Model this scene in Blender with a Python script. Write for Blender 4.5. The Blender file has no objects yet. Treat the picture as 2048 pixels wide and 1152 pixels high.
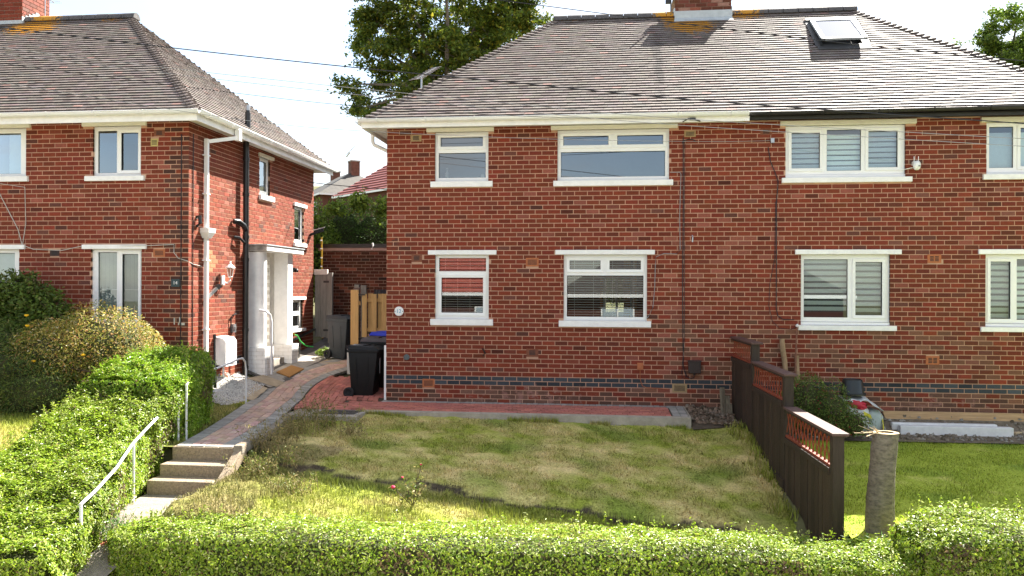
import bpy, bmesh, math, random
import numpy as np
from mathutils import Vector, Matrix, noise

random.seed(7)
rng = np.random.default_rng(11)
SC = bpy.context.scene
C = SC.collection
R = math.radians

# ------------------------------------------------------------------ camera
cam_d = bpy.data.cameras.new("camera")
cam_d.sensor_width = 36.0
cam_d.lens = 1697.35 / 2048 * 36.0
cam_d.clip_start = 0.1
cam_d.clip_end = 2000
cam = bpy.data.objects.new("camera", cam_d)
C.objects.link(cam)
th, pi_, ro = R(6.706), R(0.05525), R(0.216)
fw = Vector((-math.sin(th) * math.cos(pi_), math.cos(th) * math.cos(pi_), math.sin(pi_)))
rt = Vector((math.cos(th), math.sin(th), 0))
up = rt.cross(fw)
r2 = math.cos(ro) * rt + math.sin(ro) * up
u2 = -math.sin(ro) * rt + math.cos(ro) * up
CAM = Vector((4.107, -15.199, 2.067))
M = Matrix(((r2.x, u2.x, -fw.x, CAM.x), (r2.y, u2.y, -fw.y, CAM.y), (r2.z, u2.z, -fw.z, CAM.z), (0, 0, 0, 1)))
cam.matrix_world = M
SC.camera = cam

# ------------------------------------------------------------------ sky, sun, exposure
SUN_EL, SUN_AZ = 46.0, 33.5          # degrees; azimuth from +Y towards +X
world = bpy.data.worlds.new("World")
SC.world = world
world.use_nodes = True
nt = world.node_tree
for n in list(nt.nodes):
    nt.nodes.remove(n)
def wn(t, **k):
    n = nt.nodes.new(t)
    for a, b in k.items():
        setattr(n, a, b)
    return n
w_out = wn('ShaderNodeOutputWorld')
w_bg = wn('ShaderNodeBackground')
w_bg.inputs['Strength'].default_value = 0.067
sky = wn('ShaderNodeTexSky', sky_type='NISHITA')
sky.sun_disc = False
sky.sun_elevation = R(SUN_EL)
sky.sun_rotation = R(SUN_AZ)
sky.air_density = 1.0
sky.dust_density = 0.7
sky.ozone_density = 1.0
tc = wn('ShaderNodeTexCoord')
sep = wn('ShaderNodeSeparateXYZ')
nt.links.new(tc.outputs['Generated'], sep.inputs[0])
addz = wn('ShaderNodeMath', operation='ADD'); addz.inputs[1].default_value = 0.25
absz = wn('ShaderNodeMath', operation='ABSOLUTE')
nt.links.new(sep.outputs['Z'], absz.inputs[0]); nt.links.new(absz.outputs[0], addz.inputs[0])
dx = wn('ShaderNodeMath', operation='DIVIDE'); dy = wn('ShaderNodeMath', operation='DIVIDE')
nt.links.new(sep.outputs['X'], dx.inputs[0]); nt.links.new(addz.outputs[0], dx.inputs[1])
nt.links.new(sep.outputs['Y'], dy.inputs[0]); nt.links.new(addz.outputs[0], dy.inputs[1])
cmb = wn('ShaderNodeCombineXYZ')
nt.links.new(dx.outputs[0], cmb.inputs[0]); nt.links.new(dy.outputs[0], cmb.inputs[1])
cl = wn('ShaderNodeTexNoise'); cl.inputs['Scale'].default_value = 1.1
cl.inputs['Detail'].default_value = 7; cl.inputs['Roughness'].default_value = 0.55
cl.inputs['Distortion'].default_value = 0.3
w_off = wn('ShaderNodeMapping'); w_off.inputs['Location'].default_value = (3.3, 1.7, 0)
nt.links.new(cmb.outputs[0], w_off.inputs['Vector']); nt.links.new(w_off.outputs[0], cl.inputs['Vector'])
cr = wn('ShaderNodeValToRGB')
cr.color_ramp.elements[0].position = 0.44; cr.color_ramp.elements[0].color = (0.25, 0.25, 0.25, 1)
cr.color_ramp.elements[1].position = 0.68; cr.color_ramp.elements[1].color = (0.95, 0.95, 0.95, 1)
nt.links.new(cl.outputs['Fac'], cr.inputs['Fac'])
cl2 = wn('ShaderNodeTexNoise'); cl2.inputs['Scale'].default_value = 2.3; cl2.inputs['Detail'].default_value = 5
nt.links.new(cmb.outputs[0], cl2.inputs['Vector'])
cr2 = wn('ShaderNodeValToRGB')
cr2.color_ramp.elements[0].position = 0.3; cr2.color_ramp.elements[0].color = (3.1, 3.1, 3.05, 1)
cr2.color_ramp.elements[1].position = 0.72; cr2.color_ramp.elements[1].color = (5.2, 4.85, 4.4, 1)
nt.links.new(cl2.outputs['Fac'], cr2.inputs['Fac'])
mixs = wn('ShaderNodeMix', data_type='RGBA')
nt.links.new(cr.outputs['Color'], mixs.inputs[0])
nt.links.new(sky.outputs[0], mixs.inputs[6]); nt.links.new(cr2.outputs['Color'], mixs.inputs[7])
nt.links.new(mixs.outputs[2], w_bg.inputs['Color'])
nt.links.new(w_bg.outputs[0], w_out.inputs['Surface'])

sun_d = bpy.data.lights.new("sun", 'SUN')
sun_d.energy = 4.6
sun_d.angle = R(0.55)
sun_d.color = (1.0, 0.95, 0.86)
sun = bpy.data.objects.new("sun", sun_d)
C.objects.link(sun)
S = Vector((math.sin(R(SUN_AZ)) * math.cos(R(SUN_EL)), math.cos(R(SUN_AZ)) * math.cos(R(SUN_EL)), math.sin(R(SUN_EL))))
sun.rotation_euler = (-S).to_track_quat('-Z', 'Y').to_euler()
sun.location = S * 60

SC.view_settings.view_transform = 'Standard'
SC.view_settings.look = 'None'
SC.view_settings.gamma = 1.0
SC.view_settings.exposure = 2.38
SC.view_settings.use_curve_mapping = False
try:
    SC.cycles.max_bounces = 7
    SC.cycles.transparent_max_bounces = 12
except Exception:
    pass

# ------------------------------------------------------------------ materials
MATS = {}
def mat(name, col, rough=0.7, var=0.15, scale=8.0, bump=0.0, bscale=60.0, spec=0.4, metal=0.0, src=None,
        col2=None, stretch=(1, 1, 1), detail=4.0):
    """Principled material with colour mottling; src 'attr' / 'object' takes the base colour per piece."""
    if name in MATS:
        return MATS[name]
    m = bpy.data.materials.new(name)
    m.use_nodes = True
    n = m.node_tree.nodes; L = m.node_tree.links
    b = n['Principled BSDF']
    b.inputs['Roughness'].default_value = rough
    b.inputs['Specular IOR Level'].default_value = spec
    b.inputs['Metallic'].default_value = metal
    g = n.new('ShaderNodeNewGeometry')
    mp = n.new('ShaderNodeMapping'); mp.inputs['Scale'].default_value = stretch
    L.new(g.outputs['Position'], mp.inputs['Vector'])
    nz = n.new('ShaderNodeTexNoise'); nz.inputs['Scale'].default_value = scale; nz.inputs['Detail'].default_value = detail
    nz.inputs['Roughness'].default_value = 0.65
    L.new(mp.outputs[0], nz.inputs['Vector'])
    if src == 'attr':
        a = n.new('ShaderNodeAttribute'); a.attribute_name = 'col'; base = a.outputs['Color']
    elif src == 'object':
        a = n.new('ShaderNodeObjectInfo'); base = a.outputs['Color']
    else:
        a = n.new('ShaderNodeRGB'); a.outputs[0].default_value = (*col, 1); base = a.outputs[0]
    if col2 is not None:
        ramp = n.new('ShaderNodeMapRange'); ramp.inputs[1].default_value = 0.38; ramp.inputs[2].default_value = 0.62
        L.new(nz.outputs['Fac'], ramp.inputs[0])
        mx = n.new('ShaderNodeMix'); mx.data_type = 'RGBA'
        L.new(ramp.outputs[0], mx.inputs[0]); L.new(base, mx.inputs[6]); mx.inputs[7].default_value = (*col2, 1)
        L.new(mx.outputs[2], b.inputs['Base Color'])
    else:
        ramp = n.new('ShaderNodeMapRange'); ramp.inputs[1].default_value = 0.25; ramp.inputs[2].default_value = 0.75
        ramp.inputs[3].default_value = 1 - var; ramp.inputs[4].default_value = 1 + var
        L.new(nz.outputs['Fac'], ramp.inputs[0])
        mx = n.new('ShaderNodeVectorMath'); mx.operation = 'SCALE'
        L.new(base, mx.inputs[0]); L.new(ramp.outputs[0], mx.inputs['Scale'])
        L.new(mx.outputs[0], b.inputs['Base Color'])
    if bump > 0:
        nb = n.new('ShaderNodeTexNoise'); nb.inputs['Scale'].default_value = bscale; nb.inputs['Detail'].default_value = 5
        L.new(mp.outputs[0], nb.inputs['Vector'])
        bp = n.new('ShaderNodeBump'); bp.inputs['Strength'].default_value = bump; bp.inputs['Distance'].default_value = 0.01
        L.new(nb.outputs['Fac'], bp.inputs['Height']); L.new(bp.outputs[0], b.inputs['Normal'])
    MATS[name] = m
    return m

def add_streaks(m, col, spots):
    """Stains with a shape of their own: spots = (centre, radius, noise scale, threshold)."""
    n = m.node_tree.nodes; L = m.node_tree.links
    b = n['Principled BSDF']
    g = n.new('ShaderNodeNewGeometry')
    for (c, sc, ns, thr) in spots:
        src = b.inputs['Base Color'].links[0].from_socket
        d = n.new('ShaderNodeVectorMath'); d.operation = 'SUBTRACT'; d.inputs[1].default_value = c
        L.new(g.outputs['Position'], d.inputs[0])
        s = n.new('ShaderNodeVectorMath'); s.operation = 'DIVIDE'; s.inputs[1].default_value = sc
        L.new(d.outputs[0], s.inputs[0])
        ln = n.new('ShaderNodeVectorMath'); ln.operation = 'LENGTH'; L.new(s.outputs[0], ln.inputs[0])
        nz = n.new('ShaderNodeTexNoise'); nz.inputs['Scale'].default_value = ns; nz.inputs['Detail'].default_value = 5
        nz.inputs['Roughness'].default_value = 0.7
        L.new(g.outputs['Position'], nz.inputs['Vector'])
        ad = n.new('ShaderNodeMath'); ad.operation = 'SUBTRACT'; L.new(nz.outputs['Fac'], ad.inputs[0])
        ml = n.new('ShaderNodeMath'); ml.operation = 'MULTIPLY'; ml.inputs[1].default_value = 0.3
        L.new(ln.outputs['Value'], ml.inputs[0]); L.new(ml.outputs[0], ad.inputs[1])
        mr = n.new('ShaderNodeMapRange'); mr.inputs[1].default_value = thr; mr.inputs[2].default_value = thr + 0.09
        L.new(ad.outputs[0], mr.inputs[0])
        mx = n.new('ShaderNodeMix'); mx.data_type = 'RGBA'
        L.new(mr.outputs[0], mx.inputs[0]); L.new(src, mx.inputs[6]); mx.inputs[7].default_value = (*col, 1)
        L.new(mx.outputs[2], b.inputs['Base Color'])

brick_o = mat('brick_single', (.2, .05, .03), .86, .22, 38, .35, 90, .25, src='object')
brick_a = mat('brick_many', (.2, .05, .03), .86, .22, 38, .35, 90, .25, src='attr')
for bm_ in (brick_o, brick_a):
    add_streaks(bm_, (.115, .043, .029), [((8.2, 0, 1.0), (1.4, 1, .5), 3.0, .50), ((-4.6, -1.14, 3.5), (1.2, 1, .6), 3.0, .52), ((.2, 0, 2.6), (.30, 1, 2.2), 3.0, .48)])
    add_streaks(bm_, (.27, .135, .105), [((2.6, 0, .15), (3.4, 1, .55), 7.5, .46), ((9.6, 0, .1), (2.4, 1, .5), 7.0, .47),
                                       ((5.9, 0, .9), (.5, 1, 1.0), 3.0, .50)])
mortar = mat('mortar', (.52, .315, .215), .95, .25, 3.0, .3, 120, .1)
mortar_dark = mat('mortar_aged', (.30, .20, .15), .95, .25, 3.0, .3, 120, .1)
tile_o = mat('roof_tile_single', (.2, .16, .15), .62, .26, 7, .25, 70, .16, src='object')
tile_a = mat('roof_tile_many', (.2, .16, .15), .62, .26, 7, .25, 70, .16, src='attr')
for tm in (tile_o, tile_a):
    add_streaks(tm, (.085, .072, .066), [((4.98, 1.3, 6.4), (.14, 2.4, 1.9), 3.0, .30), ((3.7, .6, 5.7), (1.6, .5, .4), 2.2, .47),
                                       ((7.6, .9, 6.0), (1.2, .6, .5), 2.2, .48), ((-5.0, .2, 6.2), (1.3, .9, .8), 2.2, .46),
                                       ((-3.4, 2.6, 5.6), (.4, 1.6, .6), 2.4, .45)])
    add_streaks(tm, (.46, .20, .012), [((5.72, 2.66, 7.50), (.42, .36, .36), 13, .14), ((5.30, 2.95, 7.80), (.17, .3, .26), 13, .14),
                                       ((6.85, 3.0, 7.8), (.45, .3, .25), 15, .27), ((3.25, 3.05, 7.85), (.25, .1, .1), 15, .30),
                                       ((-8.25, 1.7, 7.58), (.55, .36, .34), 13, .15), ((-6.55, 1.9, 7.72), (.36, .14, .12), 13, .2)])
tile_edge = mat('shaded_tile_edge', (.07, .058, .052), .9, .3, 12)  # tile tails: shade beneath each course put into the colour
under = mat('roof_underlay', (.03, .027, .025), .9, .2)
ridge_m = mat('ridge_tile', (.085, .08, .078), .7, .35, 12, .4, 60, .3)
add_streaks(ridge_m, (.46, .22, .02), [((5.2, 3.1, 7.95), (.25, .5, .3), 15, .22), ((6.9, 3.1, 7.95), (.35, .5, .3), 15, .26),
                                       ((-8.1, 1.98, 7.9), (.35, .5, .3), 15, .22)])
white = mat('white_plastic', (.86, .86, .83), .35, .04, 3, .0, 60, .5)
cream = mat('cream_lintel', (.78, .75, .64), .6, .08, 5, .1, 50, .3)
paint = mat('white_masonry_paint', (.86, .85, .82), .6, .10, 6, .15, 70, .3)
paint_old = mat('weathered_white_paint', (.62, .60, .54), .7, .25, 5, .3, 60, .3)
gasket = mat('black_gasket', (.012, .012, .013), .6, .1)
black_pl = mat('black_plastic', (.009, .010, .010), .5, .2, 10, .05, 80, .3)
black_iron = mat('black_painted_iron', (.013, .013, .013), .35, .3, 14, .15, 40, .5)
dark_gut = mat('old_black_gutter', (.022, .021, .018), .6, .5, 7, .3, 30, .4)
lead = mat('lead_flashing', (.42, .46, .47), .5, .12, 9, .1, 30, .5)
conc = mat('concrete', (.36, .325, .275), .92, .25, 7, .5, 55, .2)
aggr = mat('exposed_aggregate', (.30, .235, .165), .95, .45, 48, .8, 90, .2)
conc_y = mat('sandy_concrete', (.42, .34, .23), .92, .2, 5, .4, 55, .2)
asph = mat('asphalt', (.115, .105, .095), .95, .3, 9, .5, 120, .2)
soil = mat('soil', (.10, .078, .055), .98, .4, 6, .8, 40, .1)
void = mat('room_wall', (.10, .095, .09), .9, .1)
terra = mat('terracotta', (.42, .145, .062), .8, .15, 20, .2, 60, .2)
terra_old = mat('old_terracotta', (.22, .085, .05), .85, .25, 20, .2, 60, .2)
buff_m = mat('buff_air_brick', (.36, .25, .13), .85, .2, 20, .2, 60, .2)
fence_br = mat('dark_brown_stain', (.042, .029, .021), .6, .45, 7, .5, 45, .3, stretch=(7, 7, .6))
fence_bo = mat('brown_stained_board', (.032, .021, .015), .6, .45, 7, .5, 45, .3, stretch=(7, 7, .6), src='object')
fence_cap = mat('brown_cap_stain', (.105, .06, .05), .6, .25, 6, .3, 50, .35, stretch=(6, 1, 6))
lattice_m = mat('red_lattice_stain', (.24, .05, .024), .5, .2, 10, .2, 50, .4)
new_wood = mat('treated_pine', (.52, .33, .125), .7, .25, 5, .25, 40, .3, stretch=(9, 9, .7))
plank_m = mat('sawn_plank', (.40, .26, .13), .75, .3, 4, .25, 40, .25, stretch=(.7, 6, 9))
grey_wood = mat('weathered_timber', (.225, .21, .185), .85, .35, 6, .5, 40, .2, stretch=(9, 9, .6))
post_wood = mat('splintered_post', (.20, .17, .12), .9, .45, 9, .6, 30, .2, stretch=(5, 5, 1))
bark = mat('bark', (.165, .142, .112), .95, .55, 16, 1.0, 38, .15, stretch=(1, 1, 2.0))
cutwood = mat('cut_wood', (.50, .39, .24), .85, .3, 14, .3, 60, .2)
stick_m = mat('dry_branch', (.33, .22, .125), .9, .4, 8, .6, 40, .2)
twig_m = mat('twig', (.09, .062, .04), .9, .3)
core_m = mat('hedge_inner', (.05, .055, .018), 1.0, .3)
rubber = mat('rubber', (.02, .02, .02), .8, .2)
grey_bin = mat('grey_bin_plastic', (.032, .038, .042), .5, .15, 10, .05, 80, .3)
blue_pl = mat('blue_bin_lid', (.012, .035, .50), .4, .1, 10, .05, 80, .5)
brown_pl = mat('brown_bin_lid', (.075, .058, .055), .45, .15, 10, .05, 80, .5)
label_m = mat('pale_label', (.5, .52, .53), .6, .3, 30)
chrome = mat('galvanised', (.42, .43, .44), .35, .15, 10, .05, 80, .5, metal=.8)
brass = mat('brass', (.6, .42, .12), .3, .1, metal=.9)
slate_m = mat('slate_plaque', (.035, .06, .065), .5, .15)
blue_ink = mat('blue_digits', (.12, .35, .50), .5, .1)
green_hose = mat('green_hose', (.04, .42, .07), .45, .1)
mat_coir = mat('coir_mat', (.40, .21, .08), .98, .2, 60, .5, 200, .05)
rail_m = mat('white_rail_paint', (.76, .76, .75), .4, .08, 12, .05, 50, .5)
blind_m = mat('blind_fabric', (.80, .86, .82), .9, .05, 20)
blind_c = mat('blue_blind_fabric', (.78, .88, .90), .9, .05, 20)
blind_g = mat('sheer_blind', (.10, .11, .11), .9, .2, 20)
slat_m = mat('venetian_slat', (.74, .73, .70), .6, .05)
vert_m = mat('vertical_blind', (.42, .45, .44), .9, .15, 3)
cable_b = mat('black_cable', (.012, .014, .02), .45, .1)
cable_g = mat('grey_cable', (.30, .30, .31), .4, .1)
bag_w = mat('white_sack', (.60, .62, .60), .5, .15, 14, .5, 14, .4)
bag_g = mat('pale_green_sack', (.40, .47, .44), .5, .15, 14, .5, 14, .4)
bag_r = mat('red_sack', (.55, .03, .06), .5, .15, 14, .5, 14, .4)
bag_y = mat('yellow_print', (.62, .55, .03), .5, .1)
bucket_m = mat('black_tub', (.016, .022, .02), .35, .25, 9, .15, 20, .5)
gravel_m = mat('pale_gravel', (.5, .48, .43), .9, .45, 90, .9, 120, .2)
far_brick = mat('far_brick', (.13, .055, .035), .9, .35, 3, .0)
far_grey = mat('far_grey_tiles', (.062, .056, .048), .8, .35, 2.5)
far_red = mat('far_red_tiles', (.27, .085, .07), .6, .12, 2)
red_roof = mat('red_pantile', (.36, .085, .06), .7, .2, 3, .3, 9)
road_m = mat('street_asphalt', (.12, .115, .108), .95, .2, 4, .4, 100)
timber_m = mat('orange_timber', (.45, .20, .05), .7, .2, 8)
yellow_m = mat('yellow_pole_paint', (.55, .33, .02), .5, .25, 30)
flower_r = mat('red_petal', (.62, .02, .09), .6, .2)
flower_y = mat('yellow_petal', (.75, .42, .01), .6, .1)
grate_m = mat('cast_iron_cover', (.075, .065, .058), .7, .35, 40, .9, 90, .4)

def glass_mat(name, tint, add):
    m = bpy.data.materials.new(name); m.use_nodes = True
    n = m.node_tree.nodes; L = m.node_tree.links
    n.remove(n['Principled BSDF'])
    tr = n.new('ShaderNodeBsdfTransparent'); tr.inputs[0].default_value = (*tint, 1)
    gl = n.new('ShaderNodeBsdfGlossy'); gl.inputs['Roughness'].default_value = 0.01
    gl.inputs['Color'].default_value = (.92, .96, 1, 1)
    fr = n.new('ShaderNodeFresnel'); fr.inputs[0].default_value = 1.5
    ml = n.new('ShaderNodeMath'); ml.operation = 'MULTIPLY_ADD'; ml.inputs[1].default_value = 1.6; ml.inputs[2].default_value = add
    ml.use_clamp = True
    L.new(fr.outputs[0], ml.inputs[0])
    mx = n.new('ShaderNodeMixShader')
    L.new(ml.outputs[0], mx.inputs[0]); L.new(tr.outputs[0], mx.inputs[1]); L.new(gl.outputs[0], mx.inputs[2])
    L.new(mx.outputs[0], n['Material Output'].inputs['Surface'])
    return m
glass = glass_mat('window_glass', (.72, .78, .77), .06)
glass_hi = glass_mat('coated_glass', (.42, .47, .47), .10)

def leaf_mat(name, rough=.42, trans=.3, spec=.45):
    m = bpy.data.materials.new(name); m.use_nodes = True
    n = m.node_tree.nodes; L = m.node_tree.links
    b = n['Principled BSDF']; b.inputs['Roughness'].default_value = rough; b.inputs['Specular IOR Level'].default_value = spec
    a = n.new('ShaderNodeAttribute'); a.attribute_name = 'col'
    L.new(a.outputs['Color'], b.inputs['Base Color'])
    t = n.new('ShaderNodeBsdfTranslucent'); L.new(a.outputs['Color'], t.inputs['Color'])
    mx = n.new('ShaderNodeMixShader'); mx.inputs[0].default_value = trans
    L.new(b.outputs[0], mx.inputs[1]); L.new(t.outputs[0], mx.inputs[2])
    L.new(mx.outputs[0], n['Material Output'].inputs['Surface'])
    return m
leaf_gloss = leaf_mat('glossy_leaf', .38, .36, .38)
leaf_matt = leaf_mat('soft_leaf', .55, .32, .35)
blade_m = leaf_mat('grass_blade', .65, .25, .25)

# ------------------------------------------------------------------ mesh helpers
def origin(o):
    v = Vector((0, 0, 0))
    while o is not None:
        v = v + o.location
        o = o.parent
    return v

def tag(o, label=None, cat=None, group=None, kind=None):
    if label: o['label'] = label
    if cat: o['category'] = cat
    if group: o['group'] = group
    if kind: o['kind'] = kind
    return o

def thing(name, label, cat, loc=(0, 0, 0), rz=0.0, group=None):
    o = bpy.data.objects.new(name, None)
    o.empty_display_size = 0.1
    C.objects.link(o)
    o.location = loc
    o.rotation_euler = (0, 0, rz)
    return tag(o, label, cat, group)

class MB:
    def __init__(s, T=None):
        s.v = []; s.f = []; s.m = []; s.T = T
    def add(s, vs, fs, m=0):
        b = len(s.v)
        s.v += [s.T(*p) for p in vs] if s.T else [tuple(p) for p in vs]
        for f in fs:
            s.f.append([b + i for i in f]); s.m.append(m)
        return s
    def box(s, x0, x1, y0, y1, z0, z1, m=0):
        return s.add([(x0, y0, z0), (x1, y0, z0), (x1, y1, z0), (x0, y1, z0), (x0, y0, z1), (x1, y0, z1), (x1, y1, z1), (x0, y1, z1)],
                     [(0, 3, 2, 1), (4, 5, 6, 7), (0, 1, 5, 4), (1, 2, 6, 5), (2, 3, 7, 6), (3, 0, 4, 7)], m)
    def quad(s, a, b, c, d, m=0):
        return s.add([a, b, c, d], [(0, 1, 2, 3)], m)
    def prism(s, poly, y0, y1, m=0):
        """poly in (x, z), extruded along y"""
        n = len(poly)
        vs = [(x, y0, z) for x, z in poly] + [(x, y1, z) for x, z in poly]
        fs = [tuple(range(n)), tuple(range(2 * n - 1, n - 1, -1))] + [(i, i + n, (i + 1) % n + n, (i + 1) % n) for i in range(n)]
        return s.add(vs, fs, m)
    def prism_x(s, poly, x0, x1, m=0):
        n = len(poly)
        vs = [(x0, y, z) for y, z in poly] + [(x1, y, z) for y, z in poly]
        fs = [tuple(range(n)), tuple(range(2 * n - 1, n - 1, -1))] + [(i, i + n, (i + 1) % n + n, (i + 1) % n) for i in range(n)]
        return s.add(vs, fs, m)
    def bar(s, a, b, w, h, m=0, upv=(0, 0, 1)):
        a = Vector(a); b = Vector(b); d = (b - a).normalized()
        side = d.cross(Vector(upv))
        if side.length < 1e-4: side = d.cross(Vector((1, 0, 0)))
        side.normalize(); u = side.cross(d)
        vs = []
        for p in (a, b):
            for i, j in ((-1, -1), (1, -1), (1, 1), (-1, 1)):
                vs.append(tuple(p + side * (w / 2 * i) + u * (h / 2 * j)))
        return s.add(vs, [(0, 1, 2, 3), (7, 6, 5, 4), (0, 4, 5, 1), (1, 5, 6, 2), (2, 6, 7, 3), (3, 7, 4, 0)], m)
    def tube(s, pts, r, n=8, m=0):
        pts = [Vector(p) for p in pts]
        rs = r if isinstance(r, (list, tuple)) else [r] * len(pts)
        vs = []; fs = []
        for i, p in enumerate(pts):
            d = (pts[min(i + 1, len(pts) - 1)] - pts[max(i - 1, 0)]).normalized()
            ref = Vector((0, 0, 1)) if abs(d.z) < 0.9 else Vector((1, 0, 0))
            a = d.cross(ref).normalized(); b = d.cross(a)
            for k in range(n):
                t = 2 * math.pi * k / n
                vs.append(tuple(p + (a * math.cos(t) + b * math.sin(t)) * rs[i]))
        for i in range(len(pts) - 1):
            for k in range(n):
                fs.append((i * n + k, i * n + (k + 1) % n, (i + 1) * n + (k + 1) % n, (i + 1) * n + k))
        fs.append(tuple(range(n - 1, -1, -1))); fs.append(tuple(range((len(pts) - 1) * n, len(pts) * n)))
        return s.add(vs, fs, m)
    def lathe(s, prof, c, n=20, m=0, sx=1.0, sy=1.0):
        vs = []; fs = []
        for r, z in prof:
            for k in range(n):
                t = 2 * math.pi * k / n
                vs.append((c[0] + r * sx * math.cos(t), c[1] + r * sy * math.sin(t), c[2] + z))
        for i in range(len(prof) - 1):
            for k in range(n):
                fs.append((i * n + k, i * n + (k + 1) % n, (i + 1) * n + (k + 1) % n, (i + 1) * n + k))
        fs.append(tuple(range(n - 1, -1, -1))); fs.append(tuple(range((len(prof) - 1) * n, len(prof) * n)))
        return s.add(vs, fs, m)
    def build(s, name, mats, parent=None, smooth=False, bevel=0.0, local=False, kind=None, label=None):
        o = Vector((0, 0, 0)) if (parent is None or local) else origin(parent)
        me = bpy.data.meshes.new(name)
        vs = [(p[0] - o.x, p[1] - o.y, p[2] - o.z) for p in s.v]
        me.from_pydata(vs, [], s.f)
        if not isinstance(mats, (list, tuple)): mats = [mats]
        for m in mats: me.materials.append(m)
        if len(mats) > 1:
            me.polygons.foreach_set('material_index', s.m)
        bm = bmesh.new(); bm.from_mesh(me)
        bmesh.ops.recalc_face_normals(bm, faces=bm.faces)
        if bevel > 0:
            bmesh.ops.bevel(bm, geom=bm.edges[:], offset=bevel, segments=2, profile=.6, affect='EDGES', clamp_overlap=True)
        bm.to_mesh(me); bm.free()
        me.polygons.foreach_set('use_smooth', [bool(smooth)] * len(me.polygons))
        if smooth:
            try: me.set_sharp_from_angle(angle=R(38))
            except Exception: pass
        ob = bpy.data.objects.new(name, me)
        C.objects.link(ob)
        if parent is not None: ob.parent = parent
        if kind: ob['kind'] = kind
        if label: ob['label'] = label
        return ob

def np_mesh(name, verts, faces_flat, nper, mats, cols=None, parent=None, kind=None, smooth=False):
    """fast mesh from numpy: verts (N,3), faces (F,nper) and point colours (N,3)"""
    o = origin(parent) if parent is not None else Vector((0, 0, 0))
    verts = np.asarray(verts, np.float32) - np.array([o.x, o.y, o.z], np.float32)
    F = np.asarray(faces_flat, np.int32).reshape(-1, nper)
    me = bpy.data.meshes.new(name)
    me.vertices.add(len(verts)); me.vertices.foreach_set('co', verts.ravel())
    me.loops.add(F.size); me.loops.foreach_set('vertex_index', F.ravel())
    me.polygons.add(len(F)); me.polygons.foreach_set('loop_start', np.arange(0, F.size, nper, dtype=np.int32))
    try: me.polygons.foreach_set('loop_total', np.full(len(F), nper, np.int32))
    except Exception: pass
    me.update(calc_edges=True)
    if cols is not None:
        a = me.attributes.new('col', 'FLOAT_COLOR', 'POINT')
        c4 = np.ones((len(verts), 4), np.float32); c4[:, :3] = cols
        a.data.foreach_set('color', c4.ravel())
    me.polygons.foreach_set('use_smooth', np.full(len(F), bool(smooth)))
    for m in (mats if isinstance(mats, (list, tuple)) else [mats]): me.materials.append(m)
    ob = bpy.data.objects.new(name, me)
    C.objects.link(ob)
    if parent is not None: ob.parent = parent
    if kind: ob['kind'] = kind
    return ob

def unit(a):
    return a / np.maximum(np.linalg.norm(a, axis=1, keepdims=True), 1e-6)

def leaves(name, pos, nor, length, width, cols, m, parent, fold=.25, kind='stuff'):
    """many small folded leaves: each two triangles sharing a midrib"""
    n = len(pos)
    nor = unit(nor)
    t = unit(np.cross(nor, unit(rng.normal(size=(n, 3)))))
    b = np.cross(nor, t)
    L = (length * (0.5 + 1.0 * rng.random(n)))[:, None]; W = (width * (0.55 + .9 * rng.random(n)))[:, None]
    base = pos - t * L * .5; tip = pos + t * L * .5
    mid = pos + t * L * .05
    l = mid + b * W * .5 + nor * W * fold; r = mid - b * W * .5 + nor * W * fold
    V = np.stack([base, l, tip, r], 1).reshape(-1, 3)
    i = np.arange(n)[:, None] * 4
    F = np.concatenate([i, i + 1, i + 2, i, i + 2, i + 3], 1).reshape(-1, 3)
    return np_mesh(name, V, F, 3, m, np.repeat(cols, 4, 0), parent, kind)

def palette(n, cs, w=None, jitter=.15):
    cs = np.array(cs); k = rng.choice(len(cs), n, p=w)
    return np.clip(cs[k] * (1 + jitter * rng.normal(size=(n, 1))), .003, .95)

def vnoise(p, f, seed=0):
    """cheap smooth pseudo noise (-1..1) on points"""
    s = seed * 1.7
    x, y, z = p[:, 0] * f, p[:, 1] * f, p[:, 2] * f
    return (np.sin(x * 1.7 + s + 1.3 * np.sin(y * 1.1 + s)) + np.sin(y * 1.9 + 2 * s + 1.2 * np.sin(z * 1.3 + x * .7)) + np.sin(z * 2.1 + 3 * s + 1.1 * np.sin(x * 1.2 + y))) / 3

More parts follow.
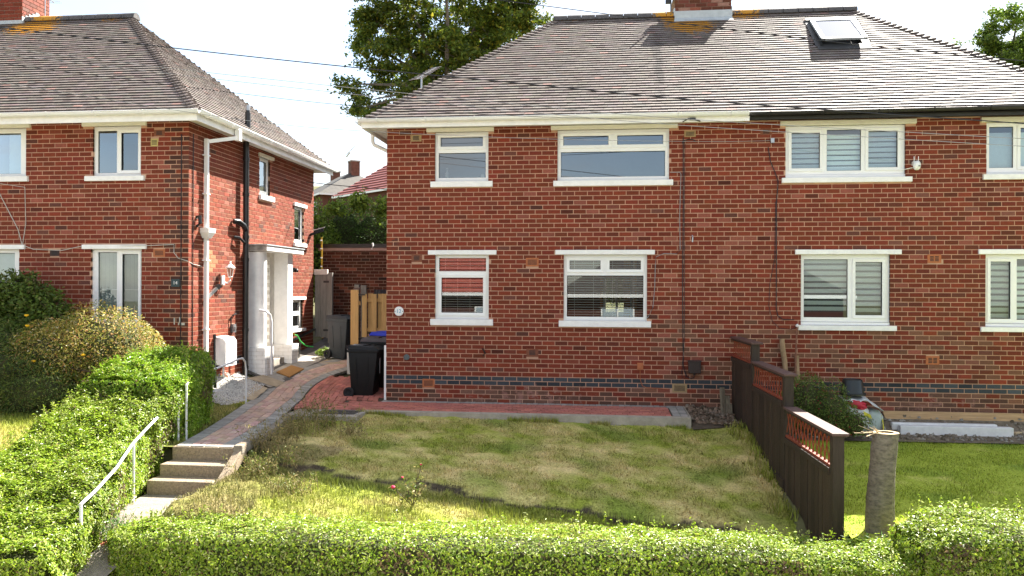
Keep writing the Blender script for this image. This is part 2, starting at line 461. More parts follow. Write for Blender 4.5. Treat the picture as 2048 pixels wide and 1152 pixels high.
# ------------------------------------------------------------------ terrain
def sm(a, b, x):
    t = np.clip((x - a) / (b - a), 0, 1)
    return t * t * (3 - 2 * t)
def path_z(y):
    y = np.asarray(y, float)
    return np.where(y > -4.75, 0.0, np.where(y > -6.1, -.49, -.49 - (np.minimum(-y, 9.2) - 6.1) * .30))
def edge_x(y):
    return np.interp(y, [-9, -6.2, -5.4, -4.78, -3.9, -3.1, -2.4, -1.95, -1.3], [-1.0, -.80, -.68, -.64, -.72, -.84, -.95, -.99, -.99])
def G(x, y):
    x = np.asarray(x, float); y = np.asarray(y, float)
    hill = .13 * np.maximum(y, 0)
    hill = hill + .31 * np.clip(-x - 2.4, 0, .85) * (1 - sm(.8, 4.8, y)) * sm(-3.2, -.4, y)
    # own front garden
    s = .035 + .165 * np.clip((x + .7) / 6.9, 0, 1)
    yy = np.minimum(y + 1.2, 0)
    own = -.04 - .09 * np.clip(x / 5.2, 0, 1) + s * np.maximum(yy, -5.0) - .09 * sm(-4.55, -4.75, y) - np.clip((-6.2 - y) * .22, 0, .7)
    own = np.where(y > -1.15, -.1 * sm(5.2, 6.0, x) - .06, own)
    # neighbour on the right
    rgt = -.34 + .045 * np.clip(y + .5, -6, 0) - np.clip((-6.4 - y) * .4, 0, .9)
    # neighbour on the left
    lft = .22 + .05 * np.clip(y + 1, -9, 0)
    lft = np.where(y > -1.1, .22 + .0 * y, lft)
    pth = path_z(y) - .03
    f = own + (rgt - own) * sm(.0, .12, x - (6.2 - .0504 * np.minimum(y, 0)))
    f = pth + (f - pth) * sm(-.02, .06, x - edge_x(y))
    f = lft + (f - lft) * np.where(y > -4.6, sm(-3.4, -2.6, x), sm(-2.5, -1.72, x))
    f = np.where(y < -.6, f, f + (hill - np.where(x < -3.2, 0, np.minimum(f, 0)) - .0) * sm(-.6, .2, y))
    f = np.where((y > .2) & (x < -3.2), np.maximum(.22, hill), f)
    f = np.where((y > .2) & (x >= -3.2) & (x < -.0), hill - .03, f)
    # street in front
    f = f + (-1.50 - f) * sm(-6.35, -7.25, y)
    f = np.where(y < -12, -1.55 - .03 * np.clip(-y - 14, 0, 60), f)
    return f

def sheet(name, xs, ys, m, off=0.0, bumpy=0.0, kind='structure', zf=None, parent=None, mask=None):
    X, Y = np.meshgrid(xs, ys)
    Z = (zf or G)(X, Y) + off
    if bumpy:
        P = np.stack([X.ravel(), Y.ravel(), 0 * X.ravel()], 1)
        Z = Z + bumpy * (vnoise(P, 3.1, 1) * .5 + vnoise(P, 9.0, 2) * .35 + vnoise(P, 24, 3) * .25).reshape(Z.shape)
    nx, ny = len(xs), len(ys)
    V = np.stack([X.ravel(), Y.ravel(), Z.ravel()], 1)
    i = np.arange((ny - 1) * nx).reshape(ny - 1, nx)[:, :-1].ravel()
    F = np.stack([i, i + 1, i + nx + 1, i + nx], 1)
    if mask is not None:
        F = F[mask(V[F[:, 0], 0], V[F[:, 0], 1])]
    return np_mesh(name, V, F, 4, m, None, parent, kind, smooth=True)

def cat_axis(*segs):
    return np.unique(np.concatenate([np.linspace(*s) for s in segs]).round(4))

# lawn colours from the place itself (dry and green patches), shared by turf and blades
def lawn_col(P, dry, seed):
    n1 = vnoise(P, 1.25, seed); n2 = vnoise(P, 3.7, seed + 3); n3 = vnoise(P, 10, seed + 5)
    k = np.clip(.50 + .42 * n1 + .45 * n2 + .38 * n3 + dry, 0, 1)[:, None]
    green = np.array([.235, .265, .04]); straw = np.array([.50, .40, .175])
    deep = np.array([.15, .20, .03])
    c = green * (1 - k) + straw * k
    d = np.clip(vnoise(P, 2.3, seed + 9) * 1.4 - .55, 0, 1)[:, None]
    return (c * (1 - d) + deep * d) * 1.2

def lawn_sheet(name, xs, ys, dry, seed, colf=None, bumpy=.03, mask=None):
    o = sheet(name, xs, ys, MATS_turf, .012, bumpy, mask=mask)
    co = np.empty(len(o.data.vertices) * 3, np.float32); o.data.vertices.foreach_get('co', co)
    P = co.reshape(-1, 3).copy(); P[:, 2] = 0
    c = (colf or lawn_col)(P, dry, seed)
    a = o.data.attributes.new('col', 'FLOAT_COLOR', 'POINT')
    c4 = np.ones((len(P), 4), np.float32); c4[:, :3] = c
    a.data.foreach_set('color', c4.ravel())
    return o
MATS_turf = mat('turf', (.2, .2, .05), .95, .45, 35, .9, 70, .1, src='attr')

def grass(name, n, xr, yr, dry, seed, h=(.03, .07), keep=None, colf=None, lean=.7, label=None, w=.006):
    x = rng.uniform(*xr, n); y = rng.uniform(*yr, n)
    if keep is not None:
        k = keep(x, y); x, y = x[k], y[k]; n = len(x)
    z = G(x, y) + .005
    P0 = np.stack([x, y, 0 * x], 1)
    col = (colf or lawn_col)(P0, dry + .12 * rng.normal(size=1)[0] * 0, seed)
    col = np.clip(col * (1 + .28 * rng.normal(size=(n, 1))), .01, .8)
    hh = rng.uniform(*h, n) * (1 + .5 * vnoise(P0, 2.6, seed + 2))
    an = rng.uniform(0, 2 * np.pi, n)
    dxy = np.stack([np.cos(an), np.sin(an)], 1)
    wv = np.stack([-dxy[:, 1], dxy[:, 0]], 1) * w
    ln = (lean * hh * rng.random(n))[:, None]
    b0 = np.stack([x - wv[:, 0], y - wv[:, 1], z], 1); b1 = np.stack([x + wv[:, 0], y + wv[:, 1], z], 1)
    tp = np.stack([x + dxy[:, 0] * ln[:, 0], y + dxy[:, 1] * ln[:, 0], z + hh], 1)
    V = np.stack([b0, b1, tp], 1).reshape(-1, 3)
    F = np.arange(3 * n).reshape(-1, 3)
    o = np_mesh(name, V, F, 3, blade_m, np.repeat(col, 3, 0), None, 'stuff')
    tag(o, label, 'grass')
    return o

ground = sheet('ground', cat_axis((-400, -20, 30), (-20, 14, 137), (14, 400, 30)), cat_axis((-300, -30, 12), (-30, -10, 21), (-10, 8, 121), (8, 90, 42), (90, 700, 20)),
               mat('earth', (.11, .105, .05), .98, .4, 2.2, .6, 30, .1), -.05)
road = sheet('road', np.linspace(-60, 60, 61), np.linspace(-20.5, -13.2, 6), road_m, .02)
pave = sheet('pavement', np.linspace(-60, 60, 121), np.linspace(-13.0, -8.4, 9), mat('pavement_slabs', (.42, .39, .34), .92, .2, 2, .4, 55, .2), .06)

# ------------------------------------------------------------------ bricks
BL, BH, JT = .2286, .0813, .0135
BZ0 = .32 - 8 * BH
def brick_colours(n, kind='red', zs=None):
    base = np.array([.182, .037, .0185])
    c = base * (1 + .10 * rng.normal(size=(n, 1))) * (1 + .05 * rng.normal(size=(n, 3)))
    k = rng.random(n)
    c[k < .10] = np.array([.142, .035, .020]) * (1 + .2 * rng.normal(size=((k < .10).sum(), 1)))
    c[k < .025] = np.array([.120, .043, .030]) * (1 + .2 * rng.normal(size=((k < .025).sum(), 1)))
    c[k > .955] = np.array([.25, .075, .05]) * (1 + .1 * rng.normal(size=((k > .955).sum(), 1)))
    if kind == 'brown':
        c = c * np.array([.62, 1.02, 1.08]); c[k > .955] = np.array([.24, .075, .045])
    if kind == 'orange':
        c = c * np.array([1.10, 1.25, 1.25])
    return np.clip(c, .01, .8)

def box_vf(a, b, proud):
    """brick in its own axes: u along, v depth (face at -proud), w up; open at the back"""
    (u0, w0), (u1, w1) = a, b
    V = [(u0, -proud, w0), (u1, -proud, w0), (u1, .05, w0), (u0, .05, w0), (u0, -proud, w1), (u1, -proud, w1), (u1, .05, w1), (u0, .05, w1)]
    F = [(0, 1, 5, 4), (4, 5, 6, 7), (0, 3, 2, 1), (1, 2, 6, 5), (3, 0, 4, 7)]
    return V, F

def brick_cells(u0, u1, z0, z1, openings, phase=0.0, bz=BZ0):
    cells = []
    r0 = int(math.floor((z0 - bz) / BH)); r1 = int(math.ceil((z1 - bz) / BH))
    for r in range(r0, r1):
        a = max(z0, bz + r * BH); b = min(z1, bz + (r + 1) * BH)
        if b - a < .02: continue
        zc = (a + b) / 2
        segs = [(u0, u1)]
        for (o0, o1, p0, p1) in openings:
            if p0 < zc < p1:
                ns = []
                for s0, s1 in segs:
                    if o1 <= s0 or o0 >= s1: ns.append((s0, s1)); continue
                    if o0 - s0 > .03: ns.append((s0, o0))
                    if s1 - o1 > .03: ns.append((o1, s1))
                segs = ns
        off = (r % 2) * BL / 2 + phase + .012 * math.sin(r * 2.3)
        for s0, s1 in segs:
            k = math.floor((s0 - off) / BL)
            while True:
                a0 = off + k * BL; a1 = a0 + BL
                k += 1
                if a0 >= s1: break
                c0 = max(a0, s0); c1 = min(a1, s1)
                if c1 - c0 < .035: continue
                jl = JT / 2 if c0 > s0 + .001 else 0.0
                jr = JT / 2 if c1 < s1 - .001 else 0.0
                cells.append((c0 + jl, c1 - jr, a + JT / 2, b - JT / 2, abs((c1 - c0) - BL) < 1e-6 and abs(b - a - BH) < 1e-6))
    return cells

class Wall:
    """front: u = X, plane Y = d ;  right: u = Y, plane X = d (faces +X)"""
    def __init__(s, kind, d):
        s.kind, s.d = kind, d
        s.rot = 0.0 if kind == 'front' else math.pi / 2
    def T(s, u, v, w):
        return (u, s.d + v, w) if s.kind == 'front' else (s.d - v, u, w)

def wall_mesh(name, W, u0, u1, z0, z1, openings, m, parent, reveal=.12, back=.022):
    """mortar face with the openings cut out and their reveals"""
    us = sorted({u0, u1, *[o[0] for o in openings], *[o[1] for o in openings]}); us = [u for u in us if u0 <= u <= u1]
    zs = sorted({z0, z1, *[o[2] for o in openings], *[o[3] for o in openings]}); zs = [z for z in zs if z0 <= z <= z1]
    b = MB(W.T)
    for i in range(len(us) - 1):
        for j in range(len(zs) - 1):
            uc, zc = (us[i] + us[i + 1]) / 2, (zs[j] + zs[j + 1]) / 2
            if any(o[0] < uc < o[1] and o[2] < zc < o[3] for o in openings): continue
            b.quad((us[i], back - .0185, zs[j]), (us[i + 1], back - .0185, zs[j]), (us[i + 1], back - .0185, zs[j + 1]), (us[i], back - .0185, zs[j + 1]))
    for (a0, a1, c0, c1) in openings:
        y0, y1 = back - .0185, reveal
        b.quad((a0, y0, c0), (a0, y1, c0), (a0, y1, c1), (a0, y0, c1)); b.quad((a1, y0, c0), (a1, y1, c0), (a1, y1, c1), (a1, y0, c1))
        b.quad((a0, y0, c0), (a1, y0, c0), (a1, y1, c0), (a0, y1, c0)); b.quad((a0, y0, c1), (a1, y0, c1), (a1, y1, c1), (a0, y1, c1))
    return b.build(name, m, parent)

def lay_bricks(jobs, parent, limit=300, name='brick'):
    """jobs: (Wall, cells, colours).  The nearest full bricks become single objects, the rest one joined part."""
    allc = []
    for W, cells, cols in jobs:
        for c, col in zip(cells, cols):
            p = Vector(W.T((c[0] + c[1]) / 2, 0, (c[2] + c[3]) / 2))
            d = (p - CAM).length
            fc = 1.0 if W.kind == 'front' else .42
            allc.append((fc / d if c[4] else -1, W, c, col))
    allc.sort(key=lambda t: -t[0])
    lim = min(limit, sum(1 for a in allc if a[0] > 0))
    singles, rest = allc[:lim], allc[lim:]
    po = origin(parent)
    me = None
    fw_, fh_ = (BL - JT) / 2, (BH - JT) / 2
    V, F = box_vf((-fw_, -fh_), (fw_, fh_), .0)
    me = bpy.data.meshes.new(name); me.from_pydata(V, [], F); me.materials.append(brick_o)
    bm = bmesh.new(); bm.from_mesh(me); bmesh.ops.recalc_face_normals(bm, faces=bm.faces); bm.to_mesh(me); bm.free()
    for _, W, c, col in singles:
        ob = bpy.data.objects.new(name, me); C.objects.link(ob); ob.parent = parent
        p = Vector(W.T((c[0] + c[1]) / 2, -random.uniform(0, .0025), (c[2] + c[3]) / 2))
        ob.location = p - po
        ob.rotation_euler = (0, random.gauss(0, .003), W.rot)
        ob.color = (*[float(v) for v in col], 1)
    VV = []; FF = []; CC = []
    for _, W, c, col in rest:
        V, F = box_vf((c[0], c[2]), (c[1], c[3]), random.uniform(0, .0025))
        b = len(VV); VV += [W.T(*p) for p in V]; FF += [[b + i for i in f] for f in F]; CC += [col] * 8
    if VV:
        o = np_mesh('bricks', np.array(VV), np.array(FF), 4, brick_a, np.array(CC), parent, 'stuff')
        bm = bmesh.new(); bm.from_mesh(o.data); bmesh.ops.recalc_face_normals(bm, faces=bm.faces); bm.to_mesh(o.data); bm.free()

# ------------------------------------------------------------------ windows
def window(house, W, f, panes, sill=None, lintel=None, name='window', rec=.045, gl=None, sashes=(), lint_m=None, sub=.0, handle=True):
    """f = frame (u0,u1,z0,z1); panes = list of glass rectangles; sashes = panes that sit in a raised opening sash"""
    x0, x1, z0, z1 = f
    us = sorted({x0, x1, *[p[0] for p in panes], *[p[1] for p in panes]})
    zs = sorted({z0, z1, *[p[2] for p in panes], *[p[3] for p in panes]})
    b = MB(W.T)
    def isin(u, z): return any(p[0] < u < p[1] and p[2] < z < p[3] for p in panes)
    for i in range(len(us) - 1):
        for j in range(len(zs) - 1):
            if isin((us[i] + us[i + 1]) / 2, (zs[j] + zs[j + 1]) / 2): continue
            b.quad((us[i], rec, zs[j]), (us[i + 1], rec, zs[j]), (us[i + 1], rec, zs[j + 1]), (us[i], rec, zs[j + 1]))
    for p in panes + [f]:
        a0, a1, c0, c1 = p
        for q in (((a0, c0), (a0, c1)), ((a1, c0), (a1, c1)), ((a0, c0), (a1, c0)), ((a0, c1), (a1, c1))):
            (ua, za), (ub, zb) = q
            b.quad((ua, rec, za), (ub, rec, zb), (ub, rec + .06, zb), (ua, rec + .06, za))
    win = b.build(name, white, house)
    for k, p in enumerate(panes):
        a0, a1, c0, c1 = p
        d = rec + .028
        MB(W.T).quad((a0, d, c0), (a1, d, c0), (a1, d, c1), (a0, d, c1)).build('pane', gl or glass, win)
        g = MB(W.T); t = .009
        g.box(a0, a1, d - .008, d - .002, c1 - t, c1); g.box(a0, a1, d - .008, d - .002, c0, c0 + t * .7)
        g.box(a0, a0 + t * .8, d - .008, d - .002, c0, c1); g.box(a1 - t * .8, a1, d - .008, d - .002, c0, c1)
        g.build('gasket', gasket, win)
        if k in sashes:
            s = MB(W.T); w = .052; o = rec - .016
            A = (a0 - w, a1 + w, c0 - w, c1 + w)
            # mitred, slightly chamfered ring
            O = [(A[0], A[2]), (A[1], A[2]), (A[1], A[3]), (A[0], A[3])]; I = [(a0, c0), (a1, c0), (a1, c1), (a0, c1)]
            for q in range(4):
                r_ = (q + 1) % 4
                s.quad((*[O[q][0]], o, O[q][1]), (O[r_][0], o, O[r_][1]), (I[r_][0], o + .006, I[r_][1]), (I[q][0], o + .006, I[q][1]))
                s.quad((O[q][0], o, O[q][1]), (O[r_][0], o, O[r_][1]), (O[r_][0], rec, O[r_][1]), (O[q][0], rec, O[q][1]))
                s.quad((I[q][0], o + .006, I[q][1]), (I[r_][0], o + .006, I[r_][1]), (I[r_][0], d, I[r_][1]), (I[q][0], d, I[q][1]))
            s.build('sash', white, win)
    if sub:
        s = MB(W.T); s.box(x0, x1, rec - .03, rec + .05, z0 - sub, z0 - .006); s.build('frame_base', white, win)
    if sill:
        s = MB(W.T); s.prism_x([(-.055, sill[2]), (.10, sill[2]), (.10, sill[3] + .01), (-.05, sill[3] - .012), (-.055, sill[3] - .02)], sill[0], sill[1]) if False else None
        s = MB(lambda u, v, w: W.T(u, v, w)); s.box(sill[0], sill[1], -.055, .06, sill[2], sill[3])
        s.build('sill', paint, win, bevel=.006)
    if lintel:
        s = MB(W.T); s.box(lintel[0], lintel[1], -.045, .05, lintel[2], lintel[3])
        s.build('lintel', lint_m or paint, win, bevel=.006)
    return win

def venetian(house, W, u0, u1, z0, z1, cords):
    b = MB(W.T); b.box(u0, u1, .14, .17, z1 - .03, z1); bl = b.build('venetian_blind', slat_m, house)
    z = z1 - .07
    while z > z0:
        s = MB(W.T); s.add([(u0, .145, z + .004), (u1, .145, z + .004), (u1, .170, z - .003), (u0, .170, z - .003),
                            (u0, .145, z + .0095), (u1, .145, z + .0095), (u1, .170, z), (u0, .170, z)],
                           [(0, 3, 2, 1), (4, 5, 6, 7), (0, 1, 5, 4), (1, 2, 6, 5), (2, 3, 7, 6), (3, 0, 4, 7)])
        s.build('slat', slat_m, bl)
        z -= .044
    c = MB(W.T)
    for u in cords: c.box(u - .0025, u + .0025, .14, .142, z0, z1)
    c.build('cord', slat_m, bl)

def zebra(house, W, u0, u1, z0, z1, m, step=.103, op=.068):
    b = MB(W.T); b.quad((u0, .16, z0), (u1, .16, z0), (u1, .16, z1), (u0, .16, z1)); bl = b.build('striped_blind', blind_g, house)
    z = z1 - .02
    while z > z0 + .02:
        MB(W.T).box(u0, u1, .148, .15, max(z - op, z0), z).build('blind_band', m, bl)
        z -= step

def air_brick(house, W, u0, u1, z0, z1, m, rows, cols, slots=True):
    b = MB(W.T)
    b.box(u0, u1, -.004, .03, z0, z1)
    o = b.build('air_brick', [m], house, bevel=.003)
    h = MB(W.T)
    iu, iz = (u1 - u0) * .14, (z1 - z0) * .18
    for i in range(rows):
        for j in range(cols):
            cu = (u1 - u0 - 2 * iu) / cols; cz = (z1 - z0 - 2 * iz) / rows
            a = u0 + iu + j * cu; c = z0 + iz + i * cz
            h.box(a + cu * .12, a + cu * .88, -.0065, -.0035, c + cz * .22, c + cz * .78)
    h.build('vent_holes', gasket, o)

# ------------------------------------------------------------------ hipped tiled roof
GAUGE, TW = .1045, .166
def tile_colours(n, warm=0.0):
    c = np.array([.185, .155, .137]) * (1 + .085 * rng.normal(size=(n, 1))) * (1 + .03 * rng.normal(size=(n, 3)))
    k = rng.random(n)
    c[k < .05] = np.array([.15, .115, .105]) * (1 + .15 * rng.normal(size=((k < .05).sum(), 1)))
    c[k > .965] = np.array([.27, .165, .14]) * (1 + .1 * rng.normal(size=((k > .965).sum(), 1)))
    return np.clip(c, .02, .8)

class Slope:
    """tiled slope: O eave corner, U along the eave, V up the slope, N outwards"""
    def __init__(s, O, U, V):
        s.O = Vector(O); s.U = Vector(U).normalized(); s.V = Vector(V).normalized(); s.N = s.U.cross(s.V)
    def T(s, u, v, w):
        p = s.O + s.U * u + s.V * v + s.N * w
        return (p.x, p.y, p.z)

def lay_tiles(jobs, parent, limit=300):
    """jobs: (Slope, length up the slope, limits(v) -> (u0,u1), hole)"""
    cells = []
    for S_, Lv, lim, holes in jobs:
        nrow = int(Lv / GAUGE)
        for k in range(nrow):
            v = k * GAUGE
            a, b = lim(v + GAUGE * .5)
            off = (k % 2) * TW / 2 + .02 * math.sin(k * 1.7)
            i = math.floor((a - off) / TW)
            while off + i * TW < b:
                u0 = off + i * TW; u1 = u0 + TW; i += 1
                full = u0 >= a and u1 <= b
                u0c, u1c = max(u0, a), min(u1, b)
                if u1c - u0c < .03: continue
                if any(h[0] < (u0c + u1c) / 2 < h[1] and h[2] < v + GAUGE * .5 < h[3] for h in holes): continue
                p = Vector(S_.T((u0c + u1c) / 2, v, 0))
                cells.append((1 / (p - CAM).length if full and v > GAUGE else -1, S_, u0c, u1c, v))
    cols = tile_colours(len(cells))
    order = sorted(range(len(cells)), key=lambda q: -cells[q][0])
    po = origin(parent)
    def tv(u0, u1, v0, lift=0.0):
        t = .016
        return [(u0, v0, .028 + lift), (u1, v0, .028 + lift), (u1, v0 + GAUGE * 1.7, -.004), (u0, v0 + GAUGE * 1.7, -.004),
                (u0, v0, .028 + lift + t), (u1, v0, .028 + lift + t), (u1, v0 + GAUGE * 1.7, -.004 + t), (u0, v0 + GAUGE * 1.7, -.004 + t)]
    TF = [(4, 5, 6, 7), (0, 1, 5, 4), (1, 2, 6, 5), (3, 0, 4, 7), (0, 3, 2, 1)]
    hw = TW / 2 - .0015
    me = bpy.data.meshes.new('roof_tile'); me.from_pydata(tv(-hw, hw, 0), [], TF); me.materials.append(tile_o); me.materials.append(tile_edge)
    me.polygons.foreach_set('material_index', [0, 1, 0, 0, 0])
    bm = bmesh.new(); bm.from_mesh(me); bmesh.ops.recalc_face_normals(bm, faces=bm.faces); bm.to_mesh(me); bm.free()
    for q in order[:limit]:
        _, S_, u0, u1, v = cells[q]
        ob = bpy.data.objects.new('roof_tile', me); C.objects.link(ob); ob.parent = parent
        m3 = Matrix((S_.U, S_.V, S_.N)).transposed()
        ob.location = Vector(S_.T((u0 + u1) / 2, v + random.uniform(-.0015, .0015), random.uniform(-.0015, .002))) - po
        ob.rotation_euler = (m3 @ Matrix.Rotation(random.gauss(0, .006), 3, 'Z')).to_euler()
        ob.color = (*[float(x) for x in cols[q]], 1)
    VV, FF, CC = [], [], []
    for q in order[limit:]:
        _, S_, u0, u1, v = cells[q]
        b = len(VV)
        g = .0015; dv = random.uniform(-.0015, .0015); s_ = .012 * math.sin(u0 * .9 + v * .6) if False else 0
        VV += [S_.T(*p) for p in tv(u0 + g, u1 - g, v + dv, random.uniform(-.0015, .0025))]
        FF += [[b + i for i in f] for f in TF]; CC += [cols[q]] * 8
    o = np_mesh('roof_tiles', np.array(VV), np.array(FF), 4, [tile_a, tile_edge], np.array(CC), parent, 'stuff')
    o.data.polygons.foreach_set('material_index', np.tile(np.array([0, 1, 0, 0, 0], np.int32), len(FF) // 5))
    bm = bmesh.new(); bm.from_mesh(o.data); bmesh.ops.recalc_face_normals(bm, faces=bm.faces); bm.to_mesh(o.data); bm.free()

ZE, PITCH = 5.05, .8
def hip_roof(house, x0, x1, y0, y1, tiled_right, holes, tile_left_bonnets=True):
    ex0, ex1, ey0, ey1 = x0 - .36, x1 + .36, y0 - .40, y1 + .40
    yr = (y0 + y1) / 2
    zr = ZE + PITCH * (yr - ey0)
    run = 3.32
    rx0, rx1 = ex0 + run, ex1 - run
    b = MB(); d = .035
    b.quad((ex0, ey0, ZE - d), (ex1, ey0, ZE - d), (rx1, yr, zr - d), (rx0, yr, zr - d))
    b.quad((ex1, ey1, ZE - d), (ex0, ey1, ZE - d), (rx0, yr, zr - d), (rx1, yr, zr - d))
    b.add([(ex0, ey1, ZE - d), (ex0, ey0, ZE - d), (rx0, yr, zr - d)], [(0, 1, 2)])
    b.add([(ex1, ey0, ZE - d), (ex1, ey1, ZE - d), (rx1, yr, zr - d)], [(0, 1, 2)])
    roof = b.build('roof', under, house)
    # back and unseen slopes carry joined tile courses
    Vf = Vector((0, yr - ey0, zr - ZE)); Lf = Vf.length
    front = Slope((ex0, ey0, ZE), (1, 0, 0), Vf)
    lf = lambda v: (v / Lf * run, (ex1 - ex0) - v / Lf * run)
    Vr = Vector((-run, 0, zr - ZE)); Lr = Vr.length
    right = Slope((ex1, ey0, ZE), (0, 1, 0), Vr)
    wr = ey1 - ey0
    lr = lambda v: (v / Lr * wr / 2, wr - v / Lr * wr / 2)
    left = Slope((ex0, ey1, ZE), (0, -1, 0), Vector((run, 0, zr - ZE)))
    back = Slope((ex1, ey1, ZE), (-1, 0, 0), Vector((0, ey0 - yr, zr - ZE)))
    lay_tiles([(front, Lf, lf, holes), (right, Lr, lr, []), (left, Lr, lr, []), (back, Lf, lf, [])], roof)
    # ridge tiles, half round, each its own piece
    x = rx0 - .12; k = 0
    while x < rx1 + .1:
        L_ = .30
        t = MB(); prof = []
        for q in range(9):
            a = math.pi * q / 8
            prof.append((yr + .135 * math.cos(a), zr - .03 + .13 * math.sin(a) + random.uniform(-.002, .002)))
        t.prism_x(prof, x, min(x + L_ - .012, rx1 + .14))
        t.build('ridge_tile', ridge_m, roof, smooth=True)
        x += L_
    # bonnet tiles down the front hips
    for side in (0, 1):
        e = Vector((ex0 if side == 0 else ex1, ey0, ZE)); r = Vector((rx0 if side == 0 else rx1, yr, zr))
        n = int(Lf / GAUGE)
        sx = 1 if side == 0 else -1
        for k in range(n):
            a = e.lerp(r, k / n); b_ = e.lerp(r, (k + 1.3) / n)
            N = front.N + (left.N if side == 0 else right.N); N.normalize()
            t = MB()
            p0 = a + N * .075; p1 = b_ + N * .03
            w = .12
            f0 = a + Vector((sx * w, 0, 0)) + front.N * .055; f1 = b_ + Vector((sx * w, 0, 0)) + front.N * .016
            s0 = a + Vector((0, w, 0)) + (left.N if side == 0 else right.N) * .055
            s1 = b_ + Vector((0, w, 0)) + (left.N if side == 0 else right.N) * .016
            vs = [p0, p1, f1, f0, s0, s1]
            dn = [v - N * .045 for v in (p0, f0, s0)]
            t.add([tuple(v) for v in vs + dn], [(0, 1, 2, 3), (1, 0, 4, 5), (3, 0, 6, 7), (0, 4, 8, 6)])
            o = t.build('bonnet_tile', tile_o, roof)
            c = random.uniform(.8, 1.2)
            o.color = (.15 * c, .125 * c, .115 * c, 1)
    return roof, front, right, dict(ex0=ex0, ex1=ex1, ey0=ey0, ey1=ey1, rx0=rx0, rx1=rx1, yr=yr, zr=zr)

def gutter(house, a, b, m, brk_m, out, brackets=True, r=.056):
    """half-round gutter from a to b (rim height), out = outward direction"""
    a = Vector(a); b = Vector(b); d = (b - a).normalized(); out = Vector(out)
    g = MB(); vs = []; fs = []
    n = 8
    prof = [(math.cos(math.pi + math.pi * k / n) * r, math.sin(math.pi + math.pi * k / n) * r * 1.05) for k in range(n + 1)]
    prof = [(-r, .006)] + prof + [(r, .006), (r + .008, .006), (r + .008, -.008)]
    for p in (a, b):
        for (o_, z_) in prof:
            q = p + out * (o_ + r) + Vector((0, 0, z_))
            vs.append(tuple(q))
    N = len(prof)
    for k in range(N - 1): fs.append((k, k + 1, N + k + 1, N + k))
    g.add(vs, fs)
    gt = g.build('gutter', m, house, smooth=True)
    mod = gt.modifiers.new('thick', 'SOLIDIFY'); mod.thickness = .003
    if brackets:
        L_ = (b - a).length; k = .35
        while k < L_:
            p = a + d * k
            bk = MB()
            w = .016
            pts = [p + out * (r + math.cos(t) * (r + .005)) + Vector((0, 0, math.sin(t) * (r + .006))) for t in [math.pi * (1 + q / 8) for q in range(9)]]
            for q in range(8): bk.bar(pts[q], pts[q + 1], .022, .006, 0, d)
            bk.bar(pts[8], pts[8] + Vector((0, 0, .012)), .022, .012, 0, out)
            bk.build('gutter_bracket', brk_m, gt)
            k += .88
    return gt

# ================================================================== the pair of houses in the middle
HX0, HX1, HY0, HY1 = 0.0, 11.94, 0.0, 6.25
house = thing('semi_detached_house', 'wide red brick house pair with open skylight and white framed windows behind the dry lawn', 'house', (5.97, 0, 0))
WF = Wall('front', 0.0)
GL, GH = 2.682, 2.765
UL, UH = 4.912, 4.985
win_spec = [  # frame, panes, sashes, sill, lintel, glass, lintel mat, sub
    ((.907, 1.897, 1.512, GL), [(.973, 1.839, 2.383, 2.627), (1.019, 1.787, 1.629, 2.267)], (1,), (.829, 1.979, 1.402, 1.512), (.782, 2.038, GL, GH), glass, paint, 0),
    ((3.251, 4.726, 1.502, GL), [(3.354, 3.906, 2.42, 2.579), (4.065, 4.618, 2.42, 2.579), (3.306, 4.665, 1.572, 2.311)], (0, 1), (3.168, 4.797, 1.394, 1.502), (3.101, 4.86, GL, GH), glass, paint, 0),
    ((.895, 1.880, 4.012, UL), [(.991, 1.775, 4.655, 4.822), (.957, 1.827, 4.085, 4.54)], (0,), (.824, 1.963, 3.909, 4.012), (.743, 1.981, UL, UH), glass_hi, cream, 0),
    ((3.132, 5.105, 4.002, UL), [(3.232, 4.039, 4.642, 4.807), (4.194, 5.002, 4.642, 4.807), (3.189, 5.038, 4.073, 4.525)], (0, 1), (3.061, 5.173, 3.903, 4.002), (3.014, 5.248, UL, UH), glass_hi, cream, 0),
    ((7.097, 9.088, 4.065, UL), [(7.206, 7.682, 4.18, 4.795), (7.799, 8.37, 4.132, 4.844), (8.489, 8.97, 4.181, 4.807)], (0, 2), (7.031, 9.187, 3.921, 4.008), (7.002, 9.258, UL, UH + .01), glass, cream, .05),
    ((7.363, 8.842, 1.517, GL), [(7.421, 8.156, 1.592, 2.599), (8.282, 8.724, 1.634, 2.551)], (1,), (7.314, 8.942, 1.371, 1.457), (7.262, 9.02, GL, GH), glass, paint, .055),
    ((10.397, 11.325, 4.065, UL), [(10.457, 10.843, 4.147, 4.845), (10.955, 11.225, 4.17, 4.82)], (1,), (10.332, 11.405, 3.942, 4.03), (10.30, 11.43, UL, UH + .01), glass, cream, .03),
    ((10.388, 11.371, 1.512, GL), [(10.484, 10.802, 1.589, 2.56), (10.905, 11.33, 1.575, 2.6)], (0,), (10.302, 11.491, 1.372, 1.452), (10.266, 11.487, GL, GH), glass, paint, .055),
]
op_frames = [w[0] if not w[7] else (w[0][0], w[0][1], w[3][3], w[0][3]) for w in win_spec]
op_bricks = op_frames + [w[3] for w in win_spec] + [w[4] for w in win_spec]
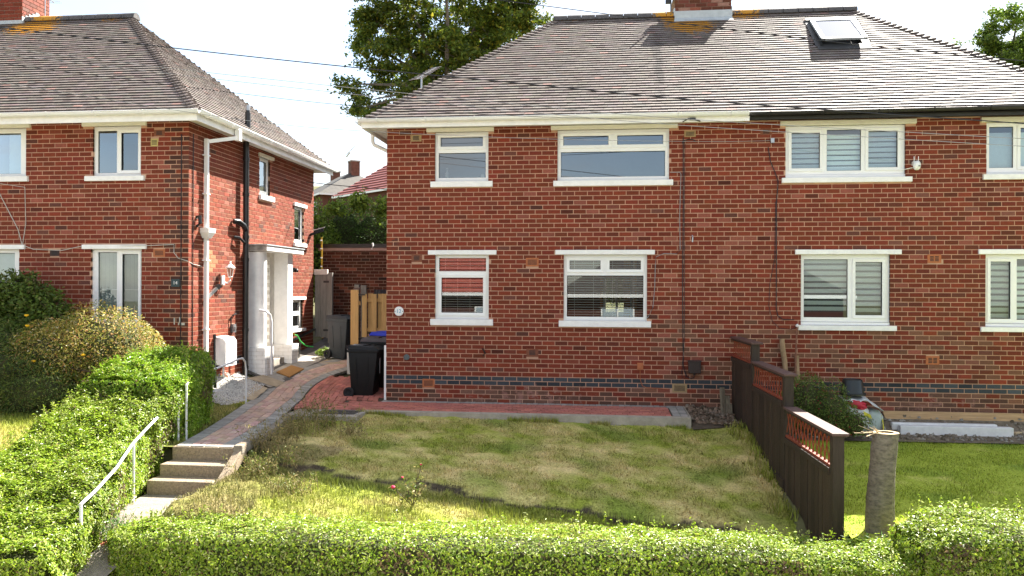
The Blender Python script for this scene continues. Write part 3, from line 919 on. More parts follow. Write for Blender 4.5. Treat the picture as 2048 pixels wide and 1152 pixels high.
vents = [(.467, .663, 2.551, 2.697, terra_old, 4, 1), (2.57, 2.80, 2.47, 2.625, terra, 5, 10), (2.585, 2.80, .845, .99, terra_old, 4, 1),
         (.68, .905, .262, .42, terra, 5, 9), (5.17, 5.43, .250, .405, buff_m, 5, 9), (.44, .645, 4.753, 4.876, buff_m, 4, 1),
         (5.365, 5.565, 4.751, 4.866, buff_m, 4, 8), (6.67, 6.87, 4.764, 4.877, terra_old, 4, 1), (9.45, 9.675, 2.535, 2.68, terra, 4, 2), (9.43, 9.65, .80, .95, terra, 4, 2)]
op_bricks += [v[:4] for v in vents]
wall = wall_mesh('front_wall', WF, HX0, HX1, -.75, 5.02, op_frames, mortar, house)
cells = brick_cells(HX0, HX1, -.58, 5.0, op_bricks)
cols = brick_colours(len(cells))
for i, c in enumerate(cells):
    zc = (c[2] + c[3]) / 2
    if .32 < zc < .48:
        cols[i] = np.array([.048, .055, .062]) * (1 + .22 * rng.normal())
    elif zc < .32 and rng.random() < .5:
        cols[i] = np.array([.125, .062, .042]) * (1 + .2 * rng.normal())
    elif c[0] > 8.8 and rng.random() < .3:
        cols[i] *= np.array([.75, .95, 1.0])
    elif zc < 1.5 and c[0] > 4.6 and rng.random() < .35:
        cols[i] = np.array([.17, .075, .045]) * (1 + .2 * rng.normal())
    elif 4.9 < c[0] < 6.4 and zc < 3 and rng.random() < .25:
        cols[i] = np.array([.24, .075, .048]) * (1 + .12 * rng.normal())
cols = np.clip(cols, .01, .8)
lay_bricks([(WF, cells, cols)], house)
b = MB()
b.quad((HX0, .006, -.75), (HX0, HY1, -.75), (HX0, HY1, 5.02), (HX0, .006, 5.02)); b.quad((HX1, .006, -.75), (HX1, HY1, -.75), (HX1, HY1, 5.02), (HX1, .006, 5.02))
# back wall with a garden window
for (a0, a1, c0, c1) in ((HX0, 3.9, -.75, 5.02), (4.62, HX1, -.75, 5.02), (3.9, 4.62, -.75, 1.3), (3.9, 4.62, 2.5, 5.02)):
    b.quad((a0, HY1, c0), (a1, HY1, c0), (a1, HY1, c1), (a0, HY1, c1))
b.build('rear_wall', far_brick, house)
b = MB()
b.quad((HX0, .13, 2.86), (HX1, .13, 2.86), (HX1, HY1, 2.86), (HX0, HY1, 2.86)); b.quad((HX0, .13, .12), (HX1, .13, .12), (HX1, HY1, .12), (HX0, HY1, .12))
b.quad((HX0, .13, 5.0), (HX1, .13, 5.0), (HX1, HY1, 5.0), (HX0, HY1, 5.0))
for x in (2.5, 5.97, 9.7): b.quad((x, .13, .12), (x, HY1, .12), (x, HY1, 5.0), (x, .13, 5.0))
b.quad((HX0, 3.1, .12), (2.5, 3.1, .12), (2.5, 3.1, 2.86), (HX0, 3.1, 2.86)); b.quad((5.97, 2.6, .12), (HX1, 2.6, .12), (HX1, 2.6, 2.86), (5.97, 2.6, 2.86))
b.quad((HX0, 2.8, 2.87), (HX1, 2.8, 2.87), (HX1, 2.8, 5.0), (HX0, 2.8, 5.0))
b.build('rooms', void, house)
b = MB()
for x in (3.86, 4.36, 4.56): b.box(x, x + (.14 if x == 4.36 else .07), 3.0, 3.1, .14, 2.84)
b.box(3.86, 4.63, 3.0, 3.1, 2.3, 2.4)
b.build('timber_partition', timber_m, house)
b = MB(); b.box(3.9, 4.62, 6.1, 6.2, 1.3, 1.36); b.box(3.9, 4.62, 6.1, 6.2, 2.44, 2.5); b.box(4.2, 4.26, 6.1, 6.2, 1.36, 2.44); b.box(3.9, 3.96, 6.1, 6.2, 1.36, 2.44); b.box(4.56, 4.62, 6.1, 6.2, 1.36, 2.44)
b.build('rear_window_frame', white, house)
b = MB(); b.box(3.0, 4.9, 2.0, 2.7, .14, 1.35); b.build('kitchen_counter', timber_m, house)
for (f, pn, sa, sl, ln, g, lm, sub) in win_spec:
    window(house, WF, f, pn, sl, ln, gl=g, sashes=sa, lint_m=lm, sub=sub)
venetian(house, WF, .97, 1.84, 1.60, 2.64, (1.07, 1.3, 1.53, 1.77))
venetian(house, WF, 3.32, 4.66, 1.56, 2.60, (3.44, 3.78, 4.12, 4.5))
zebra(house, WF, 7.40, 8.16, 1.68, 2.62, blind_m); zebra(house, WF, 8.26, 8.75, 1.64, 2.60, blind_m)
zebra(house, WF, 7.19, 7.70, 4.13, 4.83, blind_c, .092, .068); zebra(house, WF, 7.78, 8.38, 4.13, 4.79, blind_c, .092, .068); zebra(house, WF, 8.47, 8.99, 4.13, 4.83, blind_c, .092, .068)
zebra(house, WF, 10.45, 10.86, 1.56, 2.62, blind_m); zebra(house, WF, 10.88, 11.35, 1.56, 2.5, blind_m)
b = MB(WF.T); b.quad((10.45, .15, 4.13), (11.25, .15, 4.13), (11.25, .15, 4.76), (10.45, .15, 4.76)); b.build('roller_blind', blind_c, house)
# things on the upstairs sill seen through the glass
for v in vents: air_brick(house, WF, *v[:4], v[4], v[5], v[6])
hole_u0, hole_u1 = 8.06 + .36, 8.92 + .36
roof, front_s, right_s, rd = hip_roof(house, HX0, HX1, HY0, HY1, True, [(hole_u0 - .04, hole_u1 + .04, 2.62, 3.95)])
# eaves
b = MB(); b.box(-.36, 6.42, -.425, -.40, 4.935, 5.045); fascia = b.build('fascia', paint, house)
b = MB(); b.box(-.36, -.335, -.40, 6.65, 4.935, 5.045); b.build('fascia', paint, house)
b = MB()
for k in range(4): b.box(-.33, 6.40, -.395 + k * .099, -.395 + k * .099 + .095, 4.995, 5.005)
for k in range(3): b.box(-.33 + k * .109, -.33 + k * .109 + .105, .001, 6.6, 4.995, 5.005)
b.build('soffit', white, house)
b = MB(); b.box(6.42, 12.2, -.36, -.33, 4.965, 5.03); b.build('rafter_board', dark_gut, house)
gutter(house, (-.40, -.43, 5.075), (6.40, -.43, 5.075), white, white, (0, -1, 0))
gutter(house, (-.375, -.42, 5.075), (-.375, 6.6, 5.06), white, white, (-1, 0, 0), False)
gutter(house, (6.40, -.40, 5.06), (12.3, -.40, 5.095), dark_gut, dark_gut, (0, -1, 0), True, .043)
b = MB(); b.tube([(-.43, .55, 5.0), (-.43, .55, 4.86), (-.40, .55, 4.80), (-.10, .62, 4.66), (-.05, .62, 4.60), (-.05, .62, .15)], .036, 10); b.build('downpipe', white, house, smooth=True)
b = MB(); b.box(-.035, .0, -.012, .05, .02, 1.02); b.build('corner_strip', white, house)
# chimney on the party wall
ch = MB(); ch.box(5.415, 6.565, 2.965, 3.86, 7.2, 8.20); chim = ch.build('chimney', mortar_dark, house)
WC = Wall('front', 2.955)
cc = brick_cells(5.41, 6.57, 7.92, 8.19, [], bz=7.92)
ccol = brick_colours(len(cc), 'brown')
for i in range(len(ccol)):
    if rng.random() < .35: ccol[i] = (.15, .045, .03)
    if rng.random() < .15: ccol[i] = (.28, .15, .11)
lay_bricks([(WC, cc, ccol)], chim, name='chimney_brick')
b = MB(); b.box(5.37, 6.61, 2.93, 3.89, 8.20, 8.25); b.build('chimney_cap', conc, chim)
for x in (5.7, 6.3):
    b = MB(); b.lathe([(.11, 0), (.12, .03), (.10, .05), (.095, .10), (.11, .12), (.11, .14)], (x, 3.4, 8.25), 14); b.build('chimney_pot', terra, chim, smooth=True)
b = MB(); b.box(5.40, 6.58, 2.935, 2.952, 7.77, 7.925); b.quad((5.40, 2.93, 7.775), (6.58, 2.93, 7.775), (6.60, 2.80, 7.665), (5.38, 2.80, 7.665))
for k in range(4): b.box(5.385, 5.412, 2.94 + k * .13, 3.07 + k * .13, 7.83 + k * .05, 7.99 + k * .02)
b.box(6.572, 6.59, 2.94, 3.2, 7.80, 8.0)
b.build('lead_flashing', lead, chim, bevel=.003)
# roof window, hinged open
Sk = front_s
fr = MB(lambda u, v, w: Sk.T(u, v, w))
u0, u1, v0, v1 = hole_u0, hole_u1, 2.66, 3.90
for a in ((u0, u0 + .06, v0, v1), (u1 - .06, u1, v0, v1), (u0, u1, v0, v0 + .06), (u0, u1, v1 - .06, v1)):
    fr.box(a[0], a[1], a[2], a[3], -.05, .050)
fr.box(u0 - .06, u1 + .06, v0 - .17, v0, .035, .052)
fr.box(u0 - .08, u0, v0, v1, .03, .05); fr.box(u1, u1 + .08, v0, v1, .03, .05); fr.box(u0 - .06, u1 + .06, v1, v1 + .12, .05, .07)
sk = fr.build('roof_window', mat('dark_window_flashing', (.045, .046, .047), .55, .2), roof)
hinge_v, ang = v1 - .05, R(4.5)
def ST(u, v, w):
    dv = v - hinge_v
    return Sk.T(u, hinge_v + dv * math.cos(ang) + w * math.sin(ang) * 0, + .054 + w * math.cos(ang) - dv * math.sin(ang))
b = MB(ST)
for a in ((u0, u0 + .085, v0, v1), (u1 - .085, u1, v0, v1), (u0, u1, v0, v0 + .08), (u0, u1, v1 - .10, v1)):
    b.box(a[0], a[1], a[2], a[3], 0, .045)
b.build('roof_window_sash', mat('pale_aluminium', (.26, .29, .31), .5, .1, 8, .05, 60, .6), roof, bevel=.006)
b = MB(ST); b.quad((u0 + .085, v0 + .08, .03), (u1 - .085, v0 + .08, .03), (u1 - .085, v1 - .1, .03), (u0 + .085, v1 - .1, .03)); b.build('roof_window_pane', glass_hi, roof)
b = MB(lambda u, v, w: Sk.T(u, v, w)); b.box(u0 + .06, u1 - .06, v0 + .06, v1 - .06, -.35, -.33); b.build('roof_light_shaft', void, roof)
# cables, boxes and small fixings on the wall
b = MB(); b.tube([(5.345, -.02, 4.75), (5.35, -.02, 3.5), (5.345, -.02, 2.0), (5.36, -.02, .75), (5.38, -.02, .62), (5.43, -.03, .53), (5.50, -.03, .50), (5.545, -.03, .53), (5.55, -.03, .60)], .008, 6)
b.tube([(5.375, -.02, 4.7), (5.37, -.02, 3.0), (5.38, -.02, 1.2), (5.335, -.02, .60), (5.345, -.03, .50), (5.40, -.03, .52), (5.41, -.02, .7)], .0045, 6)
b.tube([(5.33, -.015, 4.64), (5.37, -.015, 4.69), (5.44, -.015, 4.71), (5.52, -.015, 4.70), (5.57, -.015, 4.66)], .008, 6)
b.build('wall_cable', cable_b, house, smooth=True)
b = MB(); b.tube([(5.12, -.015, 4.13), (5.29, -.015, 4.13), (5.31, -.015, 4.10), (5.29, -.015, 3.4), (5.30, -.015, 2.77), (5.24, -.015, 2.69), (5.02, -.015, 2.70), (4.88, -.015, 2.64), (4.87, -.015, 2.5), (4.86, -.015, 2.1), (4.83, -.015, 1.75), (4.75, -.015, 1.58), (4.72, -.01, 1.56)], .006, 6)
b.build('wall_cable', cable_g, house, smooth=True)
b = MB(); b.tube([(6.80, -.015, 4.55), (6.84, -.015, 4.3), (6.92, -.02, 4.10), (6.97, -.02, 3.95), (6.945, -.02, 3.6), (6.945, -.02, 1.75), (6.97, -.02, 1.62), (7.06, -.015, 1.55), (7.25, -.015, 1.55)], .0075, 6)
b.tube([(6.93, -.015, 3.6), (6.92, -.015, 2.6), (6.84, -.015, 2.2), (6.82, -.015, 1.8), (6.88, -.02, 1.52), (7.0, -.02, 1.40), (7.2, -.02, 1.38), (7.29, -.03, 1.42)], .0045, 6)
b.build('wall_cable', cable_b, house, smooth=True)
b = MB(); b.box(5.445, 5.655, -.11, -.005, .60, .80); b.box(5.435, 5.665, -.12, -.005, .80, .825); b.box(5.53, 5.57, -.06, -.01, .565, .60); b.build('junction_box', mat('brown_metal', (.035, .022, .018), .5, .2), house, bevel=.006)
b = MB(); b.box(4.56, 4.665, -.03, .0, .645, .765); b.tube([(4.61, -.02, .65), (4.61, -.02, .48), (4.65, -.02, .36), (4.72, -.015, .33), (5.1, -.012, .31)], .006, 6); b.build('socket_box', terra, house)
b = MB(); b.lathe([(.0, 0), (.055, .0), (.055, .02), (.0, .025)], (0, 0, 0), 14); o = b.build('blanking_cap', mat('grey_cap', (.10, .12, .12), .5), house, local=True); o.rotation_euler = (R(90), 0, 0); o.location = Vector((.385, 0, .81)) - origin(house)
b = MB(); b.tube([(1.79, -.005, .98), (1.81, -.05, .96), (1.84, -.03, .90), (1.80, -.012, .86)], .014, 6); b.build('stub_pipe', black_iron, house, smooth=True)
b = MB(); b.tube([(5.51, -.005, 3.02), (5.515, -.03, 2.98), (5.51, -.03, 2.90)], .012, 6); b.build('wall_hook', chrome, house)
b = MB(); b.box(6.84, 6.90, -.05, .0, 4.62, 4.70); b.build('cable_anchor', chrome, house)
b = MB(); b.box(5.42, 5.52, -.46, -.425, 4.96, 5.0); b.tube([(5.3, -.45, 4.93), (5.4, -.44, 4.99), (5.6, -.44, 4.94)], .01, 6); b.build('cable_bracket', black_iron, house)

# ================================================================== house on the left
LX1, LY0 = -3.24, -1.138
LX0, LY1 = LX1 - 11.94, LY0 + 6.25
lh = thing('semi_detached_house', 'red brick house with white porch, round pillar and black soil pipe', 'house', (LX1 - 5.97, LY0, .2))
LF = Wall('front', LY0)
LR_ = Wall('right', LX1)
lw_spec = [
    ((-5.03, -4.126, 4.03, UL), [(-4.965, -4.604, 4.092, 4.84), (-4.519, -4.201, 4.135, 4.80)], (1,), (-5.16, -4.049, 3.944, 4.03), (-5.22, -4.016, UL, UH), glass_hi, cream, 0),
    ((-5.056, -4.106, 1.40, GL + .06), [(-4.952, -4.594, 1.50, 2.69), (-4.490, -4.191, 1.50, 2.655)], (1,), (-5.16, -4.05, 1.30, 1.40), (-5.21, -4.007, GL + .06, GH + .055), glass, paint, 0),
    ((-8.10, -6.434, 1.40, GL + .06), [(-8.0, -7.4, 1.5, 2.68), (-7.3, -6.55, 1.5, 2.68)], (), (-8.2, -6.35, 1.30, 1.40), (-8.2, -6.312, GL + .06, GH + .055), glass, paint, 0),
    ((-8.0, -6.31, 4.045, UL), [(-7.9, -7.35, 4.1, 4.83), (-7.25, -6.44, 4.1, 4.83)], (), (-8.1, -6.25, 3.951, 4.045), (-8.1, -6.216, UL, UH), glass_hi, cream, 0),
]
sw_spec = [
    ((1.86, 2.41, 4.03, 4.83), [(1.935, 2.335, 4.13, 4.76)], (), (1.83, 2.56, 3.93, 4.03), (1.80, 2.55, 4.83, 4.90), glass, cream, 0),
    ((3.83, 4.45, 3.13, 3.98), [(3.91, 4.37, 3.21, 3.92)], (), (3.78, 4.54, 3.04, 3.13), (3.77, 4.56, 3.98, 4.06), glass, paint, 0),
    ((3.66, 4.40, 1.11, 1.79), [(3.75, 4.31, 1.52, 1.73), (3.75, 4.31, 1.17, 1.42)], (), (3.59, 4.49, 1.04, 1.11), (3.58, 4.52, 1.79, 1.86), glass, paint, 0),
]
DOOR = (1.62, 2.66, .70, 2.82)
lof = [w[0] for w in lw_spec]; lob = lof + [w[3] for w in lw_spec] + [w[4] for w in lw_spec]
lv = [(-3.885, -3.685, 4.72, 4.835, terra_old, 4, 1), (-3.945, -3.81, 4.545, 4.68, mat('yellow_vent', (.50, .40, .14), .7), 4, 6), (-3.89, -3.67, 2.605, 2.74, terra, 5, 9), (-5.84, -5.66, 2.62, 2.73, mat('dark_vent', (.05, .03, .025), .8), 4, 1)]
lob += [v[:4] for v in lv]
sof = [w[0] for w in sw_spec] + [DOOR]; sob = sof + [w[3] for w in sw_spec] + [w[4] for w in sw_spec]
patch = (-.50, -.12, 2.35, 2.74)
wall_mesh('front_wall', LF, LX0, LX1, -.3, 5.02, lof, mortar, lh)
wall_mesh('side_wall', LR_, LY0, LY1, -.3, 5.02, sof, mortar, lh)
fc = brick_cells(-8.6, LX1, .0, 5.0, lob, phase=LX1)
fcol = brick_colours(len(fc))
for i, c in enumerate(fc):
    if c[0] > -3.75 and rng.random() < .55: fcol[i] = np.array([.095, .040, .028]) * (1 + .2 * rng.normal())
sc = brick_cells(LY0, LY1, -.2, 5.0, sob, phase=LY0 + BL / 2)
scol = brick_colours(len(sc), 'orange')
for i, c in enumerate(sc):
    zc = (c[2] + c[3]) / 2; yc = (c[0] + c[1]) / 2
    if .56 < zc < .73 and yc < 1.0: scol[i] = np.array([.045, .05, .055]) * (1 + .2 * rng.normal())
    if patch[0] < yc < patch[1] and patch[2] < zc < patch[3]: scol[i] = np.array([.42, .17, .085]) * (1 + .1 * rng.normal())
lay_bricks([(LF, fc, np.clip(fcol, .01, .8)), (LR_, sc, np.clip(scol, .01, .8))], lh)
b = MB(); b.quad((LX0, LY1, -.3), (LX1, LY1, -.3), (LX1, LY1, 5.02), (LX0, LY1, 5.02)); b.quad((LX0, LY0, -.3), (LX0, LY1, -.3), (LX0, LY1, 5.02), (LX0, LY0, 5.02))
b.quad((LX0, LY0 - .004, .0), (-8.6, LY0 - .004, .0), (-8.6, LY0 - .004, 5.0), (LX0, LY0 - .004, 5.0))
b.build('rear_wall', far_brick, lh)
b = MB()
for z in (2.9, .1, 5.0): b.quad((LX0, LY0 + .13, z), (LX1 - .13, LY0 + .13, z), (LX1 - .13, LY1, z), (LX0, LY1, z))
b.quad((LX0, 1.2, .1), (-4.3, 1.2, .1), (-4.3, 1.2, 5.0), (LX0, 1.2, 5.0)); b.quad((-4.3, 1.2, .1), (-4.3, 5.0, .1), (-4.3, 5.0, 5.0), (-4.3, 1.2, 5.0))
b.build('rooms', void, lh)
for (f, pn, sa, sl, ln, g, lm, sub) in lw_spec: window(lh, LF, f, pn, sl, ln, gl=g, sashes=sa, lint_m=lm)
for (f, pn, sa, sl, ln, g, lm, sub) in sw_spec: window(lh, LR_, f, pn, sl, ln, gl=g, sashes=sa, lint_m=lm)
for v in lv: air_brick(lh, LF, *v[:4], v[4], v[5], v[6])
vb = MB(LF.T); vb.box(-5.03, -4.13, .13, .16, 2.66, 2.72); vbo = vb.build('vertical_blind', vert_m, lh)
u = -5.02
while u < -4.14:
    s = MB(LF.T); s.add([(u, .13, 1.42), (u + .055, .165, 1.42), (u + .055, .165, 2.66), (u, .13, 2.66)], [(0, 1, 2, 3)]); s.build('blind_vane', vert_m, vbo); u += .078
b = MB(LF.T); b.box(-4.99, -4.15, .12, .124, 2.02, 2.03); b.build('blind_chain', white, vbo)
b = MB(LF.T); b.quad((-7.0, .16, 1.42), (-6.5, .16, 1.42), (-6.5, .16, 2.7), (-7.0, .16, 2.7)); b.quad((-6.75, .16, 4.1), (-6.4, .16, 4.1), (-6.4, .16, 4.85), (-6.75, .16, 4.85)); b.build('net_curtain', blind_c, lh)
b = MB(LR_.T)
for w in sw_spec: b.quad((w[0][0], .16, w[0][2]), (w[0][1], .16, w[0][2]), (w[0][1], .16, w[0][3]), (w[0][0], .16, w[0][3]))
b.build('net_curtain', mat('pale_green_curtain', (.22, .28, .25), .9, .35, 14), lh)
lroof, lfs, lrs, lrd = hip_roof(lh, LX0, LX1, LY0, LY1, True, [])
b = MB(); b.box(LX0 - .36, LX1 + .36, LY0 - .425, LY0 - .40, 4.90, 5.035); b.build('fascia', paint, lh)
b = MB(); b.box(LX1 + .335, LX1 + .36, LY0 - .40, LY1 + .4, 4.90, 5.035); b.build('fascia', paint, lh)
b = MB(); b.box(LX0 - .33, LX1 + .33, LY0 - .395, LY0 - .002, 4.985, 4.995); b.box(LX1 + .002, LX1 + .33, LY0 - .395, LY1 + .38, 4.98, 4.99); b.box(LX1 - .6, LX1 + .33, LY1 + .01, LY1 + .38, 4.965, 4.975)
b.build('soffit', cream, lh)
gutter(lh, (LX0 - .4, LY0 - .43, 5.065), (LX1 + .44, LY0 - .43, 5.065), white, white, (0, -1, 0))
gutter(lh, (LX1 + .365, LY0 - .5, 5.065), (LX1 + .365, LY1 + .48, 5.05), white, white, (1, 0, 0))
# square white downpipe with hopper
def sq(b, p, q, w=.066): b.bar(p, q, w, w, 0, (0, 1, 0) if abs((Vector(q) - Vector(p)).normalized().z) > .9 else (0, 0, 1))
b = MB(); py = -.60; px = LX1 + .06
gy = -.10
b.box(LX1 + .385, LX1 + .475, gy - .05, gy + .05, 4.80, 5.0)
sq(b, (LX1 + .42, gy, 4.86), (px + .01, py + .05, 4.72)); sq(b, (px, py, 4.76), (px, py, 3.12)); sq(b, (px, py, 2.98), (px, py, .28))
for z in (4.45, 3.75, 2.55, 1.30): b.box(px - .045, px + .042, py - .07, py + .07, z, z + .022)
dp = b.build('downpipe', white, lh)
b = MB(); b.add([(px - .045, py - .07, 2.96), (px + .06, py - .07, 2.96), (px + .06, py + .07, 2.96), (px - .045, py + .07, 2.96),
                 (px - .055, py - .13, 3.06), (px + .11, py - .13, 3.06), (px + .11, py + .13, 3.06), (px - .055, py + .13, 3.06),
                 (px - .055, py - .14, 3.14), (px + .12, py - .14, 3.14), (px + .12, py + .14, 3.14), (px - .055, py + .14, 3.14)],
                [(3, 2, 1, 0), (0, 1, 5, 4), (1, 2, 6, 5), (2, 3, 7, 6), (3, 0, 4, 7), (4, 5, 9, 8), (5, 6, 10, 9), (6, 7, 11, 10), (7, 4, 8, 11), (8, 9, 10, 11)])
b.build('rain_hopper', white, dp)
# black soil pipe through the eaves
b = MB(); sx, sy = LX1 + .10, .98
b.tube([(sx, sy, .25), (sx, sy, 4.99)], .058, 14)
b.tube([(sx + .03, sy, 5.0), (sx + .03, sy, 5.56)], .056, 14); b.tube([(sx + .03, sy, 5.56), (sx + .03, sy, 5.66)], .04, 10)
for z in (.45, 1.2, 2.6, 3.05, 3.9, 4.6, 5.22): b.tube([(sx, sy, z), (sx, sy, z + .06)], .068, 14)
b.tube([(sx - .06, sy - .42, 3.36), (sx, sy - .36, 3.36), (sx, sy - .1, 3.30), (sx, sy, 3.20)], .055, 12)
b.tube([(sx - .08, sy - .36, 3.06), (sx - .0, sy - .30, 3.05), (sx, sy - .06, 2.96), (sx, sy, 2.90)], .027, 10)
soil_p = b.build('soil_pipe', black_iron, lh, smooth=True)
b = MB(); b.tube([(sx + .03, sy, 5.60), (sx + .03, sy, 5.70)], .05, 8); b.build('vent_cowl', chrome, soil_p)
# stub of overflow pipe, lantern, tap pipes, meter box, stick lamp
b = MB(); b.tube([(LX1, -.85, 3.32), (LX1 + .06, -.85, 3.34), (LX1 + .07, -.85, 3.22), (LX1 + .01, -.85, 3.16)], .035, 8); b.build('overflow_pipe', black_iron, lh, smooth=True)
b = MB(); ly, lz = .16, 2.18
b.box(LX1, LX1 + .03, ly - .05, ly + .05, lz - .06, lz + .12); b.tube([(LX1 + .02, ly, lz), (LX1 + .10, ly, lz - .03), (LX1 + .16, ly, lz + .03), (LX1 + .16, ly, lz + .08)], .014, 8)
b.lathe([(.03, 0), (.045, .02), (.035, .03)], (LX1 + .16, ly, lz + .08), 8)
b.lathe([(.10, 0), (.085, .03), (.03, .07), (.012, .10), (.02, .115), (.0, .135)], (LX1 + .16, ly, lz + .26), 8)
lan = b.build('wall_lantern', white, lh, bevel=0)
b = MB(); b.lathe([(.038, 0), (.07, .155)], (LX1 + .16, ly, lz + .105), 6); b.build('lantern_glass', glass, lan)
b = MB()
for k in range(6):
    a = math.pi / 3 * k
    b.bar((LX1 + .16 + .038 * math.cos(a), ly + .038 * math.sin(a), lz + .105), (LX1 + .16 + .07 * math.cos(a), ly + .07 * math.sin(a), lz + .26), .008, .008)
b.build('lantern_bars', white, lan)
b = MB(); b.bar((LX1 + .03, -.52, 1.87), (LX1 + .13, -.33, 2.06), .05, .05); b.build('tube_light', mat('pale_grey_metal', (.4, .4, .38), .5), lh)
b = MB(); b.bar((LX1 + .13, -.33, 2.06), (LX1 + .155, -.28, 2.11), .075, .075); b.build('tube_light_cap', gasket, lh)
b = MB(); my = .04; mx0, mx1 = LX1 + .02, LX1 + .25
b.prism([(mx0, .64), (mx1, .60), (mx1, 1.06), (mx1 - .05, 1.13), (mx0, 1.16)], -.20, .26)
mb = b.build('meter_box', paint, lh, bevel=.008)
b = MB(); b.box(mx1 - .002, mx1 + .012, -.15, .21, .65, 1.04); b.build('meter_box_door', paint, mb, bevel=.004)
b = MB(); b.box(mx1 + .012, mx1 + .02, .0, .06, .84, .85); b.build('meter_box_latch', black_pl, mb)
b = MB(); b.tube([(LX1 + .1, .02, .62), (LX1 + .1, .02, .25)], .02, 8); b.build('meter_pipe', rail_m, mb)
b = MB(); b.tube([(LX1 + .03, .48, 1.20), (LX1 + .03, .48, 1.50), (LX1 + .05, .54, 1.54), (LX1 + .05, .66, 1.56), (LX1 + .01, .70, 1.56)], .014, 8); b.build('gas_pipe', black_iron, lh, smooth=True)
b = MB(); b.box(LX1, LX1 + .07, .52, .62, 1.20, 1.36); b.box(LX1 + .07, LX1 + .09, .55, .59, 1.26, 1.32); b.build('tap_box', chrome, lh)
b = MB(); b.tube([(LX1 + .02, -.10, .72), (LX1 + .02, .9, .70)], .012, 6); b.build('low_cable', black_iron, lh)
b = MB(); b.tube([(-6.9, LY0 - .012, 3.9), (-6.45, LY0 - .012, 3.1), (-6.37, LY0 - .012, 2.82), (-6.15, LY0 - .012, 2.74), (-5.6, LY0 - .012, 2.72), (-5.25, LY0 - .012, 2.79), (-3.95, LY0 - .06, 2.80), (-3.5, LY0 - .012, 2.82), (-3.50, LY0 - .012, 2.68), (-3.42, LY0 - .012, 2.58), (-3.25, LY0 - .012, 2.53), (LX1 + .012, -1.0, 2.48), (LX1 + .02, -.68, 2.45)], .007, 6); b.build('wall_cable', mat('pale_cable', (.5, .47, .42), .5), lh, smooth=True)
b = MB(); b.tube([(-3.37, LY0 - .012, 4.75), (-3.37, LY0 - .012, 1.0)], .008, 6); b.tube([(LX1 + .012, -1.0, 4.78), (LX1 + .012, -1.0, .9)], .008, 6); b.build('wall_cable', cable_b, lh, smooth=True)
b = MB(); b.tube([(-7.0, LY0 - .012, 3.95), (-6.32, LY0 - .012, 3.85), (-6.30, LY0 - .012, 3.2), (-6.36, LY0 - .012, 2.82)], .006, 6); b.build('wall_cable', mat('pale_cable', (.5, .47, .42), .5), lh, smooth=True)
# old number scraped in paint by the corner
b = MB()
for (x, z0, z1) in ((-3.50, 1.42, 1.54), (-3.40, 1.41, 1.55)): b.box(x, x + .02, LY0 - .010, LY0 - .004, z0, z1)
b.box(-3.42, -3.30, LY0 - .010, LY0 - .004, 1.41, 1.45); b.build('paint_remnant', paint_old, lh)
# porch: rounded pillar on a plinth, flat pier, canopy, recessed door
b = MB(); n = 14
prof = [(LX1 + .0, 1.28), (LX1 + .0, 1.62)]
pts = [(LX1, 1.60), (LX1, 1.27)] + [(LX1 + .17 + .165 * math.cos(t), 1.435 + .165 * math.sin(t)) for t in [(-math.pi / 2 + math.pi * k / n) for k in range(n + 1)]]
def pillar(b, pts, z0, z1):
    n = len(pts); b.add([(x, y, z0) for x, y in pts] + [(x, y, z1) for x, y in pts], [tuple(range(n)), tuple(range(n, 2 * n))] + [(i, (i + 1) % n, (i + 1) % n + n, i + n) for i in range(n)])
pillar(b, pts, .86, 2.80); b.build('porch_pillar', paint, lh, smooth=True)
def painted_bricks(name, x0, x1, y0, y1, z0, z1):
    p = MB(); p.box(x0 + .006, x1 - .006, y0 + .006, y1 - .006, z0, z1 - .004); o = p.build(name, paint_old, lh)
    nz = max(1, round((z1 - z0) / BH)); h = (z1 - z0) / nz
    for k in range(nz):
        x = x0 - (k % 2) * .11
        while x < x1 - .03:
            a, c = max(x, x0), min(x + BL, x1)
            q = MB(); q.box(a + .004, c - .004, y0 - random.uniform(0, .003), y0 + .05, z0 + k * h + .004, z0 + (k + 1) * h - .003); q.build('brick', paint, o, bevel=.004)
            x += BL
        y = y0 - ((k + 1) % 2) * .11
        while y < y1 - .03:
            a, c = max(y, y0 + .052), min(y + BL, y1)
            if c - a > .03:
                q = MB(); q.box(x1 - .05, x1 + random.uniform(0, .003), a + .004, c - .004, z0 + k * h + .004, z0 + (k + 1) * h - .003); q.build('brick', paint, o, bevel=.004)
            y += BL
    return o
painted_bricks('porch_plinth', LX1, -2.83, 1.22, 1.66, .28, .86)
painted_bricks('porch_plinth', LX1, -2.80, 2.60, 2.98, .42, .84)
b = MB(); b.box(LX1, -2.93, 2.66, 2.95, .84, 2.82); b.build('porch_pier', paint, lh, bevel=.006)
b = MB(); b.box(LX1 + .001, -2.80, 1.22, 3.28, 2.82, 2.93); b.build('porch_canopy', paint, lh, bevel=.008)
b = MB(); b.box(LX1 + .002, -2.78, 1.18, 3.30, 2.93, 2.95); b.build('canopy_felt', lead, lh)
b = MB(); b.box(LX1 + .004, -2.81, 1.214, 1.2195, 2.83, 2.925); b.build('stained_canopy_end', mat('grey_stain', (.30, .29, .26), .9, .5, 9), lh)
b = MB(); b.box(-3.62, -3.55, 1.62, 2.66, .72, 2.82); dr = b.build('front_door', white, lh)
b = MB(); b.box(-3.55, -3.50, 1.62, 1.70, .72, 2.7); b.box(-3.55, -3.50, 2.26, 2.34, .72, 2.7); b.box(-3.55, -3.50, 1.62, 2.34, 2.62, 2.70); b.build('door_frame', white, dr, bevel=.006)
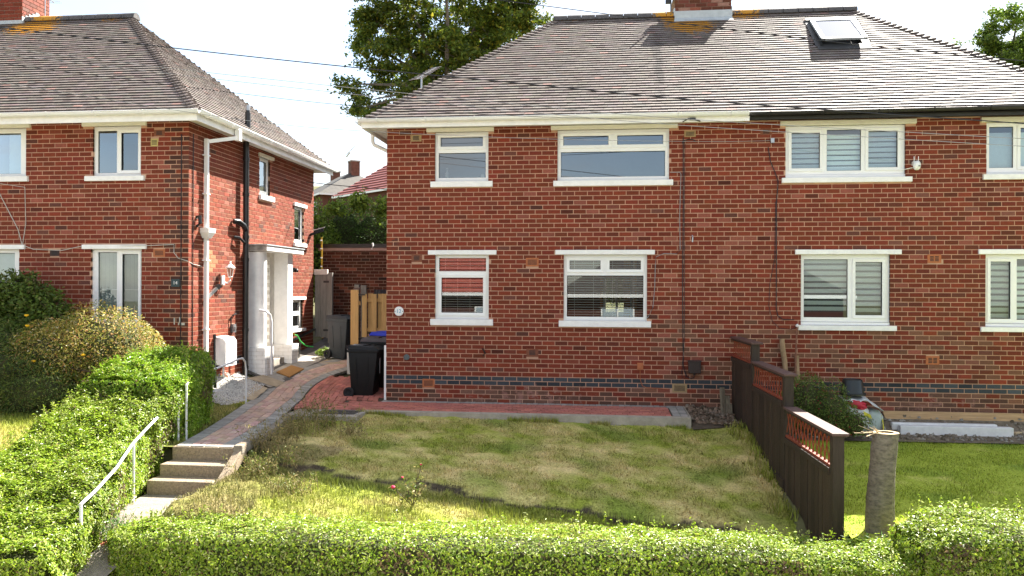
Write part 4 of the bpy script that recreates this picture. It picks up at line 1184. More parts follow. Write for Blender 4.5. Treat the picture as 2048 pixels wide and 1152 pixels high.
for z0, z1 in ((.85, 1.5), (1.62, 2.55)):
    b = MB(); b.box(-3.55, -3.535, 1.80, 1.94, z0, z1); b.box(-3.55, -3.535, 2.02, 2.16, z0, z1); b.build('door_panel', white, dr, bevel=.008)
b = MB(); b.box(-3.535, -3.515, 2.18, 2.21, 1.50, 1.68); b.tube([(-3.50, 2.195, 1.60), (-3.50, 2.10, 1.60)], .011, 6); b.build('door_handle', brass, dr)
p = MB(); p.box(-3.60, LX1 + .001, 2.42, 2.66, .72, 2.82); jb = p.build('door_jamb', paint_old, lh)
for k in range(26):
    for j in range(2):
        q = MB(); y0 = 2.412; x0 = -3.60 + j * .18 - (k % 2) * .07
        q.box(max(x0, -3.60), min(x0 + .175, LX1), y0 - random.uniform(.0, .003), y0 + .03, .725 + k * .0805, .798 + k * .0805); q.build('brick', paint, jb)
b = MB(); b.box(-3.55, -2.98, 1.66, 2.60, .30, .56); b.box(-3.55, LX1, 1.66, 2.6, .56, .72); b.build('door_step', conc, lh, bevel=.01)
b = MB(); b.tube([(LX1 + .30, 1.18, 1.62), (LX1 + .42, 1.20, 1.60), (LX1 + .50, 1.24, 1.52), (LX1 + .52, 1.27, 1.38), (LX1 + .52, 1.27, .32)], .026, 10); b.build('porch_rail', rail_m, lh, smooth=True)
b = MB(); b.bar((LX1 + .045, 3.6, .86), (LX1 + .045, 5.1, 1.05), .05, .05); b.build('waste_pipe', black_iron, lh)
# chimney of the left house
cx = (LX0 + LX1) / 2
ch = MB(); ch.box(cx - .595, cx + .595, LY0 + 2.97, LY0 + 3.86, 7.2, 8.75); lc = ch.build('chimney', mortar_dark, lh)
W1 = Wall('front', LY0 + 2.962); W2 = Wall('right', cx + .603)
c1 = brick_cells(cx - .6, cx + .6, 7.75, 8.75, [], bz=7.75); c2 = brick_cells(LY0 + 2.962, LY0 + 3.86, 7.75, 8.75, [], bz=7.75)
k1 = brick_colours(len(c1), 'red'); k2 = brick_colours(len(c2), 'orange') * .9
lay_bricks([(W1, c1, k1), (W2, c2, np.clip(k2 + .03, .01, .8))], lc, name='chimney_brick')
b = MB(); b.box(cx - .62, cx + .62, LY0 + 2.94, LY0 + 3.9, 8.75, 8.83); b.build('chimney_cap', conc, lc)
b = MB(); b.box(cx - .61, cx + .61, LY0 + 2.94, LY0 + 2.957, 7.70, 7.85); b.quad((cx - .61, LY0 + 2.935, 7.705), (cx + .61, LY0 + 2.935, 7.705), (cx + .63, LY0 + 2.76, 7.575), (cx - .63, LY0 + 2.76, 7.575))
for k in range(5): b.box(cx + .607, cx + .622, LY0 + 2.94 + k * .11, LY0 + 3.05 + k * .11, 7.68 + k * .07, 7.93 + k * .055)
b.build('lead_flashing', lead, lc)

# ================================================================== number plaques, cameras, aerials
def text_mesh(name, body, size, T, m, parent, depth=.002):
    cu = bpy.data.curves.new(name, 'FONT'); cu.body = body; cu.size = size; cu.extrude = depth; cu.align_x = 'CENTER'; cu.align_y = 'CENTER'
    tmp = bpy.data.objects.new(name, cu); C.objects.link(tmp)
    me = bpy.data.meshes.new_from_object(tmp.evaluated_get(bpy.context.evaluated_depsgraph_get()))
    bpy.data.objects.remove(tmp); bpy.data.curves.remove(cu)
    o = origin(parent)
    for v in me.vertices: v.co = Vector(T(v.co.x, v.co.y, v.co.z)) - o
    me.materials.append(m)
    ob = bpy.data.objects.new(name, me); C.objects.link(ob); ob.parent = parent
    return ob
pl = thing('house_number_plaque', 'round white plaque with pale blue 12 near the corner of the brick wall', 'house number', (.238, 0, 1.648))
b = MB(lambda x, y, z: (x + .238, -.004 - z, y + 1.648))
n = 28
b.add([(.088 * math.cos(2 * math.pi * k / n), .088 * math.sin(2 * math.pi * k / n), 0) for k in range(n)] + [(.082 * math.cos(2 * math.pi * k / n), .082 * math.sin(2 * math.pi * k / n), .016) for k in range(n)],
      [tuple(range(n)), tuple(range(n, 2 * n))] + [(k, (k + 1) % n, n + (k + 1) % n, n + k) for k in range(n)])
b.build('disc', paint, pl)
text_mesh('digits', '12', .098, lambda x, y, z: (x + .238, -.0215 - z, y + 1.648), blue_ink, pl)
b = MB()
for dx_ in (-.07, .07): b.box(.238 + dx_ - .007, .238 + dx_ + .007, -.024, -.018, 1.641, 1.655)
b.build('screw', gasket, pl)
pl = thing('house_number_plaque', 'small slate grey rectangular plaque with white 14 on the left house', 'house number', (-3.47, LY0, 2.147))
b = MB(); b.box(-3.548, -3.392, LY0 - .018, LY0 - .003, 2.08, 2.215); b.build('plate', slate_m, pl, bevel=.004)
text_mesh('digits', '14', .085, lambda x, y, z: (x - 3.47, LY0 - .0205 - z, y + 2.147), paint, pl)

sc_ = thing('security_camera', 'white dome security camera with two aerials beside the upstairs window', 'security camera', (9.24, 0, 4.2))
b = MB(); b.lathe([(.0, -.085), (.03, -.08), (.055, -.05), (.062, -.01), (.06, .03), (.045, .06), (.02, .075), (0, .078)], (9.24, -.10, 4.19), 14); b.build('housing', white, sc_, smooth=True)
b = MB(); b.box(9.19, 9.24, -.09, 0, 4.20, 4.26); b.tube([(9.0, -.01, 4.12), (9.1, -.02, 4.14), (9.2, -.04, 4.16)], .006, 6); b.build('bracket', white, sc_)
for x in (9.195, 9.265):
    b = MB(); b.tube([(x, -.10, 4.22), (x, -.10, 4.34)], .006, 6); b.build('antenna', white, sc_)
b = MB(); b.lathe([(0, 0), (.02, 0), (.018, .012)], (9.26, -.155, 4.165), 10); b.build('lens', gasket, sc_)
sc_ = thing('security_camera', 'small black camera sticking out from the far corner of the left house', 'security camera', (LX1, 4.95, 3.43))
b = MB(); b.bar((LX1, 4.93, 3.38), (LX1 + .10, 4.95, 3.42), .06, .06); b.build('bracket', black_pl, sc_)
b = MB(); b.bar((LX1 + .08, 4.93, 3.43), (LX1 + .30, 5.0, 3.50), .09, .085); b.build('housing', black_pl, sc_, bevel=.012)
b = MB(); b.bar((LX1 + .06, 4.925, 3.485), (LX1 + .33, 5.01, 3.565), .10, .012); b.build('sun_visor', paint, sc_)
sl = thing('wall_light', 'small black bulkhead light on the side wall near the low window', 'wall light', (LX1, 3.78, 2.48))
b = MB(); b.box(LX1, LX1 + .05, 3.73, 3.80, 2.44, 2.54); b.build('base', black_pl, sl, bevel=.008)
b = MB(); b.lathe([(0, -.05), (.035, -.045), (.045, 0), (.02, .04), (0, .042)], (LX1 + .08, 3.78, 2.48), 10); b.build('lamp_head', black_pl, sl, smooth=True)

def aerial(label, base, top, boom_dir, nel, blen, spread, m, thick=.012):
    t = thing('tv_aerial', label, 'aerial', base)
    b = MB(); b.tube([base, top], thick, 8); b.build('mast', m, t)
    d = Vector(boom_dir).normalized(); top = Vector(top)
    a0 = top - d * blen * .25; a1 = top + d * blen * .75
    b = MB(); b.bar(a0, a1, .016, .016); b.build('boom', m, t)
    s = d.cross(Vector((0, 0, 1))).normalized()
    for k in range(nel):
        p = a0.lerp(a1, k / (nel - 1)); w = spread * (1.0 - .35 * k / nel)
        b = MB(); b.tube([p - s * w, p + s * w], .006, 5); b.build('element', m, t)
    return t
aerial('thin grey aerial poking up beside the sloping left hip of the middle roof', (.30, 1.5, 5.5), (.30, 1.5, 6.33), (.25, .55, .35), 9, .75, .19, chrome, .018)
aerial('small aerial on a pole beside the cropped chimney of the left roof', (-8.2, 2.0, 7.7), (-8.2, 2.0, 8.42), (-.2, 1, 0), 6, .6, .22, chrome)
t = thing('tv_aerial', 'stub of an aerial pole beside the middle chimney', 'aerial', (5.33, 3.1, 7.9))
b = MB(); b.tube([(5.33, 3.12, 7.85), (5.33, 3.12, 8.5)], .018, 8); b.build('mast', chrome, t)
b = MB(); b.box(5.22, 5.34, 3.08, 3.16, 8.15, 8.24); b.build('clamp', black_iron, t)

# ================================================================== overhead cables
def cable(label, pts, r, m):
    P = []
    for i in range(len(pts) - 1):
        for k in range(6):
            P.append(tuple(Vector(pts[i]).lerp(Vector(pts[i + 1]), k / 6)))
    P.append(pts[-1])
    # round off the polyline
    Q = [Vector(p) for p in P]
    for _ in range(8):
        Q = [Q[0]] + [(Q[i - 1] + Q[i] * 2 + Q[i + 1]) / 4 for i in range(1, len(Q) - 1)] + [Q[-1]]
    b = MB(); b.tube([tuple(q) for q in Q], r, 6)
    o = b.build('overhead_cable', m, None, smooth=True)
    return tag(o, label, 'cable', 'telephone and power cables across the street front')
cable('thick black overhead cable, topmost of those crossing the left roof', [(-8.07, -4, 6.3), (-5.07, -4, 5.85), (-4.6, -4, 5.78), (-1.95, -4, 5.40), (.56, -4, 5.07), (3.29, -4, 4.75), (4.9, -4, 4.54), (9.18, -4, 4.14), (13, -4, 3.8)], .0075, cable_b)
cable('thin cable second from the top where it crosses the left roof', [(-8.4, -3.6, 6.1), (-5.39, -3.6, 5.69), (-4.91, -3.6, 5.61), (-1.79, -3.6, 5.17), (.36, -3.6, 4.90), (3.26, -3.6, 4.55), (4.93, -3.6, 4.36), (9.36, -3.6, 4.02), (13, -3.6, 3.75)], .0042, cable_g)
cable('thin cable running lowest across the right upstairs windows', [(-8.6, -3.3, 6.1), (-5.64, -3.3, 5.69), (-5.14, -3.3, 5.61), (-1.79, -3.3, 5.15), (.27, -3.3, 4.88), (3.24, -3.3, 4.52), (4.95, -3.3, 4.33), (9.5, -3.3, 3.97), (13, -3.3, 3.7)], .0042, cable_g)
cable('thin cable ending at the bracket on the white fascia', [(-8.8, -3, 6.05), (-5.88, -3, 5.63), (-5.37, -3, 5.55), (-2.68, -2.5, 5.25), (-.22, -1.8, 5.02), (3.07, -1.0, 4.93), (5.46, -.45, 4.97)], .0042, cable_b)
cable('pale thin cable ending at the anchor between the two upstairs windows', [(-8.8, -3, 5.8), (-5.88, -3, 5.34), (-5.37, -3, 5.26), (-1.57, -2, 4.72), (.34, -1.4, 4.66), (3.18, -.8, 4.60), (5.92, -.15, 4.63), (6.87, -.03, 4.66)], .0042, cable_g)
cable('black cable passing in front of the ridge and open skylight', [(-1.0, -3.8, 6.6), (1.9, -3.8, 6.09), (2.72, -3.8, 5.96), (5.12, -3.8, 5.56), (7.4, -3.8, 5.21), (9.27, -3.8, 4.97), (13, -3.8, 4.5)], .0055, cable_b)
cable('short black cable strung low between the two houses', [(-3.2, 4.5, 4.62), (-2.18, 4.3, 4.48), (-.02, 4.0, 4.28)], .010, cable_b)

# ================================================================== paths, paving, steps
def paver(name_parent, quad, z, m_src, col, h=.05, gap=.004, me_cache={}):
    pass
PV_o = mat('paver_single', (.3, .1, .07), .85, .18, 25, .35, 90, .25, src='object')
PV_a = mat('paver_many', (.3, .1, .07), .85, .18, 25, .35, 90, .25, src='attr')
def lay_pavers(parent, quads, cols, limit=300):
    """quads: four ground corners each; nearest become single objects"""
    def solid(q, h):
        c = sum((Vector((p[0], p[1], 0)) for p in q), Vector()) / 4
        V = []; s = []
        for p in q:
            d = Vector((p[0], p[1], 0)) - c
            k = max(0, 1 - .006 / max(d.length, .01))
            x, y = c.x + d.x * k, c.y + d.y * k
            s.append((x, y, p[2] + h))
        lo = [(x, y, z - .05) for x, y, z in s]
        return s + lo
    FF_ = [(0, 1, 2, 3), (0, 4, 5, 1), (1, 5, 6, 2), (2, 6, 7, 3), (3, 7, 4, 0)]
    order = sorted(range(len(quads)), key=lambda i: (Vector(quads[i][0]) - CAM).length)
    po = origin(parent)
    for i in order[:limit]:
        V = [Vector(v) for v in solid(quads[i], .014 + random.uniform(-.003, .003))]
        c = sum(V[:4], Vector()) / 4
        me = bpy.data.meshes.new('paver'); me.from_pydata([tuple(v - c) for v in V], [], FF_); me.materials.append(PV_o)
        ob = bpy.data.objects.new('paver', me); C.objects.link(ob); ob.parent = parent; ob.location = c - po
        ob.color = (*[float(x) for x in cols[i]], 1)
    VV, FF, CC = [], [], []
    for i in order[limit:]:
        b0 = len(VV); VV += solid(quads[i], .014 + random.uniform(-.003, .003)); FF += [[b0 + k for k in f] for f in FF_]; CC += [cols[i]] * 8
    if VV: np_mesh('pavers', np.array(VV), np.array(FF), 4, PV_a, np.array(CC), parent, 'stuff')

def pz(x, y):
    """level of the paved path"""
    return .0 + .13 * max(y, 0) if y > -4.8 else 0.0
def lerp_poly(P, t):
    n = len(P) - 1; k = min(int(t * n), n - 1); f = t * n - k
    return P[k][0] + (P[k + 1][0] - P[k][0]) * f, P[k][1] + (P[k + 1][1] - P[k][1]) * f
def smooth_poly(P, n=60):
    Q = [Vector((*p, 0)) for p in P]
    R_ = []
    for i in range(len(Q) - 1):
        p0 = Q[max(i - 1, 0)]; p1 = Q[i]; p2 = Q[i + 1]; p3 = Q[min(i + 2, len(Q) - 1)]
        for k in range(12):
            t = k / 12
            R_.append(.5 * ((2 * p1) + (p2 - p0) * t + (2 * p0 - 5 * p1 + 4 * p2 - p3) * t * t + (3 * p1 - p0 - 3 * p2 + p3) * t ** 3))
    R_.append(Q[-1])
    return R_
left_e = smooth_poly([(-1.52, -4.74), (-1.72, -3.6), (-2.05, -2.1), (-2.40, -.55), (-2.62, .8), (-2.62, 2.0), (-2.25, 3.2), (-1.7, 4.1)])
right_e = smooth_poly([(-.74, -4.74), (-.86, -3.7), (-1.06, -2.4), (-1.40, -.9), (-1.70, .6), (-1.72, 1.5), (-1.52, 2.3), (-1.1, 3.0)])
def rib(t, s):
    """t along the path 0..1, s across 0..1"""
    n = len(left_e) - 1; k = min(int(t * n), n - 1); f = t * n - k
    a = left_e[k].lerp(left_e[k + 1], f); b_ = right_e[k].lerp(right_e[k + 1], f)
    p = a.lerp(b_, s)
    return (p.x, p.y, pz(p.x, p.y))
path = bpy.data.objects.new('garden_path', None); C.objects.link(path); path['kind'] = 'structure'
b = MB(); N_ = 60
for k in range(N_):
    b.quad(rib(k / N_, -.02), rib((k + 1) / N_, -.02), rib((k + 1) / N_, 1.02), rib(k / N_, 1.02))
b.build('path_bed', soil, path)
qs, cs = [], []
Ltot = 9.3
rows = int(Ltot / .1)
def grey_c(): return np.clip(np.array([.32, .31, .28]) * (1 + .11 * rng.normal()), .02, .6)
def red_c(): return np.clip(np.array([.50, .345, .28]) * (1 + .10 * rng.normal()) * (1 + .04 * rng.normal(size=3)), .02, .6)
t0 = .2 / Ltot
for k in range(4):   # soldier course across the top of the steps
    qs.append([rib(0, .25 * k + .005), rib(0, .25 * (k + 1) - .005), rib(t0, .25 * (k + 1) - .005), rib(t0, .25 * k + .005)]); cs.append(grey_c())
for k in range(rows):
    ta, tb = t0 + k * (1 - t0) / rows, t0 + (k + 1) * (1 - t0) / rows
    if ta >= 1: break
    for s0, s1 in ((0, .24), (.76, 1)):
        qs.append([rib(ta, s0), rib(ta, s1), rib(tb, s1), rib(tb, s0)]); cs.append(grey_c())
nl = 4; rl = int(Ltot / .205)
for j in range(nl):
    s0, s1 = .24 + j * .13, .24 + (j + 1) * .13
    off = (j % 2) * .5
    for k in range(-1, rl):
        ta, tb = t0 + (k + off) * (1 - t0) / rl, t0 + (k + 1 + off) * (1 - t0) / rl
        ta, tb = max(ta, t0), min(tb, 1)
        if tb - ta < .003: continue
        qs.append([rib(ta, s0), rib(ta, s1), rib(tb, s1), rib(tb, s0)]); cs.append(red_c())
lay_pavers(path, qs, cs)

strip = bpy.data.objects.new('paved_strip', None); C.objects.link(strip); strip['kind'] = 'structure'
b = MB(); b.quad((-1.4, -1.22, -.004), (5.36, -1.22, -.004), (5.36, 0, -.004), (-1.75, 0, -.004)); b.quad((-1.78, 0, -.004), (-.02, 0, -.004), (-.02, 1.8, .23), (-1.75, 1.8, .23))
b.build('strip_bed', soil, strip)
qs, cs = [], []
def brick_red(): return np.clip(np.array([.45, .165, .125]) * (1 + .12 * rng.normal()) * (1 + .03 * rng.normal(size=3)), .02, .6)
x = -.05; 
while x < 5.10:                      # dark course along the wall
    qs.append([(x, -.20, 0), (x + .1, -.20, 0), (x + .1, -.004, 0), (x, -.004, 0)]); cs.append(grey_c()); x += .102
for j in range(10):                 # red courses, long side along the wall
    y = -.20 - j * .1015
    if y < -1.18: break
    x = -.62 + (j % 2) * .1 - .02 * j
    while x < 5.06:
        x1 = min(x + .2, 5.08)
        if x1 - x > .04: qs.append([(x, y - .1, 0), (x1, y - .1, 0), (x1, y, 0), (x, y, 0)]); cs.append(brick_red())
        x += .203
for j in range(6):
    for k in range(2): qs.append([(5.10 + k * .128, -.2 * j - .2, 0), (5.225 + k * .128, -.2 * j - .2, 0), (5.225 + k * .128, -.2 * j - .005, 0), (5.10 + k * .128, -.2 * j - .005, 0)]); cs.append(grey_c())
# red area between the curved path and the corner of the house, courses follow the path
for j in range(18):
    for k in range(26):
        v = -1.22 + k * .204 + (j % 2) * .1; v1 = v + .2
        def edge(y):
            n = min(range(len(right_e)), key=lambda i: abs(right_e[i].y - y) + (10 if i > 60 else 0)); return right_e[n].x
        if v1 > 1.9: continue
        a0, a1 = edge(v) + .03 + j * .1015, edge(v1) + .03 + j * .1015
        lim = -.64 if v < -.1 else -.05
        if max(a0, a1) + .1 > lim: continue
        qs.append([(a0, v, pz(0, v)), (a0 + .1, v, pz(0, v)), (a1 + .1, v1, pz(0, v1)), (a1, v1, pz(0, v1))]); cs.append(brick_red())
lay_pavers(strip, qs, cs)
kerb = tag(MB().build('x', conc) if False else None, None) if False else None
kb = MB()
xs_ = np.linspace(-.02, 5.38, 40)
for i in range(39):
    j0, j1 = .008 * math.sin(xs_[i] * 5), .008 * math.sin(xs_[i + 1] * 5)
    kb.add([(xs_[i], -1.36 + j0, -.26), (xs_[i + 1], -1.36 + j1, -.26), (xs_[i + 1], -1.225, -.26), (xs_[i], -1.225, -.26),
            (xs_[i], -1.355 + j0, .004 + j0 * .3), (xs_[i + 1], -1.355 + j1, .004 + j1 * .3), (xs_[i + 1], -1.225, .012), (xs_[i], -1.225, .012)], [(0, 1, 5, 4), (4, 5, 6, 7), (2, 3, 7, 6)])
kb.quad((5.38, -1.355, -.26), (5.38, .0, -.26), (5.38, .0, .012), (5.38, -1.355, .004)); kb.quad((5.36, -1.225, .0125), (5.38, -1.225, .0125), (5.38, 0, .0125), (5.36, 0, .0125))
ke = kb.build('concrete_kerb', mat('pale_concrete', (.38, .34, .27), .92, .25, 7, .6, 45, .2)); ke['kind'] = 'structure'
mh = thing('manhole_cover', 'dark square inspection cover set in pale concrete beside the red pavers', 'manhole', (-.35, -1.6, 0))
b = MB(); b.box(-.86, .04, -1.98, -1.24, -.18, .008); b.build('concrete_surround', conc, mh, bevel=.012)
b = MB(); b.box(-.70, -.06, -1.76, -1.34, .0, .016)
for i in range(10):
    for j in range(6): b.box(-.67 + i * .06, -.635 + i * .06, -1.735 + j * .063, -1.70 + j * .063, .016, .021)
b.build('cover_plate', grate_m, mh)
kb = MB(); P_ = [(-.66, -4.78, -.02), (-.74, -3.9, -.02), (-.86, -3.1, -.03), (-.98, -2.4, -.02), (-1.02, -1.95, -.03)]
for i in range(len(P_) - 1): kb.bar(P_[i], P_[i + 1], .12, .12)
kb.box(-1.2, -.86, -1.98, -1.24, -.15, .006)
ke = kb.build('path_edging', mat('old_edging', (.27, .235, .185), .95, .35, 14, .6, 50, .15), None, bevel=.02); ke['kind'] = 'structure'

st = thing('concrete_steps', 'three worn exposed-aggregate concrete steps leading up to the brick path', 'steps', (-1.1, -5.1, -.49))
for (y0, y1, z0, z1, xa, xb) in ((-4.76, -4.42, -.20, .004, -1.56, -.68), (-5.05, -4.70, -.36, -.168, -1.57, -.69), (-5.30, -4.98, -.52, -.318, -1.60, -.74)):
    b = MB(); b.box(xa, xb, y0, y1, z0, z1); o = b.build('step', aggr, st, bevel=.018)
b = MB(); b.prism_x([(-4.62, .06), (-4.62, -.12), (-5.45, -.55), (-5.45, -.40)], -.71, -.61); b.build('side_kerb', aggr, st, bevel=.012)
ld = MB(); ld.add([(-1.62, -5.2, -.49), (-.72, -5.2, -.49), (-.82, -6.2, -.50), (-1.02, -9.2, -1.40), (-1.6, -9.2, -1.40), (-1.55, -6.2, -.50)], [(0, 1, 2, 5), (5, 2, 3, 4)])
o = ld.build('landing', mat('landing_concrete', (.25, .215, .175), .95, .3, 16, .7, 70, .15), None); o['kind'] = 'structure'

# drive, gravel and slabs in the gap between the houses
def gapz(x, y): return float(G(x, y))
def gap_sheet(name, poly, m, off):
    """sheet over a polygon in plan, following the ground"""
    bm = bmesh.new(); vs = [bm.verts.new((x, y, 0)) for x, y in poly]; bm.faces.new(vs)
    bmesh.ops.triangulate(bm, faces=bm.faces)
    bmesh.ops.subdivide_edges(bm, edges=bm.edges[:], cuts=5, use_grid_fill=True)
    for v in bm.verts: v.co.z = gapz(v.co.x, v.co.y) + off
    me = bpy.data.meshes.new(name); bm.to_mesh(me); bm.free(); me.materials.append(m)
    ob = bpy.data.objects.new(name, me); C.objects.link(ob); ob['kind'] = 'structure'; return ob
gap_sheet('driveway', [(-2.65, .9), (-2.3, 3.2), (-1.2, 3.0), (-.1, 1.9), (-.1, 6.0), (-3.2, 6.0), (-3.2, 1.2)], asph, .024)
gap_sheet('concrete_slab', [(-2.86, .75), (-2.50, .70), (-2.40, 2.2), (-2.45, 4.6), (-3.1, 5.2), (-2.9, 3.0)], conc, .030)
gap_sheet('paving_slab', [(-2.62, -.30), (-2.40, -.35), (-2.52, .62), (-2.78, .66)], conc_y, .034)
gap_sheet('threshold_slab', [(-3.0, .72), (-2.42, .80), (-2.40, 1.18), (-2.86, 1.24)], conc_y, .045)
gap_sheet('gravel_bed', [(-3.24, -1.05), (-2.62, -.95), (-2.52, -.34), (-2.80, .72), (-3.24, .90)], gravel_m, .028)
gx = rng.uniform(-3.22, -2.52, 2600); gy = rng.uniform(-1.0, .85, 2600)
kk = gx < -2.55 - .12 * np.abs(gy); gx, gy = gx[kk], gy[kk]
GV, GF, GC = [], [], []
zz = G(gx, gy) + .03
for x, y, z in zip(gx, gy, zz):
    r = random.uniform(.010, .022); b0 = len(GV); a = random.uniform(0, 3)
    GV += [(x + r * math.cos(a + 2.1 * k), y + r * math.sin(a + 2.1 * k), z) for k in range(3)] + [(x, y, z + r * random.uniform(.6, 1))]
    GF += [[b0, b0 + 1, b0 + 3], [b0 + 1, b0 + 2, b0 + 3], [b0 + 2, b0, b0 + 3]]; c = random.uniform(.28, .7); GC += [(c, c * .96, c * .88)] * 4
o = np_mesh('gravel', np.array(GV), np.array(GF), 3, mat('gravel_stone', (.5, .5, .45), .85, .1, 60, 0, 60, .3, src='attr'), np.array(GC), None, 'stuff'); o['label'] = 'pale gravel chippings below the white meter box'; o['category'] = 'gravel'
mt = thing('doormat', 'tan coir doormat in front of the white porch step', 'doormat', (-2.62, 2.1, .30))
b = MB(); zq = lambda x, y: gapz(x, y) + .036
b.add([(-2.76, 1.62, zq(-2.76, 1.62)), (-2.46, 1.58, zq(-2.46, 1.58)), (-2.44, 2.35, zq(-2.44, 2.35)), (-2.74, 2.4, zq(-2.74, 2.4))] + [(-2.76, 1.62, zq(-2.76, 1.62) + .02), (-2.46, 1.58, zq(-2.46, 1.58) + .02), (-2.44, 2.35, zq(-2.44, 2.35) + .02), (-2.74, 2.4, zq(-2.74, 2.4) + .02)],
      [(0, 1, 2, 3), (4, 5, 6, 7), (0, 1, 5, 4), (1, 2, 6, 5), (2, 3, 7, 6), (3, 0, 4, 7)]); b.build('mat', mat_coir, mt)
hs = thing('garden_hose', 'short green hose hanging from the outside tap onto the ground', 'hose', (-3.1, 3.9, .6))
b = MB(); b.tube([(-3.2, 3.72, .98), (-3.14, 3.78, .97), (-3.08, 3.85, .82), (-3.0, 3.95, .72), (-2.88, 4.12, .68)], .016, 8); b.build('hose', green_hose, hs, smooth=True)
b = MB(); b.tube([(-3.24, 3.70, 1.0), (-3.18, 3.72, 1.0), (-3.18, 3.72, .95)], .018, 6); b.build('tap', brass, hs)
gd = thing('drain_pot', 'small black plastic pot by the white porch plinth', 'pot', (-2.98, 3.3, .5))
b = MB(); b.lathe([(.085, 0), (.11, .30), (.12, .31), (.12, .34), (.10, .34), (.09, .1)], (-2.98, 3.28, gapz(-2.98, 3.28) + .03), 14); b.build('pot', black_pl, gd, smooth=True)
bs = thing('black_pole', 'thin black pole leaning on the side wall next to the meter box', 'pole', (-3.1, -.5, .3))
b = MB(); b.tube([(-3.0, -.62, .26), (-3.17, -.28, 1.16)], .022, 8); b.tube([(-3.0, -.60, .26), (-3.06, -.5, .54)], .03, 8); b.tube([(-3.165, -.29, 1.12), (-3.175, -.275, 1.2)], .032, 8); b.build('pole', black_pl, bs)
sh = thing('garden_spade', 'grey spade blade lying on the gravel beside the hedge', 'spade', (-2.85, -1.1, .26))
b = MB(); b.add([(-2.95, -1.22, .27), (-2.72, -1.28, .25), (-2.62, -1.02, .27), (-2.82, -.92, .29), (-2.80, -1.1, .235)], [(0, 1, 4), (1, 2, 4), (2, 3, 4), (3, 0, 4)]); b.build('blade', mat('dull_steel', (.42, .43, .43), .5, .2), sh)
b = MB(); b.tube([(-2.9, -1.1, .27), (-3.15, -1.15, .40)], .018, 6); b.build('handle', post_wood, sh)

# ================================================================== hand rails
def rail(label, pts, posts, r=.017):
    t = thing('handrail', label, 'handrail', posts[0][0])
    Q = [Vector(p) for p in pts]
    b = MB(); b.tube([tuple(q) for q in Q], r, 10); b.build('rail', rail_m, t, smooth=True)
    for a, c in posts:
        b = MB(); b.tube([a, c], r * .95, 10); b.build('post', rail_m, t, smooth=True)
    return t
rail('white tubular handrail bent down to a post beside the gravel',
     [(-1.66, -4.2, .74), (-2.0, -3.2, .76), (-2.26, -1.6, .80), (-2.38, -.98, .82), (-2.41, -.76, .81), (-2.42, -.64, .74), (-2.42, -.60, .6)],
     [((-2.42, -.60, -.02), (-2.42, -.60, .62)), ((-1.66, -4.2, -.05), (-1.66, -4.2, .74)), ((-1.70, -4.34, -.05), (-1.70, -4.34, .62))])
rail('lower white handrail running down beside the steps through the hedge',
     [(-1.66, -4.95, .40), (-1.63, -5.3, .29), (-1.55, -5.7, .20), (-1.44, -6.2, .03), (-1.33, -6.75, -.09), (-1.27, -7.1, -.15)],
     [((-1.545, -5.68, -.54), (-1.545, -5.68, .21)), ((-1.27, -7.1, -1.15), (-1.27, -7.1, -.14))])

